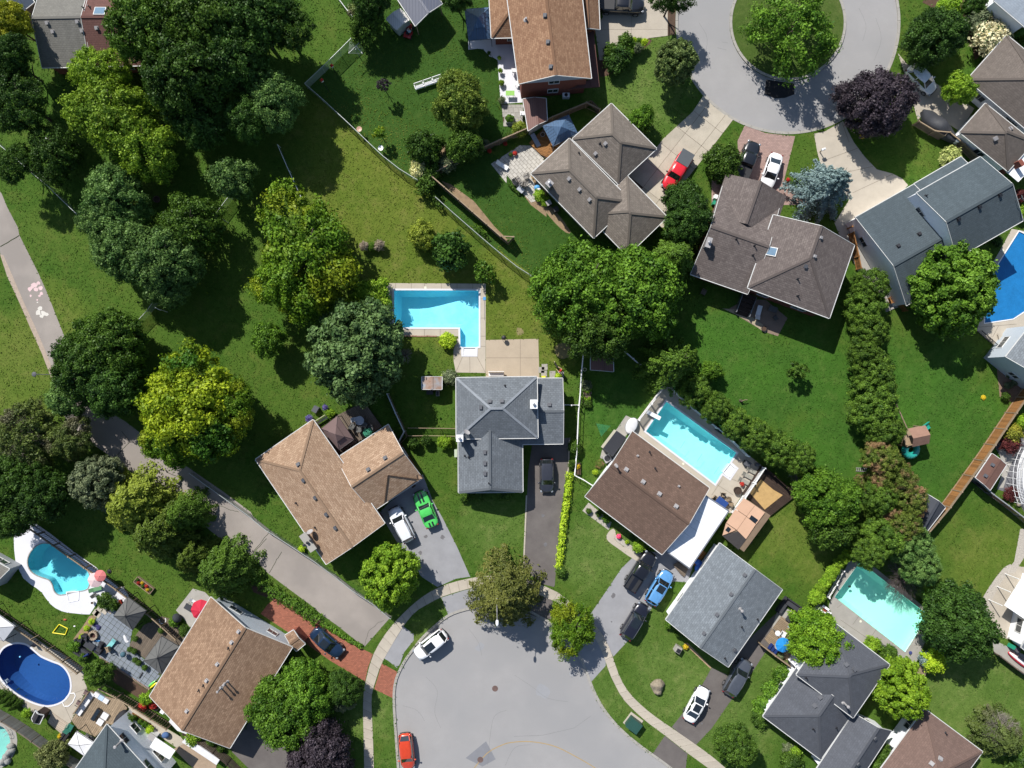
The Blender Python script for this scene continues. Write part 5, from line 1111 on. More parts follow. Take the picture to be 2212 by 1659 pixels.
for k,(x,y) in enumerate([(640,20),(600,70),(560,125),(525,170),(490,215),(465,260),(520,245)]):
    u,v=U('d3',x,y)[0]; tree('ball',['fifth lime arborvitae, at the upper left corner of the turquoise pool','sixth lime arborvitae down the pool row','seventh lime arborvitae down the pool row','eighth lime arborvitae down the pool row','ninth lime arborvitae down the pool row','last lime arborvitae, at the brick patch','small lime shrub against the white gate by the arborvitae row'][k],u,v,13,1.8,f_lime,'shrub',name='arborvitae',trunk=False,group='clipped arborvitae row beside the turquoise pool')
tree('ball','lone lime shrub below the arborvitae row by the white rail',1824+0,0,1,1,f_lime) if False else tree('ball','lone lime shrub below the arborvitae row by the white rail',1745,1322,10,1.3,f_lime,'shrub',name='shrub',trunk=False)
# small plants lists
for t,x,y,r,h,m,l in [
 ('d0',810,880,28,3.5,f_mid,'round green tree at the foot of the slate patio'),('d0',1210,1080,13,1.6,f_lime,'clipped green globe at the lower left corner of the mottled tan roof'),('d0',430,1560,30,3.2,lm('leaf_dusty_green',(66,78,42),(110,118,78)),'dusty green round shrub at the bottom left by the white canopy'),
 ('d0',870,270,16,1.3,f_mid,'leafy shrub between the teal pool deck and the slate patio'),('d0',940,300,12,1.1,f_mid,'low green shrub against the upper grey gazebo'),('d0',720,500,6,.6,f_hi,'tiny lime bush left of the stone fire ring'),('d0',760,445,6,.6,f_hi,'tiny lime bush above the stone fire ring'),('d0',680,570,6,.6,f_hi,'tiny lime bush beside the wicker sofa'),('d0',610,650,13,1.0,f_bright,'leafy plants along the plank fence by the wicker sofa'),('d0',690,745,9,.9,f_mid,'low plant in the fence bed below the wicker sofa'),
 ('d0',1440,450,10,1.0,f_bright,'leafy plant by the end of the deck fence near the covered grill'),('d0',1530,520,12,1.1,f_mid,'leafy shrub between the deck and the tan eave'),('d0',1060,1270,13,1.5,f_mid,'green shrub in the planting box at the bottom left'),('d0',1120,1248,6,.7,f_bright,'first small bush of the row in the long planting box'),('d0',1162,1272,6,.7,f_bright,'second small bush of the row in the long planting box'),('d0',1200,1295,6,.7,f_bright,'third small bush of the row in the long planting box'),('d0',1228,1312,5,.6,f_bright,'fourth small bush of the row in the long planting box'),('d0',1243,1340,8,.8,f_hi,'yellow-green shrub at the end of the long planting box'),
 ('d0',1270,1130,9,.9,f_red,'red-flowering shrub below the clipped green globe'),('d0',1180,1150,9,.8,f_red,'dark red low shrub along the louvred fence'),('d0',1610,1400,17,1.6,f_lime,'lime leafy shrub above the white tarpaulin'),('d0',1750,1440,10,.9,f_mid,'small weed shrub below the tan eave'),('d0',1830,1500,8,.8,f_mid,'round weed at the lower corner of the tan eave'),
 ('d0',220,1205,10,1.2,f_lime,'lime round bush by the dark doghouse-shaped shed'),('d0',500,1395,5,.7,f_yflow,'pot of yellow flowers left of the long black box'),
 ('c2',735,820,6,.6,f_hi,'tiny yellow bush left of the chocolate-brown roof'),('c2',680,1142,6,.6,f_mid,'first small shrub in the white gravel bed'),('c2',765,1168,6,.6,f_mid,'second small shrub in the white gravel bed'),('c2',830,1205,10,1.0,f_bright,'larger shrub tucked under the brown eave in the gravel bed'),('c2',930,1352,5,.5,lm('petal_hot_pink',(220,70,110),(240,110,150)),'hot pink flowers in the white gravel bed'),('c2',998,1400,4,.4,f_hi,'tiny lime plant in the lower gravel bed'),('c2',1040,1360,5,.5,f_deep,'dark little shrub in the lower gravel bed'),('c2',1090,1440,12,1.2,f_lime,'lime shrub at the end of the lower gravel bed'),
 ('c2',660,100,11,.8,f_grey,'leafy greens in the upper raised vegetable bed'),('c2',670,250,9,.7,f_mid,'leafy greens in the lower raised vegetable bed'),('c2',565,610,14,1.4,f_mid,'climber along the white fence beside the dark driveway'),('c2',545,755,9,.9,f_mid,'low shrub at the foot of the white fence by the driveway hedge'),('c2',592,775,5,.6,f_yflow,'yellow plant in the wooden planter at the white fence end'),('c2',770,750,9,.5,f_brown,'dry flower patch near the air conditioner'),
 ('b3',2080,1650,7,.6,f_grey,'first desert-like plant in the right-hand mulch bed'),('b3',2200,1600,10,1,f_mid,'leafy shrub in the right-hand mulch bed'),('c3',2060,190,9,.8,f_mid,'green shrub at the tip of the right-hand mulch bed'),('c3',2120,500,19,1.8,lm('leaf_yellowish_green',(100,110,40),(150,150,60)),'yellowish shrub beyond the plank fence'),('c3',2095,590,20,1.6,lm('leaf_burgundy',(60,26,28),(100,50,48)),'burgundy japanese maple beyond the plank fence'),('c3',2190,400,14,1.5,f_lime,'mixed shrub at the right edge beyond the plank fence'),('c3',2100,1000,14,.9,lm('leaf_burgundy',(60,26,28),(100,50,48)),'small burgundy shrub by the above-ground pool'),
 ('d3',250,1500,12,1,f_grey,'white-flowering shrub by the front step of the charcoal house'),('d3',300,1530,14,1.3,f_lime,'lime shrub by the front step of the charcoal house'),('d3',280,1610,22,2,f_mid,'round green shrub at the bottom beside the charcoal house'),('d3',200,880,18,1.6,f_bright,'leafy climber against the white wall of the charcoal house'),('d3',120,1010,20,1.5,f_bright,'leafy shrub lower on the white wall of the charcoal house'),('d3',40,1150,20,1.3,f_bright,'leafy bed plant at the left corner of the charcoal house'),('d3',30,1240,20,1.3,f_mid,'shaded shrub at the left corner of the charcoal house'),('d3',1050,1540,22,2,f_mid,'tall shrub between the garage wing and the mauve roof'),('d3',1000,1620,18,2,f_mid,'lower shrub between the garage wing and the mauve roof'),
 ('d2',1345,470,9,1,f_bright,'small shrub at the left corner of the pale grey gabled house'),('d2',1430,540,9,1,f_mid,'dark shrub under the eave of the pale grey gabled house'),('d2',1485,655,5,.5,f_yflow,'pot of orange and yellow flowers beside the utility pedestal'),('d2',450,30,11,.9,f_mid,'green tuft at the lower end of the lime hedge'),
 ('c1',595,283,6,.8,f_vio,'violet flower ball on the right at the tan house'),('c1',462,375,7,.8,f_vio,'violet flower ball on the left at the tan house'),('c1',1750,1020,12,.9,f_mid,'dark shrub under the lower left eave of the grey house'),('c1',1870,1010,12,.8,f_mid,'shrub row under the front eave of the grey house'),('c1',2080,1005,13,.8,f_mid,'shrub at the right of the front eave of the grey house'),('c1',640,330,9,.9,f_lime,'lime shrub in the bench nook at the tan house'),('c1',400,1455,7,.7,f_hi,'weed at the foot path fence below the stone chimney'),
 ('a1',2040,480,4,.6,f_lime,'first potted plant on the white patio, at its upper corner'),('a1',2050,585,5,.7,f_lime,'second potted plant down the white patio'),('a1',2058,687,6,.7,f_lime,'third potted plant down the white patio'),('a1',2062,828,7,.8,f_grey,'pale potted plant at the lower corner of the white patio'),('a1',1955,440,4,.5,f_mid,'potted plant in the shade on the curved patio edge'),
 ('b1',380,130,9,1.6,f_bright,'sprig growing through the white rail fence'),('b2',430,1575,7,.5,f_hi,'lime tuft beside the rear walkway of the grey house'),('a2',230,1470,6,1,lm('leaf_straw',(150,130,90),(190,165,120)),'dry shrub at the corner of the taupe roof'),('a2',270,1620,12,.8,f_lime,'weeds along the taupe house wall'),('b2',320,120,10,.7,f_lime,'weeds at the lower end of the taupe house bed'),
 ('a0',600,1250,20,1.2,f_deep,'low dark shrub in the shade of the top left grove'),('a1',880,80,24,1.6,f_dull,'wild shrub in the overgrown corner at the top'),('a1',960,50,18,1.4,f_grey,'grey-green wild shrub left of the dark shed roof'),('a3',880,1120,7,.5,f_yflow,'yellow-leaved plant on the edge of the shaded lawn'),('a3',255,1490,4,.6,f_red,'small red-leaved plant on the lawn beside the white sedan'),('b3',2180,80,13,1.5,lm('leaf_burgundy',(60,26,28),(100,50,48)),'burgundy shrub at the right edge above the blue-covered pool'),('b3',2190,220,14,1.3,f_lime,'green shrub at the right edge above the blue-covered pool'),('b3',1990,450,12,1,f_deep,'dark shrub below the eave of the slate-blue house'),
 ('a1',1920,1200,10,.8,f_grey,'rock-garden plant along the plank fence'),('a1',2120,1130,9,.7,f_mid,'low plant above the plank fence'),('a1',1650,1240,16,1.2,f_dk,'dark shrub beside the dry patch')]:
    u,v=U(t,x,y)[0]; tree('med' if r>25 else 'shrub',l,u,v,r,h,m,'plant' if r<12 else 'shrub',name='plant' if r<12 else 'shrub',trunk=r>25)
# hedges built as one planted row each
def hedge(label,pts,w,h,mat,leaf=.11,dens=70):
    P=wl(pts); line=resample(P,max(4,int(plen(P)/.35))); g=np.random.default_rng(len(pts)); Ps=[];Ns=[];Ts=[]
    for i,(a,b) in enumerate(zip(line,line[1:])):
        d=(b-a).normalized(); o=Vector((-d.y,d.x,0)); n=int(dens*(b-a).length/.35*.5*w+20); ww=w*(.9+.25*math.sin(i*1.7)+g.uniform(-.1,.1)); hh=h*(.9+.12*math.sin(i*2.3))
        th=g.uniform(0,math.pi,n); s=g.uniform(0,1,n)[:,None]; rr=g.uniform(.75,1.06,n)
        c=np.array(a)+(np.array(b)-np.array(a))*s; oo=np.array(o); P_=c+oo*(np.cos(th)*ww/2*rr)[:,None]+np.array([0,0,1])*(np.sin(th)**.6*hh*rr)[:,None]
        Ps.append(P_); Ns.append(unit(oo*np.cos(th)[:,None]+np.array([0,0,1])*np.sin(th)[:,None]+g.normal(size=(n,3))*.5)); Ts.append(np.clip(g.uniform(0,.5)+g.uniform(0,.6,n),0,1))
    P_=np.concatenate(Ps); c=Vector((P_[:,0].mean(),P_[:,1].mean(),0)); P_=P_-np.array(c)
    me=leaf_mesh('hedge',P_,np.concatenate(Ns),leaf*g.uniform(.6,1.3,len(P_)),np.concatenate(Ts)); me.materials[0]=mat
    return tag(link('hedge',me,None,c),label,'hedge')
hedge('ragged chartreuse hedge along the right side of the dark central driveway',U('c2',522,815,515,900,505,1000,492,1100,475,1200,465,1300,455,1400,440,1500,430,1610),1.0,.9,f_hi)
hedge('unkempt green hedge between the foot path and the red paver driveway',U('d1',10,70,130,160,260,240,380,310,480,380,550,430),1.7,1.3,f_bright)
hedge('thin tail of the green hedge tapering toward the sidewalk',U('d1',560,450,680,520,780,580,900,650),.7,.5,f_bright)
hedge('weedy green growth along the foot of the cedar row by the vivid lawn',U('c3',830,1230,870,1340,900,1450),1.2,.8,f_bright)
hedge('dark ivy growing along the wire fence beside the twin maples',U('b2',20,-20,100,60),.5,.6,f_mid)
hedge('vines crowding the plank fence above the dry yard',U('b1',1440,30,1500,90,1560,190),1.0,1.2,f_mid)
hedge('patchy vines on the wire fence along the dry yard',U('b1',1840,330,1930,400),.7,1.2,f_bright)
hedge('vegetables crowding the white fence beside the raised beds',U('c2',628,-20,622,60,618,180,625,260),.9,.6,f_mid)
# bare twiggy shrubs
def twigs(label,t,x,y,r,h,mat,seed=1,n=60):
    g=random.Random(seed); u=U(t,x,y)[0]; c=W(u,h*.6); c=Vector((c.x,c.y,0)); m=M(); R=r/S
    for k in range(n):
        a=g.uniform(0,6.28); e=g.uniform(.2,1); p=Vector((0,0,h*.2)); q=Vector((math.cos(a)*R*.5*e,math.sin(a)*R*.5*e,h*(.5+.3*(1-e)))); m.tube(p,q,.035,.02,n=4,cap=False)
        for j in range(3):
            b=a+g.uniform(-.6,.6); s=q+Vector((math.cos(b)*R*.5*g.uniform(.5,1),math.sin(b)*R*.5*g.uniform(.5,1),g.uniform(-.1,.35)*h)); m.tube(q,s,.018,.006,n=3,cap=False)
            for i in range(2): z=b+g.uniform(-1,1); m.tube(s.lerp(q,.4),s.lerp(q,.4)+Vector((math.cos(z)*R*.25,math.sin(z)*R*.25,.1)),.01,.004,n=3,cap=False)
    o=link('bare_shrub',mk('bare_shrub',m,mat),None,c); return tag(o,label,'shrub')
m_twig=surf('bare_grey_twigs',L(150,142,132),var=.2); m_twigd=surf('bare_dark_twigs',L(110,100,98),var=.2)
twigs('spreading leafless grey shrub beside the top corner of the turquoise pool','d3',1230,90,58,2.4,m_twigd,3,110)
twigs('pale leafless shrub at the corner of the timber platform','c3',345,870,30,2,m_twig,4)
twigs('leafless branches poking from the half bare tree at the left edge','c0',190,520,60,6.5,m_twig,5,80)
twigs('leafless twigs in the crown of the half bare conifer at the lower right','d3',2020,1330,42,4,m_twig,6,70)
twigs('dry twiggy shrub beside the catalpa and the rusty shed','b1',1260,1400,20,1.6,m_twig,7,40)

# ---------------- fences ----------------
def ends(pts,t): return wl(U(t,*pts)) if t else wl(pts)
def fence(label,pts,h,style,mat,mat2=None,bw=.14,gap=.02,post=2.4,name='fence',tilt=0,cat='fence'):
    P=[Vector((*p,0)) for p in wl(pts)]; L_=sum((b-a).length for a,b in zip(P,P[1:])); c=P[len(P)//2].copy()
    t=thing(name,c,label,cat); mat2=mat2 or mat
    n=max(1,round(L_/post)); ps=resample([tuple(p[:2]) for p in P],n)
    pm=None; hp=h+(.08 if style!='chain' else .03)
    for p in ps:
        if pm is None:
            m=M()
            if style in('chain','iron','rail'): m.tube((0,0,0),(0,0,hp),.035 if style!='iron' else .03,n=8)
            else: m.box((0,0,hp/2),(.12,.12,hp)); m.box((0,0,hp+.02),(.17,.17,.05))
            pm=mk('post',m,mat2)
        link('post',pm,t,tuple(p-c))
    if style=='chain':
        part('top_rail',M().path([p+Vector((0,0,h)) for p in ps],.04,6),mat2,t)
        m=M()
        for a,b in zip(ps,ps[1:]): m.face([a+Vector((0,0,.03)),b+Vector((0,0,.03)),b+Vector((0,0,h)),a+Vector((0,0,h))])
        part('wire_mesh',m,mat,t)
    elif style=='rail':
        for z in (h,h*.5): part('rail',M().path([p+Vector((0,0,z)) for p in ps],.045,6),mat,t)
    else:
        for z in ((.25,h-.2) if style!='iron' else (.12,h-.1)):
            m=M()
            for a,b in zip(ps,ps[1:]): m.beam(a+Vector((0,0,z)),b+Vector((0,0,z)),.05,.09)
            part('rail',m,mat2,t)
        if style in('board','louvre'):
            m=M()
            for a,b in zip(ps,ps[1:]): m.beam(a+Vector((0,0,h+.03)),b+Vector((0,0,h+.03)),.13,.04)
            part('cap_rail',m,mat2,t)
        k=int(L_/(bw+gap)); q=resample([tuple(p[:2]) for p in P],k); bd={}
        ex=M()
        for i,(a,b) in enumerate(zip(q,q[1:])):
            d=(b-a); an=math.atan2(d.y,d.x)+tilt; mid=(a+b)/2; o=Vector((-d.y,d.x,0)).normalized()*(.04 if style!='louvre' else 0)
            hh=h+(0 if style!='picket' else -.05); w=bw if style!='iron' else .03
            if i<290:
                if 'b' not in bd: bd['b']=mk('board',M().box((0,0,hh/2+.02),(w,.025,hh-.04)),mat)
                ob=link('board' if style!='iron' else 'bar',bd['b'],t,tuple(mid+o-c)); ob.rotation_euler=(0,0,an)
            else: ex.box((mid.x+o.x,mid.y+o.y,hh/2+.02),(w,.025,hh-.04),an)
        if ex.f: e=part('board',ex,mat,t); e['kind']='stuff'
    return t
m_chain=seethru('chain_link_mesh',L(190,205,195),.5); m_chaing=seethru('green_chain_link_mesh',L(120,140,125),.38)
m_galv=paint('galvanised_steel',(.45,.48,.47),rough=.45,metal=.3)
def gpt(t,*c): return U(t,*c)
fence('long wire-mesh fence between the deep green lawn and the dry yard',U('a1',1375,1520,1210,1420,1050,1290,900,1140,760,1010,600,860,455,735)+[],1.5,'chain',m_chain,m_galv,post=2.6)
fence('short diagonal wire-mesh fence rising to the clothes dryer at the top',U('a1',455,735,640,560,870,330),1.6,'chain',m_chain,m_galv,post=2.6)
fence('wire-mesh fence continuing down to the twin maples beside the plank fence',U('b1',1520,110,1700,270,1850,400,2000,530,2200,690)+U('b2',230,770),1.5,'chain',m_chain,m_galv,post=2.6)
fence('white-railed fence running down into the golden honey locust',U('a1',225,1225,300,1400,420,1659)+U('b1',495,300),1.2,'chain',m_chaing,m_whitep,post=3)
fence('dark wire fence with a pale rail crossing the upper left corner',U('a0',0,1185,110,1270,240,1395,400,1520,550,1659)+U('b0',640,210,730,290),1.3,'chain',m_chaing,m_galv,post=3)
fence('wire-mesh fence running diagonally behind the bluish maples',U('b0',1935,100,1840,225,1590,590,1490,700,1330,950,1240,1070,1150,1160),1.4,'chain',m_chain,m_galv,post=2.6)
fence('low wire fence along the upper side of the foot path',U('c0',1600,820,1850,1000,2100,1180,2230,1290)+U('c1',90,1250,250,1370,420,1475,620,1610)+U('d1',790,140,960,250,1090,340,1150,400),1.1,'chain',m_chaing,m_galv,post=3)
fence('weathered plank fence between the deep green lawn and the paver patio',U('a1',1480,1485,1700,1360,1950,1240,2212,1130)+U('a2',150,1115,310,1040,520,950),1.8,'board',m_woodg,m_wood,bw=.15,gap=.01)
fence('plank fence wrapped round the dark yard between the taupe roof and the brick house',U('a2',520,950,690,880,760,950),1.8,'board',m_woodg,m_wood,bw=.15,gap=.01)
fence('weathered plank fence beside the dry straw strip above the twin maples',U('a1',1480,1485,1660,1640)+U('b1',1750,170,1950,345,2115,490,2160,440),1.8,'board',m_woodg,m_wood,bw=.15,gap=.01)
fence('white rail fence beside the raised vegetable beds right of the grey house',U('b2',645,1200,625,1450,600,1659)+U('c2',605,150,590,300,580,550,570,720,558,838),1.4,'rail',m_whitep,m_whitep,post=2.6)
fence('short white rail and wire run at the front of the brown house yard',U('c2',558,838,640,880,710,925),1.3,'rail',m_whitep,m_whitep,post=1.5)
fence('white picket fence screening the long side of the bright cyan pool',U('c2',1345,118,1480,250,1640,380,1800,510,1900,600,1980,680),1.5,'picket',m_whitep,bw=.09,gap=.09)
fence('white picket fence at the short end of the bright cyan pool',U('c2',1290,115,1200,235,1085,385),1.4,'picket',m_whitep,bw=.09,gap=.08)
fence('white lattice fence between the bright cyan pool and the timber platform',U('c2',2110,775,1990,960,1860,1150),1.6,'picket',m_whitep,bw=.12,gap=.05)
fence('dark picket fence behind the timber platform',U('c2',2115,770,2212,850)+U('c3',110,840,230,945,340,1020),1.4,'picket',m_woodd,bw=.09,gap=.09)
fence('tall honey-brown plank fence crossing the right side of the photograph',U('c3',2230,70,2100,250,1990,415,1840,640,1700,835,1530,1070,1315,1325),2.2,'board',m_woodb,m_wood,bw=.14,gap=.006)
fence('dark louvred fence running from the brown shed to the right edge',U('c3',1770,890,1900,1000,2080,1130,2240,1270),1.7,'louvre',m_woodd,paint('grey_fence_rail',(.25,.26,.27),rough=.5),bw=.16,gap=.08,tilt=.9)
fence('dark slatted fence between the teal kidney pool and the raised flower bed',U('c0',240,1225,420,1350,600,1480,800,1620)+U('d0',960,110,1120,235,1290,370,1400,470,1500,560),1.5,'louvre',m_woodd,m_wood,bw=.2,gap=.1,tilt=1.0)
fence('dark slatted fence between the teal and navy-blue kidney pools',U('d0',-60,290,140,430,330,560,500,680,700,835),1.6,'louvre',m_woodd,m_wood,bw=.2,gap=.1,tilt=1.0)
fence('dark slatted fence along the brown mulch strip below the slate patio',U('d0',880,960,1030,1040,1180,1130,1300,1210,1430,1290),1.6,'louvre',m_woodd,m_wood,bw=.2,gap=.1,tilt=1.0)
fence('grey plank fence behind the long white tarpaulin at the bottom left',U('d0',1560,1330,1750,1440,1900,1560,2020,1680),1.5,'board',m_woodg,m_woodd,bw=.15,gap=.03)
fence('silvery leaning plank fence between the navy and aqua pools',U('d0',-40,1150,120,1240,260,1330,420,1450,560,1540,700,1620),1.7,'board',surf('silver_grey_wood',L(128,128,125),var=.3,scale=3,fine=8,rnd=.18),m_woodg,bw=.15,gap=.01)
fence('weathered plank fence beside the covered boat at the upper right',U('a3',1285,1040,1400,1110,1500,1165,1530,1125,1640,1210,1770,1335),1.5,'board',m_woodg,m_wood,bw=.15,gap=.01)
fence('grey plank fence between the catalpa shade and the tan house deck',U('c1',1125,170,1180,300,1240,420,1280,520,1195,608),1.3,'board',m_woodg,m_galv,bw=.14,gap=.02)
fence('low wire fence enclosing a narrow dark bed left of the grey house',U('c1',1290,450,1480,452,1680,455),.9,'chain',m_chaing,m_wood,post=2)
fence('second low rail of the narrow dark bed left of the grey house',U('c1',1290,515,1480,513,1680,518),.9,'chain',m_chaing,m_wood,post=2)
fence('plank fence below the crowded raised deck at the lower right',U('d3',0,605,110,690,235,780),1.4,'board',m_wood,m_wood,bw=.15,gap=.01)
fence('white picket gate run beside the lime arborvitae row',U('d3',690,10,640,110,600,180,570,230),1.0,'picket',m_whitep,bw=.09,gap=.1)
fence('short white picket run next to the patterned gate at the turquoise pool',U('d3',450,350,510,300,575,350),1.1,'picket',m_whitep,bw=.1,gap=.08)
fence('white picket wing at the right side of the grey house',U('c2',470,260,530,262,590,262),1.2,'picket',m_whitep,bw=.09,gap=.08,post=.8)
fence('black iron rail round the deck at the right edge below the blue-covered pool',U('b3',1820,1200,1900,1270,1990,1350,2060,1400),1.1,'iron',m_darkmet,bw=.03,gap=.12,post=1.6)
fence('short wooden gate between the plum-grey house and the narrow walk',U('b3',745,350,845,300),1.4,'board',m_woodb,m_woodb,bw=.14,gap=.01,post=1.2)
fence('honey-brown gate run at the rear corner of the plum-grey house',U('b3',752,400,790,560,815,690),1.5,'board',m_woodb,m_woodb,bw=.14,gap=.01,post=1.6)
fence('wooden fence stub at the corner of the slate-blue house',U('b3',1165,990,1200,1035),1.2,'board',m_woodb,m_woodb,bw=.14,gap=.01,post=.8)
fence('dark wire run in the shade right of the maroon-roofed house',U('a0',2010,250,2080,520,2160,690),1.3,'chain',m_chaing,m_galv,post=2)
fence('thin pale fence at the overgrown corner beside the small white shed',U('a1',725,30,800,130,850,190),1.2,'chain',m_chaing,m_whitep,post=1.5)
fence('fence along the lower right side yard at the right edge',U('d3',1960,700,2090,800,2240,900),1.3,'board',m_woodd,m_woodg,bw=.15,gap=.02)
fence('white picket handrail up the timber steps beside the twin maples',U('b2',925,1325,1010,1400,1100,1480),.9,'picket',m_whitep,bw=.1,gap=.12,post=1.4)
# ---------------- vehicles ----------------
def car_paint(name,c,metal=.0): 
    return paint('car_paint_'+name,c,rough=.28,metal=metal,spec=.6,coat=1.0)
m_cglass=paint('car_glass',(.012,.016,.018),rough=.04,spec=.9,coat=1.0); m_tyre=paint('tyre',(.012,.012,.012),rough=.8); m_rim=paint('wheel_rim',(.4,.4,.42),rough=.3,metal=.8)
m_hl=paint('headlight_lens',(.25,.27,.3),rough=.1,spec=.8); m_tl=paint('taillight_lens',(.2,.01,.01),rough=.15,spec=.8); m_trimb=paint('black_plastic_trim',(.02,.02,.022),rough=.6)
ST={'sedan':dict(L=4.75,W=1.84,top=[(0,.52),(.02,.66),(.12,.78),(.27,.9),(.5,.93),(.84,.98),(.93,1.0),(.985,.92),(1,.62)],g=(.27,.42,.68,.85),z=1.44),
 'hatch':dict(L=4.3,W=1.8,top=[(0,.52),(.03,.7),(.12,.82),(.23,.95),(.5,1.0),(.9,1.03),(.97,1.0),(1,.7)],g=(.22,.38,.86,.965),z=1.54),
 'suv':dict(L=4.75,W=1.9,top=[(0,.62),(.02,.85),(.1,.98),(.25,1.07),(.5,1.08),(.95,1.1),(.985,1.0),(1,.75)],g=(.25,.37,.88,.965),z=1.72),
 'coupe':dict(L=4.85,W=1.92,top=[(0,.5),(.02,.7),(.1,.82),(.33,.93),(.5,.95),(.84,1.0),(.95,1.02),(.985,.95),(1,.6)],g=(.35,.46,.66,.82),z=1.34),
 'pickup':dict(L=5.7,W=1.98,top=[(0,.7),(.015,.98),(.1,1.1),(.26,1.18),(.5,1.2),(.97,1.2),(.99,1.15),(1,.8)],g=(.26,.36,.6,.64),z=1.88)}
def itp(tab,t):
    for (a,x),(b,y) in zip(tab,tab[1:]):
        if t<=b: return x+(y-x)*(t-a)/(b-a)
    return tab[-1][1]
def vehicle(label,cat,style,t,x,y,fx,fy,mat,length=None,opts='',roofm=None,lift=0,zbase=0.0,stripe=None,name=None,bedm=None):
    """parked at picture point (x,y) of tile t, nose toward (fx,fy)"""
    s=ST[style]; Ln=length or s['L']; Wd=s['W']; c=W1(t,x,y,.9); f=W1(t,fx,fy,.9); c.z=zbase
    ang=math.atan2(f.y-c.y,f.x-c.x); T=thing(name or {'pickup':'pickup_truck','suv':'parked_suv'}.get(style,'parked_car'),c,label,cat,'cars parked around the two cul-de-sacs',ang)
    X=lambda q:Ln/2-q*Ln
    hw=lambda q:Wd/2*max(.02,(1-abs(2*q-1)**(7 if q<.5 else 9)))**.42*(.96+.04*math.sin(math.pi*q))
    N_=34; qs=[0.5-.5*math.cos(math.pi*k/N_) for k in range(N_+1)]; qs[0]=.0015; qs[-1]=.9985; m=M(); n=11
    for q in qs:
        zt=itp(s['top'],q); w_=hw(q); zb=.26+.12*(abs(2*q-1)**6)
        prof=[(w_*.9,zb),(w_,zb+.12),(w_*1.0,(zb+zt)/2),(w_*.985,zt-.1),(w_*.93,zt-.02),(w_*.6,zt+.035),(0,zt+.055)]
        ring=[(p,z) for p,z in prof]+[(-p,z) for p,z in reversed(prof[:-1])]; 
        for p,z in ring: m.v.append((X(q),p,z))
    r=13
    for k in range(N_):
        for j in range(r-1): a=k*r+j; m.f.append((a,a+1,a+r+1,a+r))
        m.f.append((k*r+r-1,k*r,(k+1)*r,(k+1)*r+r-1))
    m.f.append(tuple(range(r))); m.f.append(tuple(N_*r+k for k in reversed(range(r))))
    part('body',m,mat,T,smooth=True,world=False)
    g0,g1,g2,g3=s['g']; zr=s['z']; 
    def ghw(q): return hw(q)*.9
    # glasshouse
    tw=Wd/2*.79; m=M(); B=[(X(g0),ghw(g0)*.9,itp(s['top'],g0)),(X(g0+.05),ghw(.4),itp(s['top'],.4)),(X(g3-.04),ghw(.6),itp(s['top'],.7)),(X(g3),ghw(g3)*.9,itp(s['top'],g3))]
    Tt=[(X(g1),tw*.93,zr-.05),(X(g1+.05),tw,zr-.02),(X(g2-.05),tw,zr-.02),(X(g2),tw*.92,zr-.06)]
    for row in (B,Tt):
        for x_,y_,z_ in row: m.v.append((x_,y_,z_))
        for x_,y_,z_ in reversed(row): m.v.append((x_,-y_,z_))
    for k in range(8): m.f.append((k,(k+1)%8,8+(k+1)%8,8+k))
    m.f.append(tuple(range(8,16))); part('windows',m,m_cglass,T,world=False)
    # roof panel: crowned
    m=M(); ns=9
    for k in range(ns+1):
        q=k/ns; xx=X(g1)+(X(g2)-X(g1))*q; w_=tw*(1.03-.1*abs(2*q-1)**3); e=-.055*abs(2*q-1)**2.2
        for p,z in ((w_*1.0,-.045),(w_*.97,.0),(w_*.6,.03),(0,.04),(-w_*.6,.03),(-w_*.97,.0),(-w_*1.0,-.045)): m.v.append((xx,p,zr+z+e))
    for k in range(ns):
        for j in range(6): a=k*7+j; m.f.append((a,a+7,a+8,a+1))
    part('roof',m,roofm or mat,T,smooth=True,world=False)
    m=M()
    for sg in (1,-1):
        for a,b in ((B[0],Tt[0]),(B[3],Tt[3])): m.beam((a[0],sg*a[1],a[2]),(b[0],sg*b[1],b[2]+.01),.09,.05)
        mx=(X(g1)+X(g2))/2; m.beam((mx,sg*(ghw(.5)+.0),itp(s['top'],.5)),(mx,sg*tw,zr-.03),.09,.03)
        m.beam((B[0][0],sg*ghw(.35),itp(s['top'],.3)+.01),(B[3][0],sg*ghw(.8)*.97,itp(s['top'],.75)+.01),.07,.03)
    part('pillars',m,mat,T,world=False)
    wx=[X(.175),X(.80)]
    for xx in wx:
        for sg in (1,-1):
            R=.34 if style in('sedan','hatch','coupe') else .38; m=M(); m.tube((xx,sg*(Wd/2-.24),R),(xx,sg*(Wd/2+.015),R),R,n=20); wh=part('wheel',m,m_tyre,T,world=False)
            part('rim',M().tube((xx,sg*(Wd/2-.02),R),(xx,sg*(Wd/2+.03),R),R*.62,n=12),m_rim,wh,world=False)
    for sg in (1,-1):
        yy=sg*Wd/2*.74; zf=itp(s['top'],.02)
        part('headlight',M().ell((X(.035),yy,zf-.06),(.17,.16,.08)),m_hl,T,smooth=True,world=False)
        part('taillight',M().ell((X(.972),yy*1.02,itp(s['top'],.96)-.09),(.1,.14,.1)),m_tl,T,smooth=True,world=False)
        part('mirror',M().ell((X(g0+.075),sg*(Wd/2+.12),itp(s['top'],.4)+.12),(.1,.15,.09)),mat if style!='pickup' else m_trimb,T,smooth=True,world=False)
    part('bumper',M().ell((X(.012),0,.5),(.12,Wd/2*.82,.14)),m_trimb,T,smooth=True,world=False); part('bumper',M().ell((X(.988),0,.52),(.12,Wd/2*.82,.14)),m_trimb,T,smooth=True,world=False)
    if 'wiper' in opts or True:
        m=M(); m.beam((X(g0+.01),-.5,itp(s['top'],g0)+.03),(X(g0+.05),.1,itp(s['top'],g0)+.15),.03,.02); part('wiper',m,m_trimb,T,world=False)
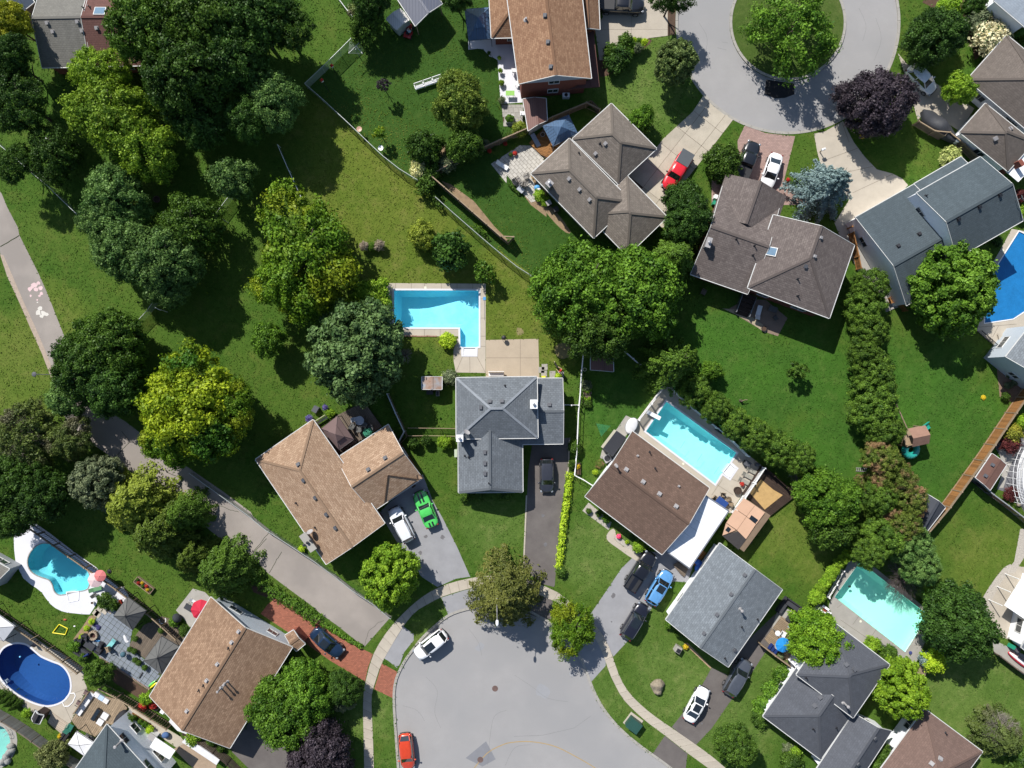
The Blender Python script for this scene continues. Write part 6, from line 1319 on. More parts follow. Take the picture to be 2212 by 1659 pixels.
    if 'sunroof' in opts: part('sunroof',M().box((X(g1+.12),0,zr+.032),(.95 if 'big' not in opts else 1.25,tw*1.25,.035)),m_cglass,T,world=False)
    if 'rails' in opts:
        for sg in (1,-1): part('roof_rail',M().path([(X(g1+.03),sg*tw*.92,zr+.0),(X(g1+.06),sg*tw*.92,zr+.08),(X(g2-.06),sg*tw*.92,zr+.08),(X(g2-.03),sg*tw*.92,zr)],.022),m_rim,T,world=False)
    if stripe:
        for a,b in ((.03,.31),(.85,.965)):
            for sg in (1,-1):
                m=M(); K_=10
                for k in range(K_+1):
                    q=a+(b-a)*k/K_; z=itp(s['top'],q)+.068; 
                    for p in (sg*.1,sg*.32): m.v.append((X(q),p,z-.028*(abs(p)/.55)))
                for k in range(K_): i=k*2; m.f.append((i,i+1,i+3,i+2) if sg<0 else (i,i+2,i+3,i+1))
                part('stripe',m,stripe,T,world=False)
    if style=='pickup':
        if 'open' in opts:
            m=M(); m.box((X(.815),0,1.235),(Ln*.31,Wd*.74,.02)); part('bed_floor',m,m_trimb,T,world=False)
            for sg in (1,-1): part('bed_side',M().box((X(.815),sg*Wd*.43,1.29),(Ln*.33,.1,.12)),mat,T,world=False)
            part('tailgate',M().box((X(.98),0,1.28),(.08,Wd*.8,.12)),mat,T,world=False)
        else: part('tonneau_cover',M().box((X(.815),0,1.27),(Ln*.33,Wd*.86,.08)),bedm or m_trimb,T,world=False)
    return T
vehicle('dark grey hatchback parked nose-down on the dark central driveway','car','hatch','c2',333,848,333,970,car_paint('graphite',(.06,.062,.075),.5),4.35)
vehicle('bright green coupe with black hood stripes beside the silver SUV','car','coupe','c1',1428,1130,1370,990,car_paint('green',(.07,.5,.09)),stripe=paint('black_stripe',(.01,.01,.012),rough=.3,coat=1))
vehicle('silver-white SUV on the angled driveway left of the green coupe','car','suv','c1',1228,1257,1160,1125,car_paint('silver_white',(.72,.74,.78)),opts='rails')
vehicle('navy blue sedan on the red paver driveway','car','sedan','d1',607,625,730,730,car_paint('navy',(.012,.03,.07),.2),opts='sunroof')
vehicle('white SUV with a large dark sunroof parked along the lower cul-de-sac kerb','car','suv','d1',1470,640,1355,730,car_paint('white',(.84,.84,.84)),opts='sunroof big',zbase=-.1)
vehicle('orange-red hatchback parked at the kerb at the bottom edge','car','hatch','d1',1270,1530,1282,1650,car_paint('orange_red',(.55,.05,.012)),4.6,zbase=-.1)
vehicle('black open-bed pickup nearest the chocolate-brown house','pickup truck','pickup','d2',1108,30,1195,-105,car_paint('black',(.008,.008,.011)),5.5,opts='open')
vehicle('sky-blue SUV with a sunroof between the black pickup and the pale grey house','car','suv','d2',1268,165,1345,40,car_paint('sky_blue',(.1,.28,.55)),opts='sunroof')
vehicle('black SUV with silver roof rails, lower of the black vehicles on the pale driveway','car','suv','d2',1062,445,1145,310,car_paint('black2',(.01,.01,.018)),4.95,opts='rails sunroof big')
vehicle('dark grey minivan on the upper part of the dark driveway at the lower right','car','suv','d2',1915,912,1995,780,car_paint('gunmetal',(.09,.1,.12),.3),5.0)
vehicle('white sedan on the dark driveway at the lower right','car','sedan','d2',1578,1138,1650,1005,car_paint('white2',(.84,.84,.84)),opts='sunroof')
vehicle('red pickup with a grey bed cover beside the taupe house','pickup truck','pickup','a2',1418,1415,1325,1570,car_paint('red',(.6,.012,.02)),5.5,bedm=surf('grey_vinyl_cover',L(95,100,105),var=.1,bump=0))
vehicle('black pickup with a covered bed half under a bush on the pink pavers','pickup truck','pickup','a2',1995,1340,2050,1195,car_paint('black3',(.01,.011,.013)),5.4)
vehicle('white sedan parked nose to the house on the pink paver driveway','car','sedan','a3',120,1418,80,1540,car_paint('white3',(.84,.84,.84)))
vehicle('white hatchback partly under the purple maple at the top right','car','hatch','a3',1370,652,1465,745,car_paint('white4',(.8,.82,.85)),4.5)
vehicle('black pickup cut off by the top edge on the concrete slabs','pickup truck','pickup','a2',950,38,1130,48,car_paint('black4',(.008,.008,.01)),5.9)
# boat under a dark tarpaulin on its trailer
c=W1('a3',1500,1030,1); c.z=0; T=thing('covered_boat',c,'boat on a trailer under a dark grey tarpaulin beside the plank fence','boat',None,R_(-42))
m=M()
for k in range(13):
    q=k/12; x_=-3.0+q*5.6; w_=1.0*(math.sin(min(1,q*1.6+.25)*math.pi/2))*(1-max(0,(q-.72)/.28)**2*.85); ht=1.3+.55*math.exp(-((q-.45)/.16)**2)
    for j in range(9):
        a=math.pi*j/8; m.v.append((-x_,w_*math.cos(a)*(1+.04*math.sin(k*2+j)),.55+(ht-.55)*math.sin(a)**.7+.03*math.sin(k*1.7+j*2)))
for k in range(12):
    for j in range(8): a=k*9+j; m.f.append((a,a+1,a+10,a+9))
part('tarpaulin',m,surf('charcoal_tarpaulin',L(68,70,75),var=.25,scale=2,bump=.6,bscale=5,rough=.6),T,smooth=True,world=False)
part('trailer_frame',M().beam((-2.6,.5,.45),(3.6,0,.45),.08,.08).beam((-2.6,-.5,.45),(3.6,0,.45),.08,.08),m_galv,T,world=False)
for sg in (1,-1): part('wheel',M().tube((-.6,sg*.85,.3),(-.6,sg*1.05,.3),.3,n=16),m_tyre,T,world=False)
part('outboard_motor',M().box((3.1,0,.8),(.5,.4,.6)).ell((3.1,0,1.15),(.35,.25,.2)),m_whitep,T,world=False)
# ---------------- things in the yards ----------------
def at(t,x,y,z=0.0): p=W1(t,x,y,z); return Vector((p.x,p.y,0))
def head(t,x,y,fx,fy): a=at(t,x,y); b=at(t,fx,fy); return math.atan2(b.y-a.y,b.x-a.x)
def prop(label,cat,name,t,x,y,parts,rz=0.0,z=0.0,group=None,zc=0.0):
    """a thing of several parts; parts = [(name, M, material[, smooth])] in local metres"""
    c=at(t,x,y,zc); c.z=z; T=thing(name,c,label,cat,group,rz)
    for p in parts: part(p[0],p[1],p[2],T,smooth=len(p)>3,world=False)
    return T
def legs(w,d,h,r=.02,z0=0): return [('leg',M().tube((sx*w,sy*d,z0),(sx*w*.95,sy*d*.95,h),r,n=6)) for sx in (1,-1) for sy in (1,-1)]
def chair(label,t,x,y,rz,mat,frame=None,s=1.0,group=None,z=0.0):
    fr=frame or m_darkmet
    T=prop(label,'chair','patio_chair',t,x,y,[('seat',M().box((0,0,.43),(.5,.52,.05)),mat),('backrest',M().box((-.27,0,.72),(.05,.5,.55),mat=Matrix.Rotation(R_(-14),4,'Y')),mat)]+[(n,m,fr) for n,m in legs(.22,.25,.42)]+[('armrest',M().box((-.02,sy*.28,.64),(.48,.05,.03)),fr) for sy in (1,-1)],rz,z,group)
    T.scale=(s,s,s); return T
def lounger(label,t,x,y,rz,mat,frame=None,back=.5,z=0.0,group=None,s=1.0):
    fr=frame or m_whitep; T=prop(label,'lounger','sun_lounger',t,x,y,[('seat',M().box((.25,0,.33),(1.3,.6,.07)),mat),('backrest',M().box((-.62,0,.33+back*.35),(.7,.6,.07),mat=Matrix.Rotation(math.atan2(back,.8),4,'Y')),mat)]+[(n,m,fr) for n,m in legs(.75,.27,.3,.025)],rz,z,group); T.scale=(s,s,s); return T
def table(label,t,x,y,w,d,h,mat,rz=0.0,leg=None,z=0.0,round_=False,name='patio_table'):
    top=M().lathe((0,0,h-.04),[(w/2,0),(w/2,.04)],20) if round_ else M().box((0,0,h-.02),(w,d,.04))
    return prop(label,'table',name,t,x,y,[('tabletop',top,mat)]+[(n,m,leg or m_darkmet) for n,m in legs(w*.36,(d if not round_ else w)*.36,h-.04,.025)],rz,z)
def parasol(label,t,x,y,r,h,mat,n=8,rz=0.0,tilt=0.0,z=0.0,drop=.28):
    c=at(t,x,y,h); c.z=z; T=thing('parasol',c,label,'parasol',None,rz); m=M(); rings=5
    for i in range(rings):
        q=i/(rings-1)
        for k in range(n*3):
            a=k*math.tau/(n*3); sc=1-.06*(1-abs(math.cos(a*n/2)))*q if False else 1-.05*abs(math.sin(a*n/2))*q; rr=max(.02,r*q*sc); m.v.append((rr*math.cos(a),rr*math.sin(a)+0,h-drop*r*q**1.2-.05*abs(math.sin(a*n/2))*q*r))
    for i in range(rings-1):
        for k in range(n*3): a=i*n*3+k; b=i*n*3+(k+1)%(n*3); m.f.append((a,a+n*3,b+n*3,b))
    part('canopy',m,mat,T,world=False); m=M()
    for k in range(n): a=k*math.tau/n; m.tube((0,0,h-.05),(r*.97*math.cos(a),r*.97*math.sin(a),h-drop*r-.04),.012,n=4)
    part('ribs',m,m_galv,T,world=False); part('pole',M().tube((0,0,0),(0,0,h+.08),.025),m_galv,T,world=False); part('base',M().lathe((0,0,0),[(.28,0),(.28,.06),(.06,.1),(.04,.3)],14),m_darkmet,T,world=False); return T
def pot(label,t,x,y,r,h,mat,leaf=None,z=0.0,name='flower_pot'):
    T=prop(label,'planter',name,t,x,y,[('pot',M().lathe((0,0,0),[(r*.7,0),(r,h*.9),(r*1.08,h*.9),(r*1.08,h),(r*.9,h),(r*.85,h*.85)],14),mat),('soil',M().lathe((0,0,h*.8),[(r*.86,0),(r*.86,.03)],12),m_soil)],0,z)
    if leaf:
        cr=link('foliage',PR['shrub0'],T,(0,0,h)); cr.scale=(r*1.3,r*1.3,r*1.3); cr.material_slots[0].link='OBJECT'; cr.material_slots[0].material=leaf
    return T
def pyramid(label,t,pts,z,rise,mat,name='gazebo',cat='gazebo',vent=0.0,posts=True,pm=None,ribs=0,seam=.05,valance=.15):
    """four-sided canopy on posts; pts = its four eave corners seen at height z"""
    P=[W(p,z) for p in U(t,*pts)]; c=sum(P,Vector((0,0,0)))/4; apex=Vector((c.x,c.y,z+rise)); T=thing(name,Vector((c.x,c.y,0)),label,cat); pm=pm or m_darkmet
    for k in range(4):
        a,b=P[k],P[(k+1)%4]; m=M(); v=.62 if vent else 1.0
        if vent: m.face([a,b,b.lerp(apex,v),a.lerp(apex,v)])
        else: m.face([a,b,apex])
        m.face([a-Vector((0,0,valance)),b-Vector((0,0,valance)),b,a]); part('roof_panel',m,mat,T)
        if vent:
            up=Vector((0,0,vent)); m=M(); m.face([a.lerp(apex,v-.1)+up,b.lerp(apex,v-.1)+up,apex+up]); part('vent_roof',m,mat,T)
        m=M(); m.tube(a,a.lerp(apex,v),seam*.5,n=5); m.tube(a,b,seam*.45,n=5)
        for j in range(ribs): q=(j+1)/(ribs+1); e=a.lerp(b,q); l=1-abs(2*q-1); m.tube(e+Vector((0,0,.01)),e.lerp(apex,min(v,l) if ribs>2 else v)+Vector((0,0,.01)) if ribs<=2 else e+(apex-(a+b)/2)*min(v,l)+Vector((0,0,.012)),.018,n=4)
        part('rib',m,pm,T)
        if posts: part('post',M().tube((a.lerp(c,.06).x,a.lerp(c,.06).y,0),(a.lerp(c,.06).x,a.lerp(c,.06).y,z),.05,n=6),pm,T)
    return T
def shed(label,t,pts,z,rise,rmat,wmat,kind='gable',seams=0,cat='shed',over=.12,door=None,name='shed'):
    P=U(t,*pts); c=W((sum(p[0] for p in P)/4,sum(p[1] for p in P)/4),0); T=thing(name,c,label,cat)
    if kind=='flat': roof_vol(T,P,z,z+rise,'g','g',rmat,wmat,over=over,windows=False,T=.08,rf=.02)
    else: roof_vol(T,P,z,z+rise,'g' if kind=='gable' else 'h','g' if kind=='gable' else 'h',rmat,wmat,over=over,windows=False,T=.08)
    return T
def cloth(rgb,name): return surf(name,L(*rgb),var=.12,scale=1.5,bump=.15,rough=.8)
m_canvas=cloth((108,108,106),'grey_canvas'); m_wcanvas=cloth((236,236,238),'white_canvas'); m_bluemet=siding('blue_metal_roofing',L(82,110,142),pitch=.3,axis=0,rough=.45,depth=.3); m_brownmet=surf('brown_canvas',L(120,100,98),var=.1,scale=1); m_wick=surf('dark_wicker',L(60,60,66),var=.3,scale=6); m_cush=cloth((70,72,78),'charcoal_cushion')
# gazebos and canopies
g=pyramid('brown double-roof gazebo tucked into the corner of the tan-roofed house','c1',[700,350,835,548,712,636,560,460],2.5,1.1,m_brownmet,vent=.18)
pyramid('blue metal gazebo with a vent roof beside the white patio at the top','a1',[1752,75,1960,60,1982,318,1785,336],2.4,1.3,m_bluemet,vent=.2,ribs=7,pm=paint('navy_metal_seam',(.07,.1,.15)))
pyramid('blue metal gazebo squeezed between the plank fence and the taupe roof','a2',[298,1045,515,952,590,1106,385,1215],2.4,1.0,m_bluemet,vent=.2,ribs=7,pm=paint('navy_metal_seam',(.07,.1,.15)))
pyramid('upper grey canvas gazebo between the slate patio and the slatted fence','d0',[1058,237,1215,355,1100,515,940,398],2.4,1.1,m_canvas,ribs=2)
pyramid('lower grey canvas gazebo partly under the mottled tan eave','d0',[1340,565,1492,655,1345,885,1190,770],2.4,1.1,m_canvas,ribs=2)
pyramid('white square canopy beside the dark grey roof at the bottom left','d0',[632,1355,785,1455,705,1565,560,1462],2.3,.35,m_wcanvas)
pyramid('white peaked canopy cut off by the left edge above the navy-blue pool','d0',[-90,330,125,485,30,610,-190,500],2.4,.8,m_wcanvas)
pyramid('bluish grey round-topped tent in the dark shade at the top left','a0',[2030,330,2130,280,2210,330,2100,390],2.0,.5,cloth((80,90,105),'bluish_tent_cloth'))
# sheds
m_slroof=siding('slate_metal_roof',L(88,94,112),pitch=.4,axis=0,rough=.5,depth=.25)
shed('large open shed with a slate-blue metal roof at the top centre','a1',[1175,-40,1345,215,1568,32,1400,-210],2.6,.5,m_slroof,None,door=None)
T=COL.objects[-1]
for x,y in ((1350,205),(1550,40),(1200,0)): c=at('a1',x,y,2.5); solo('shed_post',M().tube((c.x,c.y,0),(c.x,c.y,2.5),.07),m_wood,{1350:'corner post of the open slate shed nearest the mower rider',1550:'right-hand post of the open slate shed',1200:'left-hand post of the open slate shed'}[x],'post')
shed('small white metal shed with an open doorway beside the ride-on mower','a1',[1103,155,1190,245,1303,160,1215,72],2.1,.25,siding('white_ribbed_roof',(.6,.58,.55),pitch=.25,axis=0),siding('pale_green_wall',(.4,.46,.43)))
shed('maroon metal shed under the twin maples behind the raised beds','b2',[700,1290,698,1520,885,1535,880,1300],2.1,.45,siding('maroon_ribbed_roof',(.15,.07,.055),pitch=.25,axis=0),w_grey)
shed('maroon ribbed lean-to between the white patio and the blue gazebo','a2',[135,820,180,1085,335,1000,325,815],2.0,.4,siding('maroon_ribbed_roof',(.15,.07,.055)),w_grey)
s1=shed('brown flat-roofed shed with two vents behind the honey-brown fence','c3',[1948,665,1812,868,1930,970,2066,758],2.3,.2,surf('brown_felt_roof',L(118,88,78),var=.15,scale=1.5),w_grey); vents(s1,'c3',[1950,760,1892,850],R_(-35),m_vent,.35)
shed('dark grey gabled shed in the corner behind the browned cedars','c3',[1400,995,1330,1190,1385,1340,1560,1112],2.3,.7,surf('dark_felt_roof',L(74,78,86),var=.15),w_grey)
shed('small shed with a rusty corrugated roof left of the grey house','c1',[1400,28,1400,132,1562,134,1563,28],2.0,.25,surf('rusty_corrugated_roof',L(175,160,150),var=.25,scale=1.2,c2=L(150,110,85),big=(.7,L(165,175,185))),m_woodd)
shed('small glass-sided shed in the dark trees at the left edge','c0',[330,940,470,1000,420,1040,290,985],2.1,.4,paint('greyish_glass_roof',(.2,.23,.25),rough=.15),w_grey)
shed('bluish dark shed roof at the upper left corner','a0',[60,0,185,185,285,20,160,-160],2.4,.6,surf('bluish_felt',L(62,75,92),var=.25),w_grey)
shed('small dark hexagonal-looking hut beside the silvery leaning fence','d0',[295,1185,262,1250,325,1295,360,1222],1.7,.35,surf('charcoal_felt',L(58,56,60),var=.2),m_woodd,name='garden_hut')
# persons
def skin(name,verts,edges,radii,mat,parent,sub=1):
    me=bpy.data.meshes.new(name); me.from_pydata(verts,edges,[]); o=bpy.data.objects.new(name,me); COL.objects.link(o); o.parent=parent; me.materials.append(mat)
    md=o.modifiers.new('skin','SKIN'); md.use_smooth_shade=True
    for k,r in enumerate(radii): me.skin_vertices[0].data[k].radius=(r,r)
    me.skin_vertices[0].data[0].use_root=True
    if sub: s_=o.modifiers.new('sub','SUBSURF'); s_.levels=1; s_.render_levels=sub
    return o
m_skin=paint('skin',(.5,.3,.22),rough=.5); m_hair=paint('grey_hair',(.25,.22,.2),rough=.8); m_hairb=paint('brown_hair',(.06,.035,.02),rough=.8)
def person(label,t,x,y,rz,shirt,trous,hair,sit=False,z=0.0,hat=None,arms='down'):
    T=thing('person',at(t,x,y,1.0)+Vector((0,0,z)),label,'person',None,rz)
    hip=(0,0,.92) if not sit else (0,0,.55); s=hip[2]-.92
    knee=(lambda g:(.04,g*.11,.48)) if not sit else (lambda g:(.42,g*.16,.55)); foot=(lambda g:(0,g*.12,.07)) if not sit else (lambda g:(.5,g*.17,.12)); toe=(lambda g:(.18,g*.14,.04)) if not sit else (lambda g:(.68,g*.18,.1))
    V=[hip,(.02,0,1.1+s),(.03,0,1.3+s),(.02,0,1.44+s),(.02,0,1.52+s),(.04,0,1.62+s),(.05,0,1.72+s)]; R=[.14,.13,.15,.09,.055,.1,.075]; E=[(0,1),(1,2),(2,3),(3,4),(4,5),(5,6)]
    for g in (1,-1):
        b=len(V); V+=[(0,g*.1,hip[2]-.05),knee(g),foot(g),toe(g)]; R+=[.1,.065,.045,.04]; E+=[(0,b),(b,b+1),(b+1,b+2),(b+2,b+3)]
        b=len(V)
        if arms=='down': V+=[(.02,g*.19,1.4+s),(.04,g*.25,1.14+s),(.2,g*.24,.95+s)]
        else: V+=[(.02,g*.19,1.4+s),(.16,g*.27,1.18+s),(.42,g*.2,1.12+s)]
        R+=[.06,.042,.03]; E+=[(3,b),(b,b+1),(b+1,b+2)]
        h=V[b+2]; dx,dz=(.6,-.8) if arms=='down' else (.95,-.3); pa=(h[0]+dx*.06,h[1],h[2]+dz*.06); V.append(pa); R.append(.028); E.append((b+2,b+3)); p_=b+3
        for f in range(4):
            q=len(V); V+=[(pa[0]+dx*.05,pa[1]+(f-1.5)*.02,pa[2]+dz*.05),(pa[0]+dx*(.08+.01*(f%2)),pa[1]+(f-1.5)*.021,pa[2]+dz*.09)]; R+=[.009,.008]; E+=[(p_,q),(q,q+1)]
        q=len(V); V.append((pa[0]+.03,pa[1]-g*.04,pa[2]-.01)); R.append(.01); E.append((b+2,q))
    skin('body',V,E,R,m_skin,T)
    m=M(); m.lathe((.02,0,.98+s),[(.155,0),(.165,.1),(.185,.3),(.19,.4),(.12,.47),(.07,.5)],14); 
    for k in range(len(m.v)): v=m.v[k]; m.v[k]=(v[0]*.8,v[1]*1.15,v[2])
    for g in (1,-1): m.tube((.02,g*.18,1.42+s),(.05,g*.25,1.2+s),.075,.065)
    part('shirt',m,shirt,T,smooth=True,world=False)
    for g in (1,-1): part('trouser_leg',M().tube((0,g*.1,hip[2]+.04),knee(g),.12,.09).tube(knee(g),(foot(g)[0],foot(g)[1],foot(g)[2]+.1),.088,.06),trous,T,smooth=True,world=False); part('shoe',M().ell(((foot(g)[0]+toe(g)[0])/2,toe(g)[1],max(.045,foot(g)[2]-.02)),(.14,.055,.05)),m_darkmet,T,smooth=True,world=False)
    part('hair',M().ell((.02,0,1.71+s),(.115,.1,.1)),hair,T,smooth=True,world=False)
    part('nose',M().ell((.155,0,1.66+s),(.02,.015,.02)),m_skin,T,world=False)
    for g in (1,-1): part('eye',M().ell((.135,g*.035,1.69+s),(.012,.012,.01)),m_darkmet,T,world=False); part('ear',M().ell((.04,g*.105,1.67+s),(.02,.012,.03)),m_skin,T,world=False)
    if hat: part('cap',M().lathe((.03,0,1.72+s),[(.125,0),(.12,.06),(.07,.11),(.01,.12)],12).box((.15,0,1.73+s),(.14,.14,.015)),hat,T,smooth=False,world=False)
    return T
m_redc=cloth((190,45,40),'red_cotton'); m_navyc=cloth((35,38,55),'navy_cotton'); m_lblue=cloth((190,215,240),'pale_blue_cotton'); m_pinkc=cloth((225,185,190),'pale_pink_cotton')
person('person in a red top walking with a dog behind the grey house','b2',448,1528,R_(140),m_redc,m_navyc,m_hairb,hat=m_redc,arms='fwd')
person('person in a pale blue shirt riding a red mower out of the white shed','a1',1292,262,R_(75),m_lblue,m_navyc,m_hair,sit=True,z=.25,arms='fwd')
person('person in pale pink standing on the crowded deck at the lower right','d3',278,495,R_(150),m_pinkc,m_lblue,m_hairb)
# dog
T=thing('dog',at('b2',410,1482),'small black dog with a pale face ahead of the person in red','dog',None,R_(120)); V=[(0,0,.42),(.2,0,.43),(.34,0,.52),(.44,0,.6),(.55,0,.57),(-.22,0,.42),(-.3,0,.46),(-.45,0,.55)]; R=[.11,.12,.07,.075,.035,.1,.04,.02]; E=[(0,1),(1,2),(2,3),(3,4),(0,5),(5,6),(6,7)]
for g in (1,-1):
    b=len(V); V+=[(.22,g*.09,.3),(.2,g*.09,.16),(.22,g*.09,.03),(-.2,g*.09,.3),(-.14,g*.1,.24),(-.27,g*.1,.15),(-.24,g*.1,.03)]; R+=[.05,.03,.03,.07,.045,.028,.03]; E+=[(1,b),(b,b+1),(b+1,b+2),(5,b+3),(b+3,b+4),(b+4,b+5),(b+5,b+6)]
skin('body',V,E,R,paint('black_fur',(.03,.028,.026),rough=.9),T); part('pale_face',M().ell((.47,0,.63),(.07,.06,.05)),paint('cream_fur',(.5,.42,.32),rough=.9),T,smooth=True,world=False)
for g in (1,-1): part('ear',M().ell((.4,g*.07,.64),(.03,.02,.06)),paint('black_fur',(.03,.028,.026)),T,world=False)
# ride-on mower
m_redp=paint('red_enamel',(.4,.02,.02),rough=.4,coat=.5)
T=prop('red ride-on mower in the shade of the open slate shed','mower','ride_on_mower','a1',1290,285,[('hood',M().box((.55,0,.6),(.75,.55,.35)).ell((.95,0,.6),(.15,.27,.17)),m_redp),('chassis',M().box((.1,0,.35),(1.5,.5,.16)),m_redp),('fender',M().box((-.4,0,.55),(.6,.95,.08)),m_redp),('seat',M().box((-.15,0,.7),(.42,.42,.1)),m_trimb),('steering_wheel',M().tube((.3,0,.75),(.2,0,.98),.02).lathe((.2,0,.98),[(.16,0),(.18,.02),(.16,.03)],12),m_trimb),('mower_deck',M().lathe((.15,0,.12),[(.5,0),(.5,.12),(.4,.16)],14),m_redp)]+[('wheel',M().tube((x_,g*.3,r_),(x_,g*.5,r_),r_,n=14),m_tyre) for x_,r_ in ((.8,.2),(-.45,.28)) for g in (1,-1)],R_(75))
# street furniture
q=W1('d1',2020,265,8); hd=W1('d1',2023,455,8.2)
T=thing('street_lamp',Vector((q.x,q.y,0)),'tall street lamp with a white head reaching out of the olive-brown tree','street lamp'); part('pole',M().tube((q.x,q.y,0),(q.x,q.y,8),.11,.07,n=10),m_conc2,T); part('arm',M().path([(q.x,q.y,7.9),tuple(q.lerp(hd,.5)+Vector((0,0,.3))),tuple(hd)],.045,8),m_ventl,T); part('lamp_head',M().ell(tuple(hd),(.19,.42,.12)),m_whitep,T,smooth=True)
q=W1('c0',283,8,5.2); T=thing('street_lamp',Vector((q.x,q.y,0)),'slender path lamp with a flat grey head at the left of the foot path','street lamp'); part('pole',M().tube((q.x,q.y,0),(q.x,q.y,5.2),.06,.045),m_galv,T); part('lamp_head',M().lathe((q.x,q.y,5.1),[(.1,0),(.3,.1),(.22,.15),(.05,.18)],14),m_vent,T)
T=prop('dark green utility transformer on a concrete pad on the grass verge','utility box','transformer_box','d2',1055,1292,[('pad',M().box((0,0,.06),(1.9,1.75,.12)),m_conc),('cabinet',M().box((0,-.08,.6),(1.6,1.35,1.0)),paint('dark_green_enamel',(.02,.07,.055),rough=.5)),('lid',M().box((0,-.08,1.13),(1.66,1.4,.07)),paint('dark_green_enamel',(.02,.07,.055)))],R_(-37),zc=.6)
m=M().ell((0,0,.3),(1.0,.85,.62),16,10); g=random.Random(5)
for k in range(len(m.v)): v=Vector(m.v[k]); f=1+.16*math.sin(v.x*3.1+1)+.13*math.sin(v.y*4.3)+.1*math.sin(v.z*5+v.x*2)+g.uniform(-.04,.04); m.v[k]=(v.x*f,v.y*f,max(-.05,v.z*f))
c=at('d2',1250,985,.4); o=link('boulder',mk('boulder',m,surf('speckled_boulder',L(160,148,128),var=.4,scale=2.5,fine=9,bump=.8)),None,c); tag(o,'big pale boulder on the front lawn right of the sidewalk','boulder')
prop('white utility pedestal on the lawn beside a pot of orange flowers','utility box','utility_pedestal','d2',1412,660,[('cabinet',M().box((0,0,.45),(.75,.8,.9)),m_conc2),('dark_top',M().box((.05,-.08,.93),(.5,.5,.06)),m_darkmet)],R_(-30))
prop('pale mailbox on a post beside the wide concrete drive','mailbox','mailbox','a3',518,1262,[('post',M().box((0,0,.5),(.1,.1,1.0)),m_wood),('box',M().box((0,0,1.1),(.5,.25,.25)).ell((0,0,1.22),(.25,.125,.08)),m_whitep)],R_(20))
prop('small stump with a dead branch on the vivid lawn','stump','tree_stump','c2',1940,228,[('stump',M().lathe((0,0,0),[(.22,0),(.16,.1),(.14,.5),(.12,.52)],9),m_bark),('branch',M().path([(0,0,.45),(.35,.12,.6),(.7,.15,.55)],.05,6),m_wood)],0)
# poles, bird houses, clothes dryer
def polething(label,cat,name,t,x,y,h,topm,top='house'):
    c=at(t,x,y); T=thing(name,c,label,cat); part('pole',M().tube((0,0,0),(0,0,h),.04),m_darkmet,T,world=False)
    if top=='house': part('box',M().box((0,0,h+.15),(.3,.3,.3),.5),topm,T,world=False); part('roof',M().lathe((0,0,h+.3),[(.26,0),(.03,.2)],4),m_redc,T,world=False)
    elif top=='dish': part('bowl',M().lathe((0,0,h),[(.05,0),(.3,.05),(.34,.1),(.28,.09),(.05,.04)],14),topm,T,world=False)
    return T
polething('bird house with an orange roof on a short pole in the deep green lawn','bird house','bird_house','a1',688,612,2.1,m_whitep); polething('pale bird feeder on a tall thin pole near the wire fence','bird feeder','bird_feeder','a1',630,765,3.4,m_whitep); polething('white birdbath beside the long wire-mesh fence','birdbath','birdbath','a1',1068,1248,.9,m_whitep,'dish'); polething('small pinkish garden figure on a post at the wire-mesh fence','garden ornament','garden_post','a1',893,1095,1.0,m_skin,'dish')
c=at('a1',880,470); T=thing('clothes_dryer',c,'square rotary clothes dryer at the end of the diagonal wire fence','clothes dryer'); part('pole',M().tube((0,0,0),(0,0,2.1),.04),m_galv,T,world=False); cc=[W(p,2.15)-c for p in U('a1',805,315,912,315,905,445,790,442)]; mid=sum(cc,Vector((0,0,0)))/4; part('pole_top',M().tube((0,0,2.05),tuple(mid),.04),m_galv,T,world=False)
for k in range(4): part('arm',M().tube(tuple(mid),tuple(cc[k]),.03),m_whitep,T,world=False)
m=M()
for j in range(1,7):
    q=[mid.lerp(p,j/6) for p in cc]
    for k in range(4): m.tube(tuple(q[k]),tuple(q[(k+1)%4]),.012,n=3)
part('clothes_line',m,m_galv,T,world=False)
rz=head('a1',1345,715,1560,640); T=thing('garden_bench',at('a1',1452,690,.4),'long white three-section glider bench on the deep green lawn','bench',None,rz)
for k in range(3):
    x_=(k-1)*1.22; part('seat',M().box((x_,-.05,.42),(1.12,.5,.05)),m_whitep,T,world=False); m=M()
    for j in range(8): m.box((x_-.49+j*.14,.3,.72),(.05,.04,.55))
    m.box((x_,.3,1.0),(1.14,.06,.08)); part('backrest',m,m_whitep,T,world=False)
    for sx in (-.56,.56): part('armrest',M().box((x_+sx,0,.64),(.07,.6,.04)).box((x_+sx,-.25,.32),(.06,.06,.64)).box((x_+sx,.27,.32),(.06,.06,.64)),m_whitep,T,world=False)
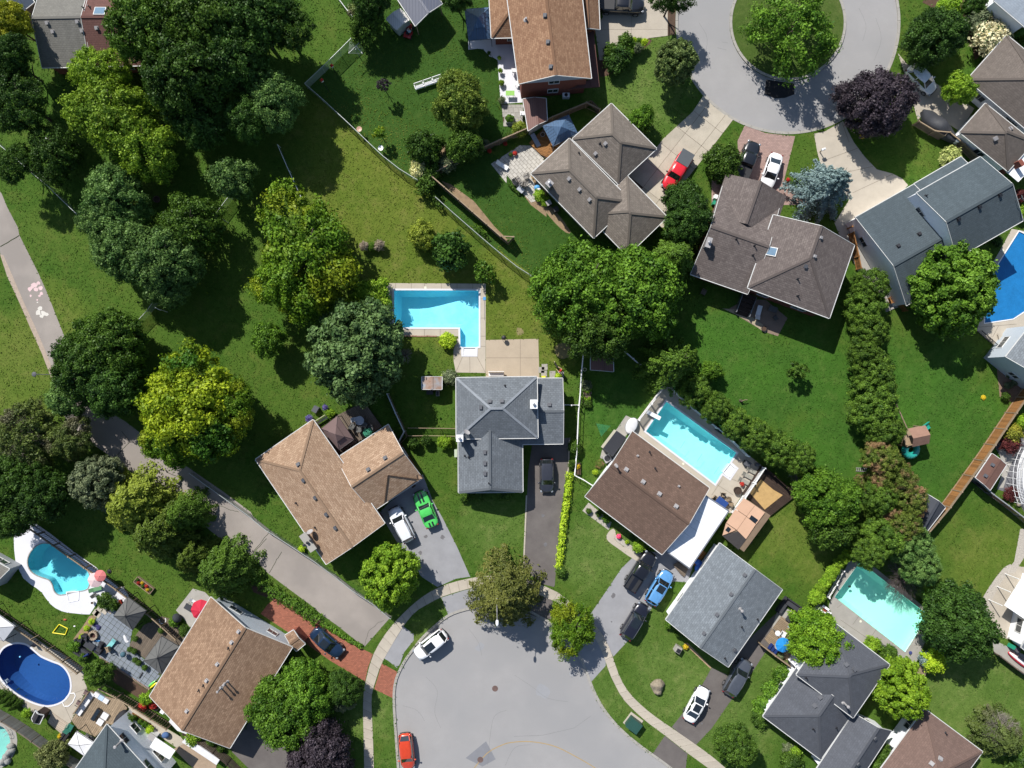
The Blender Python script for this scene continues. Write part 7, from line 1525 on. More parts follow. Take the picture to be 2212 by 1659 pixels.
# pools: steps, ladders, boards
def stepblock(label,t,pts,mat=None,z=-.06):
    P=wl(U(t,*pts)); m=M().prism(P,-1.0,z); o=solo('pool_steps',m,mat or m_whitep,label,'pool steps'); P=[Vector((*p,0)) for p in P]; c=sum(P,Vector((0,0,0)))/len(P)
    q=M()
    for a,b in zip(P,P[1:]+P[:1]): q.beam(a+Vector((0,0,.03)),b+Vector((0,0,.03)),.1,.08)
    rim=link('rim',mk('rim',q,m_whitep,off=o.location),o)
stepblock('white moulded steps at the foot of the L-shaped pool','b1',[1741,1334,1846,1334,1843,1393,1742,1393]); stepblock('white moulded steps at the right end of the bright cyan pool','c2',[1852,747,1899,790,1848,864,1793,822]); stepblock('white moulded steps on the lower side of the teal kidney pool','d0',[552,200,655,192,652,265,572,282])
pm=U('d0',572,1040,622,1036,628,1068,600,1118,568,1148,532,1148,515,1112); stepblock('rounded pale green steps at the right end of the navy-blue pool','d0',[v for p in [(578,1040),(618,1036),(628,1060),(605,1112),(570,1145),(535,1146),(518,1112)] for v in p],paint('pale_green_fibreglass',(.5,.62,.55)),z=-.02)
T=thing('diving_board',at('c2',1212,345),'white diving board at the upper left end of the bright cyan pool','diving board',None,head('c2',1165,318,1265,370)); part('board',M().box((0,0,.55),(1.9,.5,.07)),m_whitep,T,world=False); part('stand',M().box((-.55,0,.27),(.4,.45,.52)),m_whitep,T,world=False)
def ladder(label,t,x,y,rz,mat=m_galv):
    T=thing('pool_ladder',at(t,x,y),label,'pool ladder',None,rz)
    for g in (1,-1): part('handrail',M().path([(-.5,g*.25,0),(-.5,g*.25,.6),(-.3,g*.25,.8),(.05,g*.25,.7),(.12,g*.25,-.6)],.022),mat,T,world=False)
    for k in range(3): part('rung',M().box((.12,0,-.15-.2*k),(.1,.5,.03)),m_whitep,T,world=False)
ladder('steel ladder on the upper edge of the bright cyan pool','c2',1412,278,R_(-120)); ladder('steel ladder at the left of the navy-blue pool','d0',38,950,R_(35)); ladder('steel ladder at the aqua pool on the left edge','d0',62,1360,R_(200))
for t,x,y,l in (('b1',1428,838,'small white skimmer lid above the L-shaped pool'),('c2',1465,750,'cream skimmer lid below the bright cyan pool'),('d3',856,442,'round pale skimmer lid beside the turquoise pool'),('d0',102,1027,'round pale skimmer lid below the navy-blue pool'),('b3',2035,530,'round pale skimmer lid beside the blue-covered pool')): c=at(t,x,y); solo('skimmer_lid',M().lathe((c.x,c.y,.02),[(.15,0),(.15,.03),(.02,.035)],14) if t!='b1' else M().box((c.x,c.y,.035),(.3,.3,.04)),paint('cream_plastic',(.7,.68,.55)),l,'skimmer lid')
c=at('b1',1917,942); prop('blue pole-net lying on the right edge of the L-shaped pool deck','pool net','pool_net','b1',1917,1000,[('pole',M().tube((0,-1.6,.06),(0,.9,.06),.02),m_ventl),('net',M().box((0,1.1,.06),(.35,.4,.03)),paint('blue_plastic',(.08,.3,.6)))])
# playground set
m_pl=surf('redwood_panels',L(160,125,108),var=.2,scale=2); m_gr=paint('green_plastic_slide',(.02,.38,.3),rough=.3,coat=.4)
T=thing('play_set',at('c3',1270,520,1.2),'wooden play house with two green slides and a swing beam beside the cedars','play set',None,R_(12))
part('floor',M().box((0,0,1.2),(2.0,1.5,.08)),m_wood,T,world=False)
for sx in (1,-1):
    for sy in (1,-1): part('post',M().box((sx*.95,sy*.7,1.05),(.1,.1,2.1)),m_wood,T,world=False)
m=M(); m.face([(-.55,.0,2.75),(1.05,.0,2.75),(1.05,.85,2.15),(-.55,.85,2.15)]); part('roof_panel',m,m_pl,T,world=False); m=M(); m.face([(-.55,-.85,2.15),(1.05,-.85,2.15),(1.05,.0,2.75),(-.55,.0,2.75)]); part('roof_panel',m,m_pl,T,world=False)
part('railing',M().box((-1.0,0,1.6),(.06,1.4,.6)).box((0,-.72,1.5),(1.9,.06,.5)),m_wood,T,world=False)
part('ladder',M().beam((-.6,-.8,1.2),(-.6,-1.5,0),.08,.06).beam((-.1,-.8,1.2),(-.1,-1.5,0),.08,.06).box((-.35,-1.0,.85),(.5,.1,.04)).box((-.35,-1.2,.5),(.5,.1,.04)),m_pl,T,world=False)
part('slide',M().beam((1.0,.35,1.25),(2.3,.55,.15),.55,.05).beam((1.0,.08,1.38),(2.3,.28,.28),.05,.16).beam((1.0,.62,1.38),(2.3,.82,.28),.05,.16),m_gr,T,world=False)
pts=[(-.5+.75*math.cos(a)*1.0+.35,-1.15+.75*math.sin(a)*.9,1.45-1.1*k/12) for k,a in enumerate([R_(150+k*18) for k in range(13)])]; m=M()
for a,b in zip(pts,pts[1:]): m.tube(a,b,.32,n=12,cap=False)
part('tube_slide',m,m_gr,T,smooth=True,world=False)
T.scale=(1.35,1.35,1.15); part('swing_beam',M().beam((-.6,.7,2.1),(-1.2,3.6,2.1),.1,.12),m_wood,T,world=False); part('swing_leg',M().beam((-1.2,3.6,2.1),(-1.9,3.6,0),.09,.09),m_wood,T,world=False); part('swing_leg',M().beam((-1.2,3.6,2.1),(-.6,3.8,0),.09,.09),m_wood,T,world=False); part('swing_seat',M().box((-1.0,2.3,.5),(.5,.2,.04)),m_gr,T,world=False)
T=thing('ladder',at('c3',862,798),'pale aluminium ladder lying flat beside the half-dead cedar','ladder',None,R_(-3)); part('stile',M().box((0,.2,.08),(1.45,.05,.06)),m_ventl,T,world=False); part('stile',M().box((0,-.2,.08),(1.45,.05,.06)),m_ventl,T,world=False)
for k in range(6): part('rung',M().box((-.6+k*.24,0,.08),(.06,.36,.04)),m_ventl,T,world=False)
pot('terracotta pot ring on the vivid lawn below the ladder','c3',825,850,.22,.35,surf('terracotta',L(180,120,90),var=.2))
# decks and patios: furniture
def rzd(d): return R_(d)
table('round glass table draped with a crumpled white cloth on the tan house deck','c1',897,388,1.15,1.15,.72,cloth((185,190,200),'crumpled_white_cloth'),0,z=.5,round_=True)
for k,(x,y,a,l) in enumerate([(858,380,10,'white-covered chair left of the round table on the plank deck'),(838,432,60,'grey chair on the sunny side of the plank deck'),(893,455,90,'olive mesh chair below the round table on the plank deck'),(935,420,150,'dark chair at the right of the round table on the plank deck'),(985,448,200,'blue-grey chair in the shade near the garage wing eave')]): chair(l,'c1',x,y,rzd(a),m_wcanvas if k==0 else m_canvas,z=.5,s=1.15,group='chairs on the tan house deck')
pot('potted turquoise spiky plant on the tan house deck','c1',965,488,.42,.5,m_darkmet,lm('leaf_turquoise',(40,120,105),(90,170,150)),z=.5); prop('grey lidded bin on the lawn behind the tan house','bin','storage_bin','c1',525,297,[('bin',M().box((0,0,.35),(.6,.75,.7)),m_grey),('lid',M().box((0,0,.73),(.66,.8,.06)),m_vent)],R_(-30))
prop('cream slatted garden bench in the nook behind the tan house','bench','garden_bench','c1',572,388,[('seat',M().box((0,-.1,.42),(1.7,.16,.05)).box((0,.08,.42),(1.7,.16,.05)),paint('cream_bench',(.6,.57,.4))),('backrest',M().box((0,.3,.75),(1.7,.05,.3)),paint('cream_bench',(.6,.57,.4)))]+[(n,m,m_wood) for n,m in legs(.75,.2,.42,.03)],R_(32))
for k,(x,y,a,l) in enumerate([(95,1500,30,'metal patio chair left in the group on the pale pavers'),(70,1520,-60,'outermost metal patio chair by the pale paver edge'),(125,1530,80,'metal patio chair in the middle of the pale paver group'),(160,1475,200,'metal patio chair nearest the taupe roof corner'),(150,1535,160,'metal patio chair at the lower right of the pale paver group')]): chair(l,'a2',x,y,rzd(a),seethru('mesh_sling',L(150,145,138),.8),paint('bronze_metal',(.15,.13,.11),metal=.5),s=1.15,group='chairs on the pale paver patio')
table('low glass table among the metal chairs on the pale pavers','a2',115,1580,.9,.6,.5,paint('frosted_glass',(.4,.42,.45),rough=.2),rzd(-40)); lounger('white curved lounge chair at the far corner of the pale pavers','a1',2065,1378,rzd(-30),m_whitep,m_darkmet,s=.9)
prop('blue and white heap of toys beside the taupe house wall','toys','toy_heap','a2',252,1568,[('blue_tub',M().ell((0,.1,.3),(.4,.35,.3)),paint('blue_plastic',(.08,.3,.6))),('white_bag',M().ell((.15,-.2,.35),(.35,.28,.25)),m_wcanvas)],0)
lounger('grey daybed in front of the blue gazebo by the plank fence','a2',240,1172,rzd(-60),cloth((165,172,188),'pale_cushion'),m_darkmet,back=.2,s=.95); pot('round pale stool beside the grey daybed','a2',298,1123,.28,.4,m_ventl); 
for k,(x,y) in enumerate([(1960,1200),(2010,1175),(2090,1140),(2135,1230),(2170,1218)]): pot(['first flower pot along the plank fence above the pale pavers','second flower pot along the plank fence above the pale pavers','third flower pot along the plank fence above the pale pavers','terracotta pot on the pale paver edge','last terracotta pot near the gazebo deck'][k],'a1',x,y+60,.2,.3,surf('terracotta',L(180,120,90)),f_mid if k%2 else f_red)
table('lime-green table at the lower corner of the white patio','a1',2130,790,1.1,.6,.7,paint('lime_plastic',(.25,.5,.1)),0); chair('white patio chair half hidden by the orange-brown roof, lower','a1',2195,705,rzd(160),m_whitep,m_whitep,s=1.1,group='chairs on the white patio'); chair('white patio chair half hidden by the orange-brown roof, upper','a1',2165,600,rzd(90),m_whitep,m_whitep,s=1.1,group='chairs on the white patio')
T=prop('white-edged raised planter on the square pavers at the top','planter','raised_planter','a2',25,995,[('planter_box',M().box((0,0,.25),(.95,.95,.5)),m_whitep),('soil',M().box((0,0,.5),(.85,.85,.03)),m_soil)],0); cr=link('foliage',PR['shrub1'],T,(0,0,.5)); cr.scale=(.5,.45,.4); cr.material_slots[0].link='OBJECT'; cr.material_slots[0].material=f_bright
chair('white covered chair at the end of the square pavers','a2',135,955,rzd(90),m_wcanvas,m_whitep,s=1.2)
# bright cyan pool surroundings
for k,(x,y) in enumerate([(1960,890),(1990,845),(2028,805)]): lounger(['mesh lounger nearest the barrel at the bright cyan pool','middle mesh lounger at the bright cyan pool','mesh lounger nearest the fence corner at the bright cyan pool'][k],'c2',x,y,rzd(-28),seethru('grey_mesh_sling',L(175,172,160),.8),m_darkmet,s=.85,group='loungers by the lattice fence')
prop('brown wooden barrel tub at the lattice fence','tub','barrel_tub','c2',1908,968,[('tub',M().lathe((0,0,0),[(.42,0),(.5,.5),(.5,.55),(.42,.55),(.4,.45)],16),m_woodd)]); pot('small pink-white pot above the barrel tub','c2',1945,915,.2,.35,m_pinkc,f_red)
table('blue-clothed dining table in the corner of the cyan pool deck','c2',1772,1062,1.5,.9,.74,cloth((45,80,150),'blue_tablecloth'),rzd(-38))
for k,(x,y,a,l) in enumerate([(1718,1030,-40,'tan folding chair left of the blue dining table'),(1785,1005,-100,'folding chair above the blue dining table'),(1825,1040,200,'folding chair right of the blue dining table'),(1838,1075,160,'folding chair at the lower right of the blue dining table')]): chair(l,'c2',x,y,rzd(a),m_wood,m_darkmet,group='chairs round the blue dining table')
prop('black barbecue at the upper fence of the cyan pool','barbecue','barbecue','c2',1752,470,[('grill_box',M().box((0,0,.8),(.9,.5,.35)),m_trimb),('cart',M().box((0,0,.35),(.8,.45,.6)),m_darkmet)],R_(-37)); prop('black deck box near the right end of the cyan pool','deck box','deck_box','c2',1985,745,[('box',M().box((0,0,.3),(.8,.6,.6)),m_trimb),('lid',M().box((0,0,.63),(.85,.65,.06)),m_vent)],R_(-30)); prop('round pool pump housing by the fence corner','pool pump','pool_pump','c2',2070,755,[('drum',M().lathe((0,0,0),[(.28,0),(.28,.45),(.2,.55),(.02,.57)],16),m_vent)])
T=prop('oval white-covered hot tub left of the chocolate-brown roof','hot tub','hot_tub','c2',1028,432,[('shell',M().lathe((0,0,0),[(.95,0),(1.05,.7),(.95,.75)],20),m_grey),('cover',M().ell((0,0,.78),(.98,.98,.16),20,8),m_wcanvas)],0); T.scale=(.7,1.05,1); T.rotation_euler=(0,0,R_(-28))
prop('grey air conditioner beside the ribbed solar collector','air conditioner','air_conditioner','c2',828,700,[('case',M().box((0,0,.4),(.95,.95,.8)),m_ventl),('fan_guard',M().lathe((0,0,.8),[(.38,0),(.38,.03),(.1,.05),(.1,.02)],18),m_darkmet)],R_(30)); prop('white air conditioner below the orange-brown gable','air conditioner','air_conditioner','a2',490,805,[('case',M().box((0,0,.35),(.9,.55,.7)),m_whitep),('fan_guard',M().lathe((0,0,.7),[(.22,0),(.22,.03)],14),m_darkmet)],0); prop('pale green meter cabinet on the left wall of the grey house','utility box','meter_cabinet','c1',1684,658,[('cabinet',M().box((0,0,.5),(.35,.95,1.0)),paint('pale_green_enamel',(.45,.52,.38)))],0)
T=prop('green mesh triangle shade pitched on the lawn beside the white fence','sun shade','shade_sail','c2',795,470,[('sail',None,None)][:0]); a,b,c_=[W1('c2',x,y,.9)-T.location for x,y in ((742,415),(862,435),(785,525))]; m=M(); m.face([a,b,c_]); part('sail',m,seethru('green_shade_mesh',L(50,140,90),.45),T,world=False)
for q in (a,b,c_): part('peg_pole',M().tube((q.x,q.y,0),tuple(q),.02),m_darkmet,T,world=False)
for (x,y,l) in ((668,145,'upper raised vegetable bed with a grey timber frame'),(662,215,'lower raised vegetable bed with a grey timber frame')):
    T=prop(l,'raised bed','raised_bed','c2',x,y,[('frame',M().box((0,0,.2),(1.05,.9,.4)),m_woodg),('soil',M().box((0,0,.4),(.9,.75,.04)),m_soil)],0)
    for k in range(3): cr=link('vegetable',PR['shrub%d'%k],T,(-.3+.3*k,.1*(-1)**k,.4)); cr.scale=(.22,.22,.25); cr.material_slots[0].link='OBJECT'; cr.material_slots[0].material=f_lime
prop('narrow wooden planter at the end of the white rail fence','planter','raised_planter','c2',595,790,[('planter_box',M().box((0,0,.2),(.55,1.5,.4)),m_woodd),('soil',M().box((0,0,.4),(.45,1.4,.03)),m_soil)],0)
prop('blue tarpaulin bundle between the carport and the pale grey house','tarpaulin','blue_tarpaulin','c2',1595,1600,[('bundle',M().ell((0,0,.35),(.75,.55,.4)).ell((.3,.5,.3),(.4,.5,.3)),paint('blue_tarp',(.02,.14,.55),rough=.35))],R_(50)); prop('honey-coloured timber stack along the carport edge','timber stack','timber_stack','c2',1590,1530,[('plank',M().box((0,k*.16-.3,.2+.1*(k%2)),(2.2,.13,.12)),m_woodb) for k in range(4)],R_(52)); plank_deck('grey boarded ramp below the white carport',U('c2',1380,1590,1430,1560,1505,1625,1470,1700),R_(-35),m_woodg,.25,w=.16)
# gravel beds by the brown house
pave('gravel_bed',U('c2',628,1140,680,1070,870,1235,845,1300),m_gravel,.02); pave('gravel_bed',U('c2',880,1320,1130,1495,1090,1515,920,1400,885,1360),m_gravel,.02); pave('front_walk',smooth_poly(U('c2',860,1300,890,1290,905,1330,890,1370,960,1430,1110,1520,1075,1555,920,1450,840,1390,828,1345),2),m_conc,.024)
# plywood playhouse
T=thing('play_house',at('c2',1965,1210,2),'unfinished peach plywood playhouse beside the timber platform','play house'); Pq=lambda *c: [W(p,2.2) for p in U('c2',*c)]
for pts in ([1968,1035,2060,1095,1990,1185,1900,1125],[2062,1097,2142,1155,2072,1250,1992,1188],[1898,1128,1988,1188,1910,1300,1822,1240],[1990,1190,2068,1252,1985,1375,1912,1302],[1820,1243,1900,1300,1880,1310,1790,1345]): part('plywood_panel',M().prism([tuple(p[:2]) for p in Pq(*pts)],2.12+random.uniform(0,.05),2.2),surf('peach_plywood',L(228,186,156),var=.08,rnd=.06),T)
part('shingled_corner',M().prism([tuple(p[:2]) for p in Pq(1790,1348,1920,1312,1990,1380,1925,1465)],2.0,2.1),surf('dark_shingle_scrap',L(70,66,66),var=.3,scale=4),T); q=[W(p,0) for p in U('c2',1968,1035,2142,1155,1925,1450,1790,1345)]; part('wall',M().prism([tuple(p[:2]) for p in q],0,2.05),surf('sheathing_wall',L(140,120,100),var=.2),T); part('skylight',M().prism([tuple(p[:2]) for p in Pq(2030,1175,2085,1215,2060,1245,2010,1205)],2.2,2.26),m_cglass,T); part('skylight',M().prism([tuple(p[:2]) for p in Pq(1835,1270,1860,1290,1840,1320,1812,1300)],2.2,2.26),m_cglass,T)
for k,(x,y) in enumerate([(2090,1245),(2070,1280),(2040,1330),(2005,1390),(2110,1210)]): prop(['black rubbish bag','second black rubbish bag','third black rubbish bag','lowest black rubbish bag','topmost black rubbish bag'][k]+' in the row behind the plywood playhouse','rubbish bag','rubbish_bag','c2',x,y,[('bag',M().ell((0,0,.3),(.42,.36,.34)),surf('black_plastic_sheet',L(72,72,74),var=.3,scale=4,bump=.6,rough=.5),1)])
# slate patio things
m_st=surf('pale_fire_stone',L(178,160,138),var=.3,rnd=.1); T=prop('round stone fire ring on the slate patio','fire pit','fire_pit','d0',783,553,[('ash',M().lathe((0,0,.02),[(.36,0),(.36,.1)],14),surf('ash_and_char',L(85,55,50),var=.4))])
for k in range(14): a=k*math.tau/14; part('stone',M().box((.48*math.cos(a),.48*math.sin(a),.22),(.24,.2,.44),a),m_st,T,world=False)
def wick(label,t,x,y,w,d,rz,arms=True):
    P=[('base',M().box((0,0,.2),(w,d,.4)),m_wick),('cushion',M().box((.05,0,.45),(w-.25,d-.3,.12)),m_cush),('backrest',M().box((-w/2+.1,0,.55),(.2,d,.6)),m_wick)]
    if arms: P+=[('armrest',M().box((0,g*(d/2-.08),.5),(w,.16,.45)),m_wick) for g in (1,-1)]
    return prop(label,'sofa' if d>1.2 else 'armchair','wicker_sofa' if d>1.2 else 'wicker_armchair',t,x,y,P,rz)
wick('long dark wicker sofa at the lower left of the slate patio','d0',700,690,.85,1.9,R_(57)); wick('dark wicker armchair above the long sofa','d0',665,610,.85,.9,R_(-20)); wick('dark wicker armchair beside the fire ring','d0',722,567,.75,.75,R_(-100)); wick('dark wicker armchair below the fire ring','d0',838,672,.8,.8,R_(150)); wick('small dark wicker stool-chair right of the wicker table','d0',848,630,.6,.6,R_(160),False)
table('dark wicker coffee table in the middle of the sofa group','d0',757,635,1.3,.85,.45,m_cush,R_(-33),m_wick,name='coffee_table'); prop('blue folded parasol leaning on the wicker sofa','parasol','folded_parasol','d0',735,710,[('canopy',M().tube((-.8,0,.75),(.6,0,.9),.06,.14),cloth((30,50,110),'navy_canvas'))],R_(30))
lounger('turquoise-slung chaise on the slate patio','d0',935,622,R_(230),cloth((140,215,215),'turquoise_sling'),m_wood,s=.9); chair('wooden deck chair with a cream seat below the turquoise chaise','d0',915,660,R_(200),m_wood,m_wood,s=1.2); 
prop('violet hammock-like toy heap above the fire ring','toys','toy_heap','d0',805,475,[('toy',M().ell((0,0,.12),(.6,.2,.12)).ell((.3,-.2,.12),(.25,.3,.1)),cloth((62,60,110),'violet_cloth'))],R_(-20)); prop('crumpled white cloth with dark spots on the slate patio','cloth','crumpled_cloth','d0',1042,588,[('cloth',M().ell((0,0,.06),(.2,.55,.08)).ell((.1,-.4,.05),(.2,.15,.06)),m_wcanvas)],R_(20)); prop('small blue water toy beside the wicker table','toys','water_toy','d0',808,602,[('toy',M().ell((0,0,.08),(.4,.12,.08)),paint('blue_plastic',(.08,.3,.6)))])
prop('round teal-covered barrel grill on the slate patio','barbecue','round_grill','d0',1047,700,[('bowl',M().ell((0,0,.75),(.35,.35,.28)),cloth((75,110,125),'teal_cover'),1)]+[(n,m,m_darkmet) for n,m in legs(.2,.2,.6)])
for k,(x,y,l) in enumerate([(1145,572,'potted plant in the sun on the lower deck beside the gazebo'),(1100,660,'first of the brown pots on the lower deck'),(1135,675,'second of the brown pots on the lower deck'),(1355,505,'large potted plant on the upper brown deck'),(1135,752,'first dark pot at the slate patio edge'),(1165,775,'second dark pot at the slate patio edge'),(1215,815,'third dark pot at the slate patio edge')]): pot(l,'d0',x,y,.26,.4,m_woodd,f_mid,z=.2 if y<700 else 0)
T=prop('yellow-framed toy goal on the grass left of the slate patio','toy goal','toy_goal','d0',505,515,[('frame',None,None)][:0]); cc=[at('d0',x,y)-T.location for x,y in ((440,535),(495,465),(565,500),(545,550))]; m=M()
for a,b in zip(cc,cc[1:]+cc[:1]): m.tube((a.x,a.y,.1),(b.x,b.y,.1),.06)
part('frame',m,paint('yellow_plastic',(.8,.68,.03)),T,world=False); prop('orange toy lying on the grass above the yellow goal','toy','toy','d0',542,427,[('toy',M().ell((0,0,.08),(.22,.12,.08)),surf('orange_toy',L(200,100,80)))]); prop('white toy scrap on the grass right of the yellow goal','toy','toy','d0',620,482,[('toy',M().ell((0,0,.06),(.14,.09,.06)),m_whitep)])
T=prop('rectangular raised flower bed on the lawn above the slatted fence','raised bed','raised_bed','d0',1203,138,[('frame',M().box((0,.42,.2),(2.6,.07,.4)).box((0,-.42,.2),(2.6,.07,.4)).box((1.28,0,.2),(.07,.9,.4)).box((-1.28,0,.2),(.07,.9,.4)),m_wood),('soil',M().box((0,0,.15),(2.5,.8,.3)),m_soil)],R_(-37))
for k in range(7): cr=link('flower',PR['shrub%d'%(k%3)],T,(-1.05+k*.35,.15*(-1)**k,.3)); cr.scale=(.2,.2,.25); cr.material_slots[0].link='OBJECT'; cr.material_slots[0].material=[f_mid,f_red,f_yflow][k%3]
parasol('crimson parasol at the upper left corner of the mottled tan roof','d0',1658,355,1.3,2.3,cloth((205,45,70),'crimson_canvas')); parasol('pale pink parasol at the edge of the teal kidney pool','d0',778,105,.95,2.1,cloth((235,205,205),'pale_pink_canvas'),n=6); parasol('faded pink and red parasol behind the pale pink one','d0',822,68,.75,2.3,cloth((225,130,130),'salmon_canvas'),n=6); parasol('bright blue tie-dyed parasol on the crowded raised deck','d3',220,645,.95,2.1,surf('bright_blue_canvas',L(40,150,230),var=.3,scale=3))
table('dark square table beside the crimson parasol','d0',1580,312,.9,.75,.7,m_cush,R_(-30)); lounger('white lounge chair above the crimson parasol','d0',1612,272,R_(-30),m_wcanvas,m_whitep,s=.6); prop('grill under a charcoal cover at the corner of the mottled tan roof','barbecue','covered_grill','d0',1487,402,[('cover',M().ell((0,0,.6),(.62,.48,.65)),surf('charcoal_cover',L(62,66,72),var=.3,bump=.5),1)],R_(-50)); lounger('green sun lounger at the lower right of the teal kidney pool','d0',805,170,R_(15),cloth((110,160,115),'green_sling'),m_galv,s=.85); chair('small red chair by the slatted fence near the upper grey gazebo','d0',1017,272,R_(200),m_redc); lounger('white wrought lounge set along the slatted fence','d0',1040,195,R_(-60),seethru('white_wire_seat',(.7,.7,.72),.7),m_whitep,s=.8); chair('grey poolside chair below the green lounger','d0',802,215,R_(40),m_canvas,m_galv,s=.9); prop('white ring of a pool float leaning at the slatted fence','pool float','pool_float','d0',1355,430,[('ring',M().path([(.42*math.cos(a),.42*math.sin(a),.15) for a in [k*math.tau/12 for k in range(9)]],.08),m_whitep)],R_(160)); pot('round white side table at the teal pool deck','d0',780,282,.2,.45,m_whitep)
prop('blue poolside chair folded near the navy-blue pool','chair','patio_chair','d0',312,612,[('seat',M().box((0,0,.4),(.6,.55,.05)),m_navyc),('backrest',M().box((-.3,0,.65),(.06,.55,.5)),m_navyc)]+[(n,m,m_darkmet) for n,m in legs(.25,.25,.38)],R_(70)); prop('light blue ball floating in the navy-blue pool','ball','pool_ball','d0',167,737,[('ball',M().ell((0,0,.0),(.12,.12,.12)),paint('light_blue_plastic',(.15,.5,.8)),1)])
# lower left deck
T=prop('row of four white cushioned deck sofas against the pool rail','sofa','deck_sofa','d0',722,1112,[('cushion',M().box((k*.82-1.23,0,.45),(.78,.75,.2)),m_wcanvas) for k in range(4)]+[('base',M().box((0,0,.2),(3.3,.7,.35)),m_wood),('backrest',M().box((0,.38,.7),(3.3,.12,.45)),m_wood)],R_(55)); prop('blue and white cushioned bench at the top of the pale deck','sofa','deck_sofa','d0',855,1065,[('cushion',M().box((k*.7-.7,0,.4),(.66,.6,.18)),m_wcanvas if k!=1 else m_lblue) for k in range(3)]+[('base',M().box((0,0,.18),(2.1,.6,.3)),m_grey)],R_(-32))
prop('long dark glass-topped planter on the pale deck','planter','dark_trough','d0',818,1198,[('trough',M().box((0,0,.55),(1.6,.5,.35)),m_trimb),('lid',M().box((0,0,.74),(1.5,.4,.04)),m_cglass)],R_(58)); prop('upper white square ottoman on the pale deck','ottoman','ottoman','d0',888,1212,[('cushion',M().box((0,0,.5),(.8,.8,.18)),m_wcanvas),('base',M().box((0,0,.36),(.7,.7,.12)),m_wood)],R_(-32)); prop('lower white square ottoman on the pale deck','ottoman','ottoman','d0',850,1262,[('cushion',M().box((0,0,.5),(.75,.75,.18)),m_wcanvas),('base',M().box((0,0,.36),(.65,.65,.12)),m_wood)],R_(-32)); prop('oval object under a black cover at the right of the pale deck','covered grill','covered_grill','d0',1025,1225,[('cover',M().ell((0,0,.7),(1.25,.62,.6)),surf('black_cover',L(48,48,52),var=.3,bump=.5),1)],R_(55)); chair('dark green plastic chair at the lower end of the pale deck','d0',605,1300,R_(60),paint('green_plastic_chair',(.03,.15,.11)),paint('green_plastic_chair',(.03,.15,.11)),s=1.4)
prop('long black storage bench beside the white square canopy','deck box','deck_box','d0',548,1385,[('box',M().box((0,.22,.35),(2.2,.38,.7)),m_trimb),('box_b',M().box((0,-.22,.3),(2.2,.38,.6)),m_trimb)],R_(55)) ; chair('brown sling chair between the navy pool and the deck rail, lower','d0',675,1105,R_(150),m_brownmet,m_darkmet,s=1.2); chair('brown sling chair between the navy pool and the deck rail, upper','d0',735,1020,R_(150),m_brownmet,m_darkmet,s=1.2)
for k,(x,y) in enumerate([(775,1400),(800,1420),(740,1380)]): chair(['grey chair at the pale deck end nearest the dark roof','grey chair right at the dark grey roof edge','grey chair beside the white square canopy'][k],'d0',x,y,R_(60+k*40),m_canvas,m_darkmet,s=1.1)
T=prop('long planting box between the black-covered grill and the walkway','planter','long_planter','d0',1160,1270,[('planter_box',M().box((0,0,.15),(3.6,.95,.3)),m_woodb),('soil',M().box((0,0,.31),(3.4,.8,.03)),surf('black_soil',(.02,.017,.015)))],R_(-33)); pave('walkway',U('d0',1060,1140,1200,1220,1330,1300,1500,1400,1560,1480,1480,1500,1330,1400,1180,1310,1090,1240),m_conc,.02); pave('walkway',U('d0',1440,1500,1560,1440,1800,1640,1760,1720,1600,1660),surf('tan_walk',L(180,158,135)),.021)
def drape(label,t,pts,z,mat,cat='tarpaulin',name='white_tarpaulin'):
    P=[W(p,z) for p in U(t,*pts)]; m=M().prism([tuple(p[:2]) for p in P],z-.5,z); return solo(name,m,mat,label,cat,base=Vector((P[0].x,P[0].y,z-.5)))
drape('bright white tarpaulin slung at the lower corner of the mottled tan roof','d0',[1432,1218,1575,1330,1545,1378,1470,1350,1400,1275],1.4,m_wcanvas); drape('long white tarpaulin along the grey plank fence at the bottom','d0',[1545,1402,1822,1590,1795,1635,1508,1445],1.2,m_wcanvas)
prop('blue crumpled cover on the walkway above the white awning','cover','blue_cover','d0',1385,1375,[('cover',M().ell((0,0,.35),(.5,.4,.35)),surf('slate_blue_plastic',L(85,115,165),var=.3,bump=.6),1)]); prop('white storage cabinet beside the long planting box','cabinet','storage_cabinet','d0',1292,1372,[('cabinet',M().box((0,0,.5),(.9,.75,1.0)),m_whitep),('lid',M().box((0,0,1.03),(.95,.8,.06)),m_ventl)],R_(-33)); prop('green and yellow striped paddling toy by the tan eave','toys','paddling_toy','d0',1272,962,[('stripe_a',M().ell((0,.15,.15),(.6,.14,.15)),paint('bright_green_plastic',(.15,.6,.1))),('stripe_b',M().ell((0,-.15,.15),(.6,.14,.15)),paint('yellow_plastic',(.8,.68,.03)))],R_(40)); prop('small dark bench plank lying on the slate patio','plank','dark_plank','d0',1172,888,[('plank_body',M().box((0,0,.08),(.85,.16,.1)),m_trimb)],R_(58)); pot('dark round planter in the red-flowered corner of the tan eave','d0',1305,1140,.45,.5,m_darkmet); prop('brick chimney stub beside the red-flowered corner','chimney','chimney_stack','d0',1368,1175,[('stack',M().box((0,0,1.6),(.75,.75,3.2)),w_tanb),('cap',M().box((-.1,-.2,3.25),(.5,.5,.12)),m_whitep)],R_(-33),zc=3)
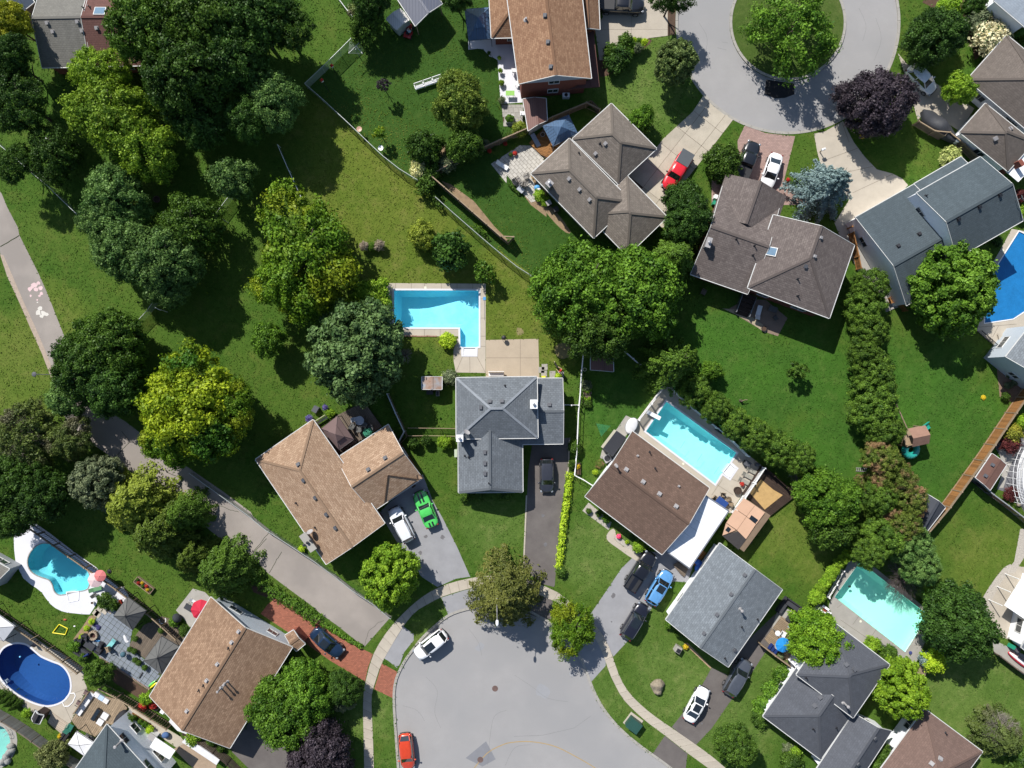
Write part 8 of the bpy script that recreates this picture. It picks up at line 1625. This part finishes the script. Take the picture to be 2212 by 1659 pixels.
# lower right deck
T=prop('black L-shaped sofa set on the crowded patio','sofa','corner_sofa','d3',262,345,[('long_section',M().box((0,.75,.22),(2.9,.8,.44)),m_wick),('short_section',M().box((-1.05,-.35,.22),(.8,1.5,.44)),m_wick),('backrest',M().box((0,1.12,.55),(2.9,.16,.5)),m_wick),('backrest',M().box((-1.42,.1,.55),(.16,2.2,.5)),m_wick),('cushion',M().box((.2,.7,.48),(2.2,.62,.12)),m_cush),('cushion',M().box((-1.02,-.3,.48),(.6,1.3,.12)),m_cush)],R_(-35)); table('black patio table heaped with things inside the L-shaped sofa','d3',265,418,1.2,.8,.5,m_cush,R_(-35)); lounger('white lounge sofa right of the table on the crowded patio','d3',340,458,R_(145),m_wcanvas,m_ventl,s=.9); chair('white wire chair on the crowded patio','d3',203,535,R_(60),m_whitep,m_darkmet,s=1.3); prop('round white patio heater at the edge of the crowded patio','patio heater','patio_heater','d3',125,500,[('pole',M().tube((0,0,0),(0,0,1.9),.04),m_grey),('hood',M().lathe((0,0,1.9),[(.35,0),(.3,.1),(.02,.16)],14),m_whitep)]); parasol('half turquoise, half white parasol at the right of the L-shaped sofa','d3',385,420,.6,1.9,cloth((110,220,220),'turquoise_canvas'),n=6)
for k,(x,y) in enumerate([(100,640),(125,660),(148,680)]): prop(['first navy lounge cushion by the raised deck fence','second navy lounge cushion by the raised deck fence','third navy lounge cushion by the raised deck fence'][k],'cushion','lounge_cushion','d3',x,y,[('cushion',M().box((0,0,.35),(.3,.8,.2)),cloth((30,55,120),'navy_blue_cushion'))],R_(-35))
pot('grey-green pot at the corner of the raised deck','d3',185,712,.28,.5,m_grey,f_grey); prop('black wheeled rubbish bin at the white wall of the charcoal house','bin','wheeled_bin','d3',275,785,[('bin',M().box((0,0,.5),(.6,.7,1.0)),m_trimb),('lid',M().box((0,0,1.03),(.66,.76,.07)),m_vent)],R_(20)); prop('round grey stone table on the crowded patio','table','stone_table','d3',158,640,[('slab',M().lathe((0,0,.4),[(.4,0),(.4,.06)],16),m_conc2),('foot',M().tube((0,0,0),(0,0,.4),.12),m_conc2)]); prop('patterned white gate panel at the top of the crowded patio','gate','patterned_gate','d3',540,335,[('frame',M().box((0,0,.6),(1.0,.9,.06)),m_whitep),('panel',M().box((0,0,.64),(.7,.35,.03)),surf('red_panel',L(150,70,60)))],R_(-35))
for k,(x,y) in enumerate([(1005,612),(1185,745)]): lounger(['dark folded lounge chair on the lower side of the turquoise pool','white framed lounger at the lower corner of the turquoise pool'][k],'d3',x,y,R_(130-k*170),m_canvas if k==0 else m_whitep,m_darkmet if k==0 else m_whitep,s=.8)
prop('round blue pool toy at the lower corner of the turquoise pool','pool toy','pool_toy','d3',1266,700,[('ring',M().lathe((0,0,.02),[(.1,0),(.2,.06),(.22,.12),(.1,.14)],14),cloth((70,80,140),'blue_toy'))]); prop('dark creeping pool cleaner in the turquoise pool','pool cleaner','pool_cleaner','d3',793,170,[('body',M().ell((0,0,-.9),(.2,.16,.1)),m_trimb,1)])
# right edge
T=prop('green and grey bins at the edge of the side yard','bins','bin_pair','d3',2090,640,[('green_bin',M().box((0,0,.4),(.5,.5,.8)),paint('teal_bin',(.02,.25,.15)))],R_(-30)) ; T['label']='teal recycling bin in the side yard at the right edge'; T['category']='bin'; T.name='recycling_bin'
pot('grey rubbish bin next to the teal one at the right edge','d3',2125,662,.3,.8,m_vent,name='rubbish_bin'); T=prop('red and white kayak lying along the fence at the right edge','kayak','kayak','d3',2165,765,[('hull',M().ell((0,0,.22),(1.9,.36,.22),14,8),paint('red_kayak',(.5,.02,.04),coat=.5),1),('deck',M().ell((0,.05,.32),(1.8,.26,.16),14,8),m_whitep,1)],R_(-38)); plank_deck('orange-brown wooden deck corner at the right edge below the patio cover',U('d3',2170,470,2300,480,2280,660,2080,600),R_(-35),surf('orange_deck_wood',L(185,125,80),var=.2,rnd=.08),.3); table('small white table on the orange-brown deck','d3',2158,522,.7,.5,.5,m_whitep,R_(-30),z=.3); pot('round reddish pot at the corner of the orange-brown deck','d3',2090,578,.22,.3,surf('terracotta',L(180,120,90)),f_brown)
chair('orange-brown wooden armchair on the narrow concrete walk','b3',1090,945,R_(20),m_woodb,m_woodb,s=1.35); lounger('cream sun lounger on the deck below the blue-covered pool, left','b3',2008,1268,R_(100),m_conc,m_conc,s=.9); lounger('cream sun lounger on the deck below the blue-covered pool, right','b3',2090,1292,R_(60),m_conc,m_conc,s=.9); prop('round black barrel beside the honey locust at the pool deck corner','barrel','barrel','b1',1058,785,[('barrel_body',M().lathe((0,0,0),[(.28,0),(.33,.4),(.28,.8),(.22,.8),(.2,.7)],14),m_darkmet)]); prop('small dark kettle grill at the top edge of the rear patio','barbecue','kettle_grill','b1',2078,1255,[('bowl',M().ell((0,0,.75),(.3,.3,.25)),m_trimb,1)]+[(n,m,m_darkmet) for n,m in legs(.2,.2,.6)]); prop('white slatted bench against the rear wall of the grey house','bench','garden_bench','b1',2015,1552,[('seat',M().box((0,-.05,.45),(1.9,.45,.06)),m_whitep),('backrest',M().box((0,.28,.75),(2.0,.06,.5)),m_whitep)]+[(n,m,m_whitep) for n,m in legs(.9,.2,.44,.03)]); prop('yellow toy digger at the rear wall of the grey house','toy','toy_digger','b2',305,1578,[('body_block',M().box((0,0,.2),(.5,.25,.2)),paint('yellow_plastic',(.8,.68,.03))),('arm',M().beam((.25,0,.25),(.6,0,.4),.06,.06),m_trimb)])
T=prop('grey steps with dark treads at the rear door of the plum-grey house','steps','garden_steps','b2',1972,985,[('tread',M().box((0,-.55*k+1.1,.9-.22*k),(1.7,.5,.1)),m_woodd) for k in range(5)]+[('side',M().box((g*.88,0,.45),(.06,2.6,.9)),m_grey) for g in (1,-1)],R_(-20)); lounger('white swing seat on the shaded patio behind the plum-grey house','b2',2082,1045,R_(75),m_whitep,m_darkmet,s=1.0); pave('patio',U('b2',1830,1020,1990,930,2150,940)+U('b3',250,1090,170,1240,90,1215,20,1180),surf('brown_pavers',L(150,130,115),var=.2),.02); pave('gravel_border',U('b2',1790,1010,1900,1060,2000,1110,2110,1190,2150,1215,2160,1170,2030,1080,1900,1020),surf('cobble_border',L(190,175,150),var=.35,scale=6,bump=.7),.022); pot('dark pot at the tip of the cobble border','b2',2130,1180,.35,.3,m_darkmet); table('grey patio table in the shade behind the plum-grey house','b3',115,1020,1.1,.7,.7,m_canvas,R_(-20)); chair('shaded chair near the red brick rear wall','b3',140,1090,R_(30),m_canvas)  # rear patio pavers in a mottled brownish tone
# above-ground pool
T=thing('above_ground_pool',at('c3',2560,860),'above-ground pool with a white rim and railed catwalk at the right edge','swimming pool'); c=T.location; Rr=(at('c3',2150,880)-c).length; m=M(); m.lathe((0,0,0),[(Rr,0),(Rr,1.25),(Rr+.15,1.25),(Rr+.15,1.32),(Rr-.15,1.32),(Rr-.15,.1)],40); part('wall',m,m_whitep,T,world=False); part('water',M().lathe((0,0,1.1),[(Rr-.14,0),(Rr-.14,.02)],40),paint('blue_pool_water',(.03,.16,.5),rough=.05,spec=.9),T,world=False); 
aa=[R_(a) for a in range(150,205,6)]; m=M()
for r_ in (Rr+.6,Rr+1.35): m.path([(r_*math.cos(a),r_*math.sin(a),2.0) for a in aa],.035); m.path([(r_*math.cos(a),r_*math.sin(a),1.3) for a in aa],.03)
for k in range(len(aa)*4-3):
    a=aa[0]+(aa[-1]-aa[0])*k/(len(aa)*4-4); m.tube(((Rr+.6)*math.cos(a),(Rr+.6)*math.sin(a),2.0),((Rr+1.35)*math.cos(a),(Rr+1.35)*math.sin(a),2.0),.018,n=4)
    if k%4==0: m.tube(((Rr+1.35)*math.cos(a),(Rr+1.35)*math.sin(a),0),((Rr+1.35)*math.cos(a),(Rr+1.35)*math.sin(a),2.0),.035); 
part('catwalk_rail',m,m_whitep,T,world=False); pave('patio',U('c3',1960,590,2212,480,2600,500,2600,1200,2212,1150,2140,1010,1985,960,2060,780),surf('dark_patio',L(120,120,125),var=.2),.012); pave('patio',U('c3',2000,640,2080,600,2212,560,2100,760,2040,950,1990,950,2040,800),m_conc2,.016)
for k,(x,y,s_) in enumerate([(2110,1020,.35),(2140,1050,.28),(2095,1050,.25),(2160,1090,.3)]): m=M().ell((0,0,.15),(s_,s_*.8,.25),10,7); c=at('c3',x,y); o=link('garden_rock',mk('garden_rock',m,surf('garden_rock_mat',L(170,158,140),var=.3,scale=4,bump=.7)),None,c); tag(o,['pale rock nearest the above-ground pool ladder','second pale rock below the above-ground pool','low pale rock left of the others below the above-ground pool','lowest pale rock below the above-ground pool'][k],'rock')
for k,(x,y) in enumerate([(100,1470),(85,1520),(60,1560),(110,1500),(30,1600),(75,1590)]): m=M().ell((0,0,.25),(.5,.4,.4),10,7); c=at('d0',x,y); o=link('garden_rock',mk('garden_rock',m,surf('pool_rock_mat',L(165,165,160),var=.4,scale=4,bump=.7)),None,c); tag(o,['topmost boulder of the rockery at the aqua pool','second boulder of the rockery at the aqua pool','third boulder of the rockery at the aqua pool','outer boulder of the rockery at the aqua pool','lowest boulder of the rockery at the aqua pool','inner boulder of the rockery at the aqua pool'][k],'rock'); o.rotation_euler=(0,0,k)
for k,(x,y) in enumerate([(5,1065),(45,1090),(85,1115),(125,1145)]): u,v=U('d0',x,y)[0]; tree('yew',['topmost slim cedar of the row below the navy-blue pool','second slim cedar of the row below the navy-blue pool','third slim cedar of the row below the navy-blue pool','last slim cedar of the row below the navy-blue pool'][k],u,v,12,2.2,f_mid,'shrub',name='cedar',group='slim cedars below the navy-blue pool')
# garden bed ornaments at the right, small lawn things
for k,(x,y) in enumerate([(2065,1570),(2090,1640),(2120,1620)]): pot(['white flower pot in the right-hand mulch bed','ceramic pot in the right-hand mulch bed','brown tub in the right-hand mulch bed'][k],'b3',x,y,.2+.06*k,.3,m_whitep if k<2 else surf('terracotta',L(180,120,90)),f_grey)
for k,(t,x,y,l) in enumerate([('a0',150,1035,'faint wooden chair in the dark shade at the left'),('b2',1625,880,'round wheel-like seat in the shade under the olive spruce')]): chair(l,t,x,y,R_(-30),m_woodg,m_woodg,s=1.2)
prop('white plastic chair tipped in the deep shade at the upper left','chair','garden_chair','a0',405,1145,[('seat',M().box((0,0,.3),(.45,.5,.05)),m_whitep),('backrest',M().box((.25,0,.45),(.05,.5,.4)),m_whitep)]+[(n,m,m_whitep) for n,m in legs(.2,.2,.28)],R_(-20)); c=at('b0',1310,105); prop('small fire ring under the trees of the upper left grove','fire pit','fire_pit','b0',1305,108,[('ring',M().lathe((0,0,0),[(.4,0),(.45,.25),(.38,.25),(.34,.05)],14),surf('rusty_iron',L(120,98,92)))])
prop('white hoop hung on the rail fence near the raised beds','hoop','garden_hose_reel','b2',642,1518,[('ring',M().path([(.2*math.cos(a),.2*math.sin(a),.9) for a in [k*math.tau/14 for k in range(15)]],.03),paint('cream_hose',(.6,.55,.38)))])
for t,x,y,h,l in (('b0',1895,300,3.6,'leaning white clothes pole at the edge of the bluish maples'),('b0',1390,1040,2.0,'short pale pole in the shade below the bluish maples')): T=prop(l,'pole','clothes_pole',t,x,y,[('pole',M().tube((0,0,0),(-.3,.2,h),.04),m_whitep),('crossbar',M().tube((-.7,.4,h),(.1,0,h),.03),m_whitep)])
for k,(x,y) in enumerate([(895,345),(870,400),(400,345)]): pass
prop('grey garbage bins against the dark side of the taupe house','bins','wheeled_bin','b2',345,150,[('bin',M().box((0,0,.5),(.6,.6,1.0)),m_trimb),('lid',M().box((0,0,1.03),(.62,.62,.06)),m_ventl)],R_(30)); prop('black wheeled bin behind the pale-lidded one at the taupe house','bin','wheeled_bin','b2',405,200,[('bin',M().box((0,0,.5),(.6,.6,1.0)),m_trimb),('lid',M().box((0,0,1.03),(.62,.62,.06)),m_trimb)],R_(20))
for k,(x,y) in enumerate([(1725,95),(1715,120)]): prop(['white bin at the orange wall of the plum-grey house','teal bin at the orange wall of the plum-grey house'][k],'bin','storage_bin','b2',x,y+25*k,[('bin',M().box((0,0,.4),(.5,.5,.8)),m_whitep if k==0 else paint('teal_bin',(.02,.25,.15)))],R_(-15))
prop('grey grill and boxes in front of the rusty-roofed shed','barbecue','barbecue','c1',1470,158,[('grill_box',M().box((0,0,.8),(.8,.5,.35)),m_trimb),('cart',M().box((0,0,.35),(.7,.45,.6)),m_darkmet)],0); prop('pale crate right of the grill at the rusty-roofed shed','crate','crate','c1',1532,168,[('crate_box',M().box((0,0,.3),(.4,.6,.6)),m_ventl),('slats',M().box((0,0,.62),(.3,.5,.04)),m_trimb)],0)
pave('walk_strip',U('d2',1470,625,1500,620,1700,825,1690,835),surf('sandy_walk',L(190,160,130)),.02)
pave('bare_patch',smooth_poly(U('b2',400,1330,470,1290,540,1330,540,1390,470,1430,410,1400),2),surf('bare_turf',L(150,140,95),var=.3,scale=2,fine=9),.006); pave('bare_patch',smooth_poly(U('a1',1545,1200,1600,1190,1620,1250,1590,1320,1540,1280),2),m_straw,.007); pave('bare_patch',smooth_poly(U('b2',85,1170,130,1180,140,1220,90,1230),2),surf('bare_turf',L(150,140,95)),.006); pave('straw_strip',U('a1',1560,1500,1640,1530)+U('b1',1830,120,2000,330,2110,440,2080,460,1960,350,1780,180,1620,20),m_straw,.009)

tree('shrub','bright yellow flower patch on the lawn near the honey-brown fence',*U('c3',1875,200)[0],5,.2,f_yflow,'plant',name='flower_patch',trunk=False)
# ---------------- turf: blades standing proud of the soil, ragged along every paved edge ----------------
def inside(P,poly):
    x,y=P[:,0],P[:,1]; r=np.zeros(len(P),bool); n=len(poly); j=n-1
    for i in range(n):
        xi,yi=poly[i][:2]; xj,yj=poly[j][:2]
        if yi!=yj: r^=((yi>y)!=(yj>y))&(x<(xj-xi)*(y-yi)/(yj-yi)+xi)
        j=i
    return r
g=np.random.default_rng(3); n=230000; P=np.stack([g.uniform(-68,68,n),g.uniform(-51,51,n)],1)
sf=8; nz=np.sin(P[:,0]*1.3+np.sin(P[:,1]*.9)*2)*np.sin(P[:,1]*1.1+np.sin(P[:,0]*.7)*2)
jit=P+g.normal(size=P.shape)*.09; bad=np.zeros(n,bool)
for q in PAVED:
    w_=np.array(wl(q)); mn,mx=w_.min(0)-1,w_.max(0)+1; k=np.where((jit[:,0]>mn[0])&(jit[:,0]<mx[0])&(jit[:,1]>mn[1])&(jit[:,1]<mx[1]))[0]
    if len(k): bad[k]|=inside(jit[k],w_)
P=P[~bad]; nz=nz[~bad]; n=len(P)
NN=g.normal(size=(n,3))*.5; NN[:,2]=1; PP=np.concatenate([P,g.uniform(.015,.05,n)[:,None]],1)
gl=leaf_mesh('grass',PP,NN,g.uniform(.05,.13,n)*(1+.25*nz),g.uniform(0,1,n),asp=.5); gl.materials[0]=l_base; go=link('grass',gl); go['kind']='stuff'
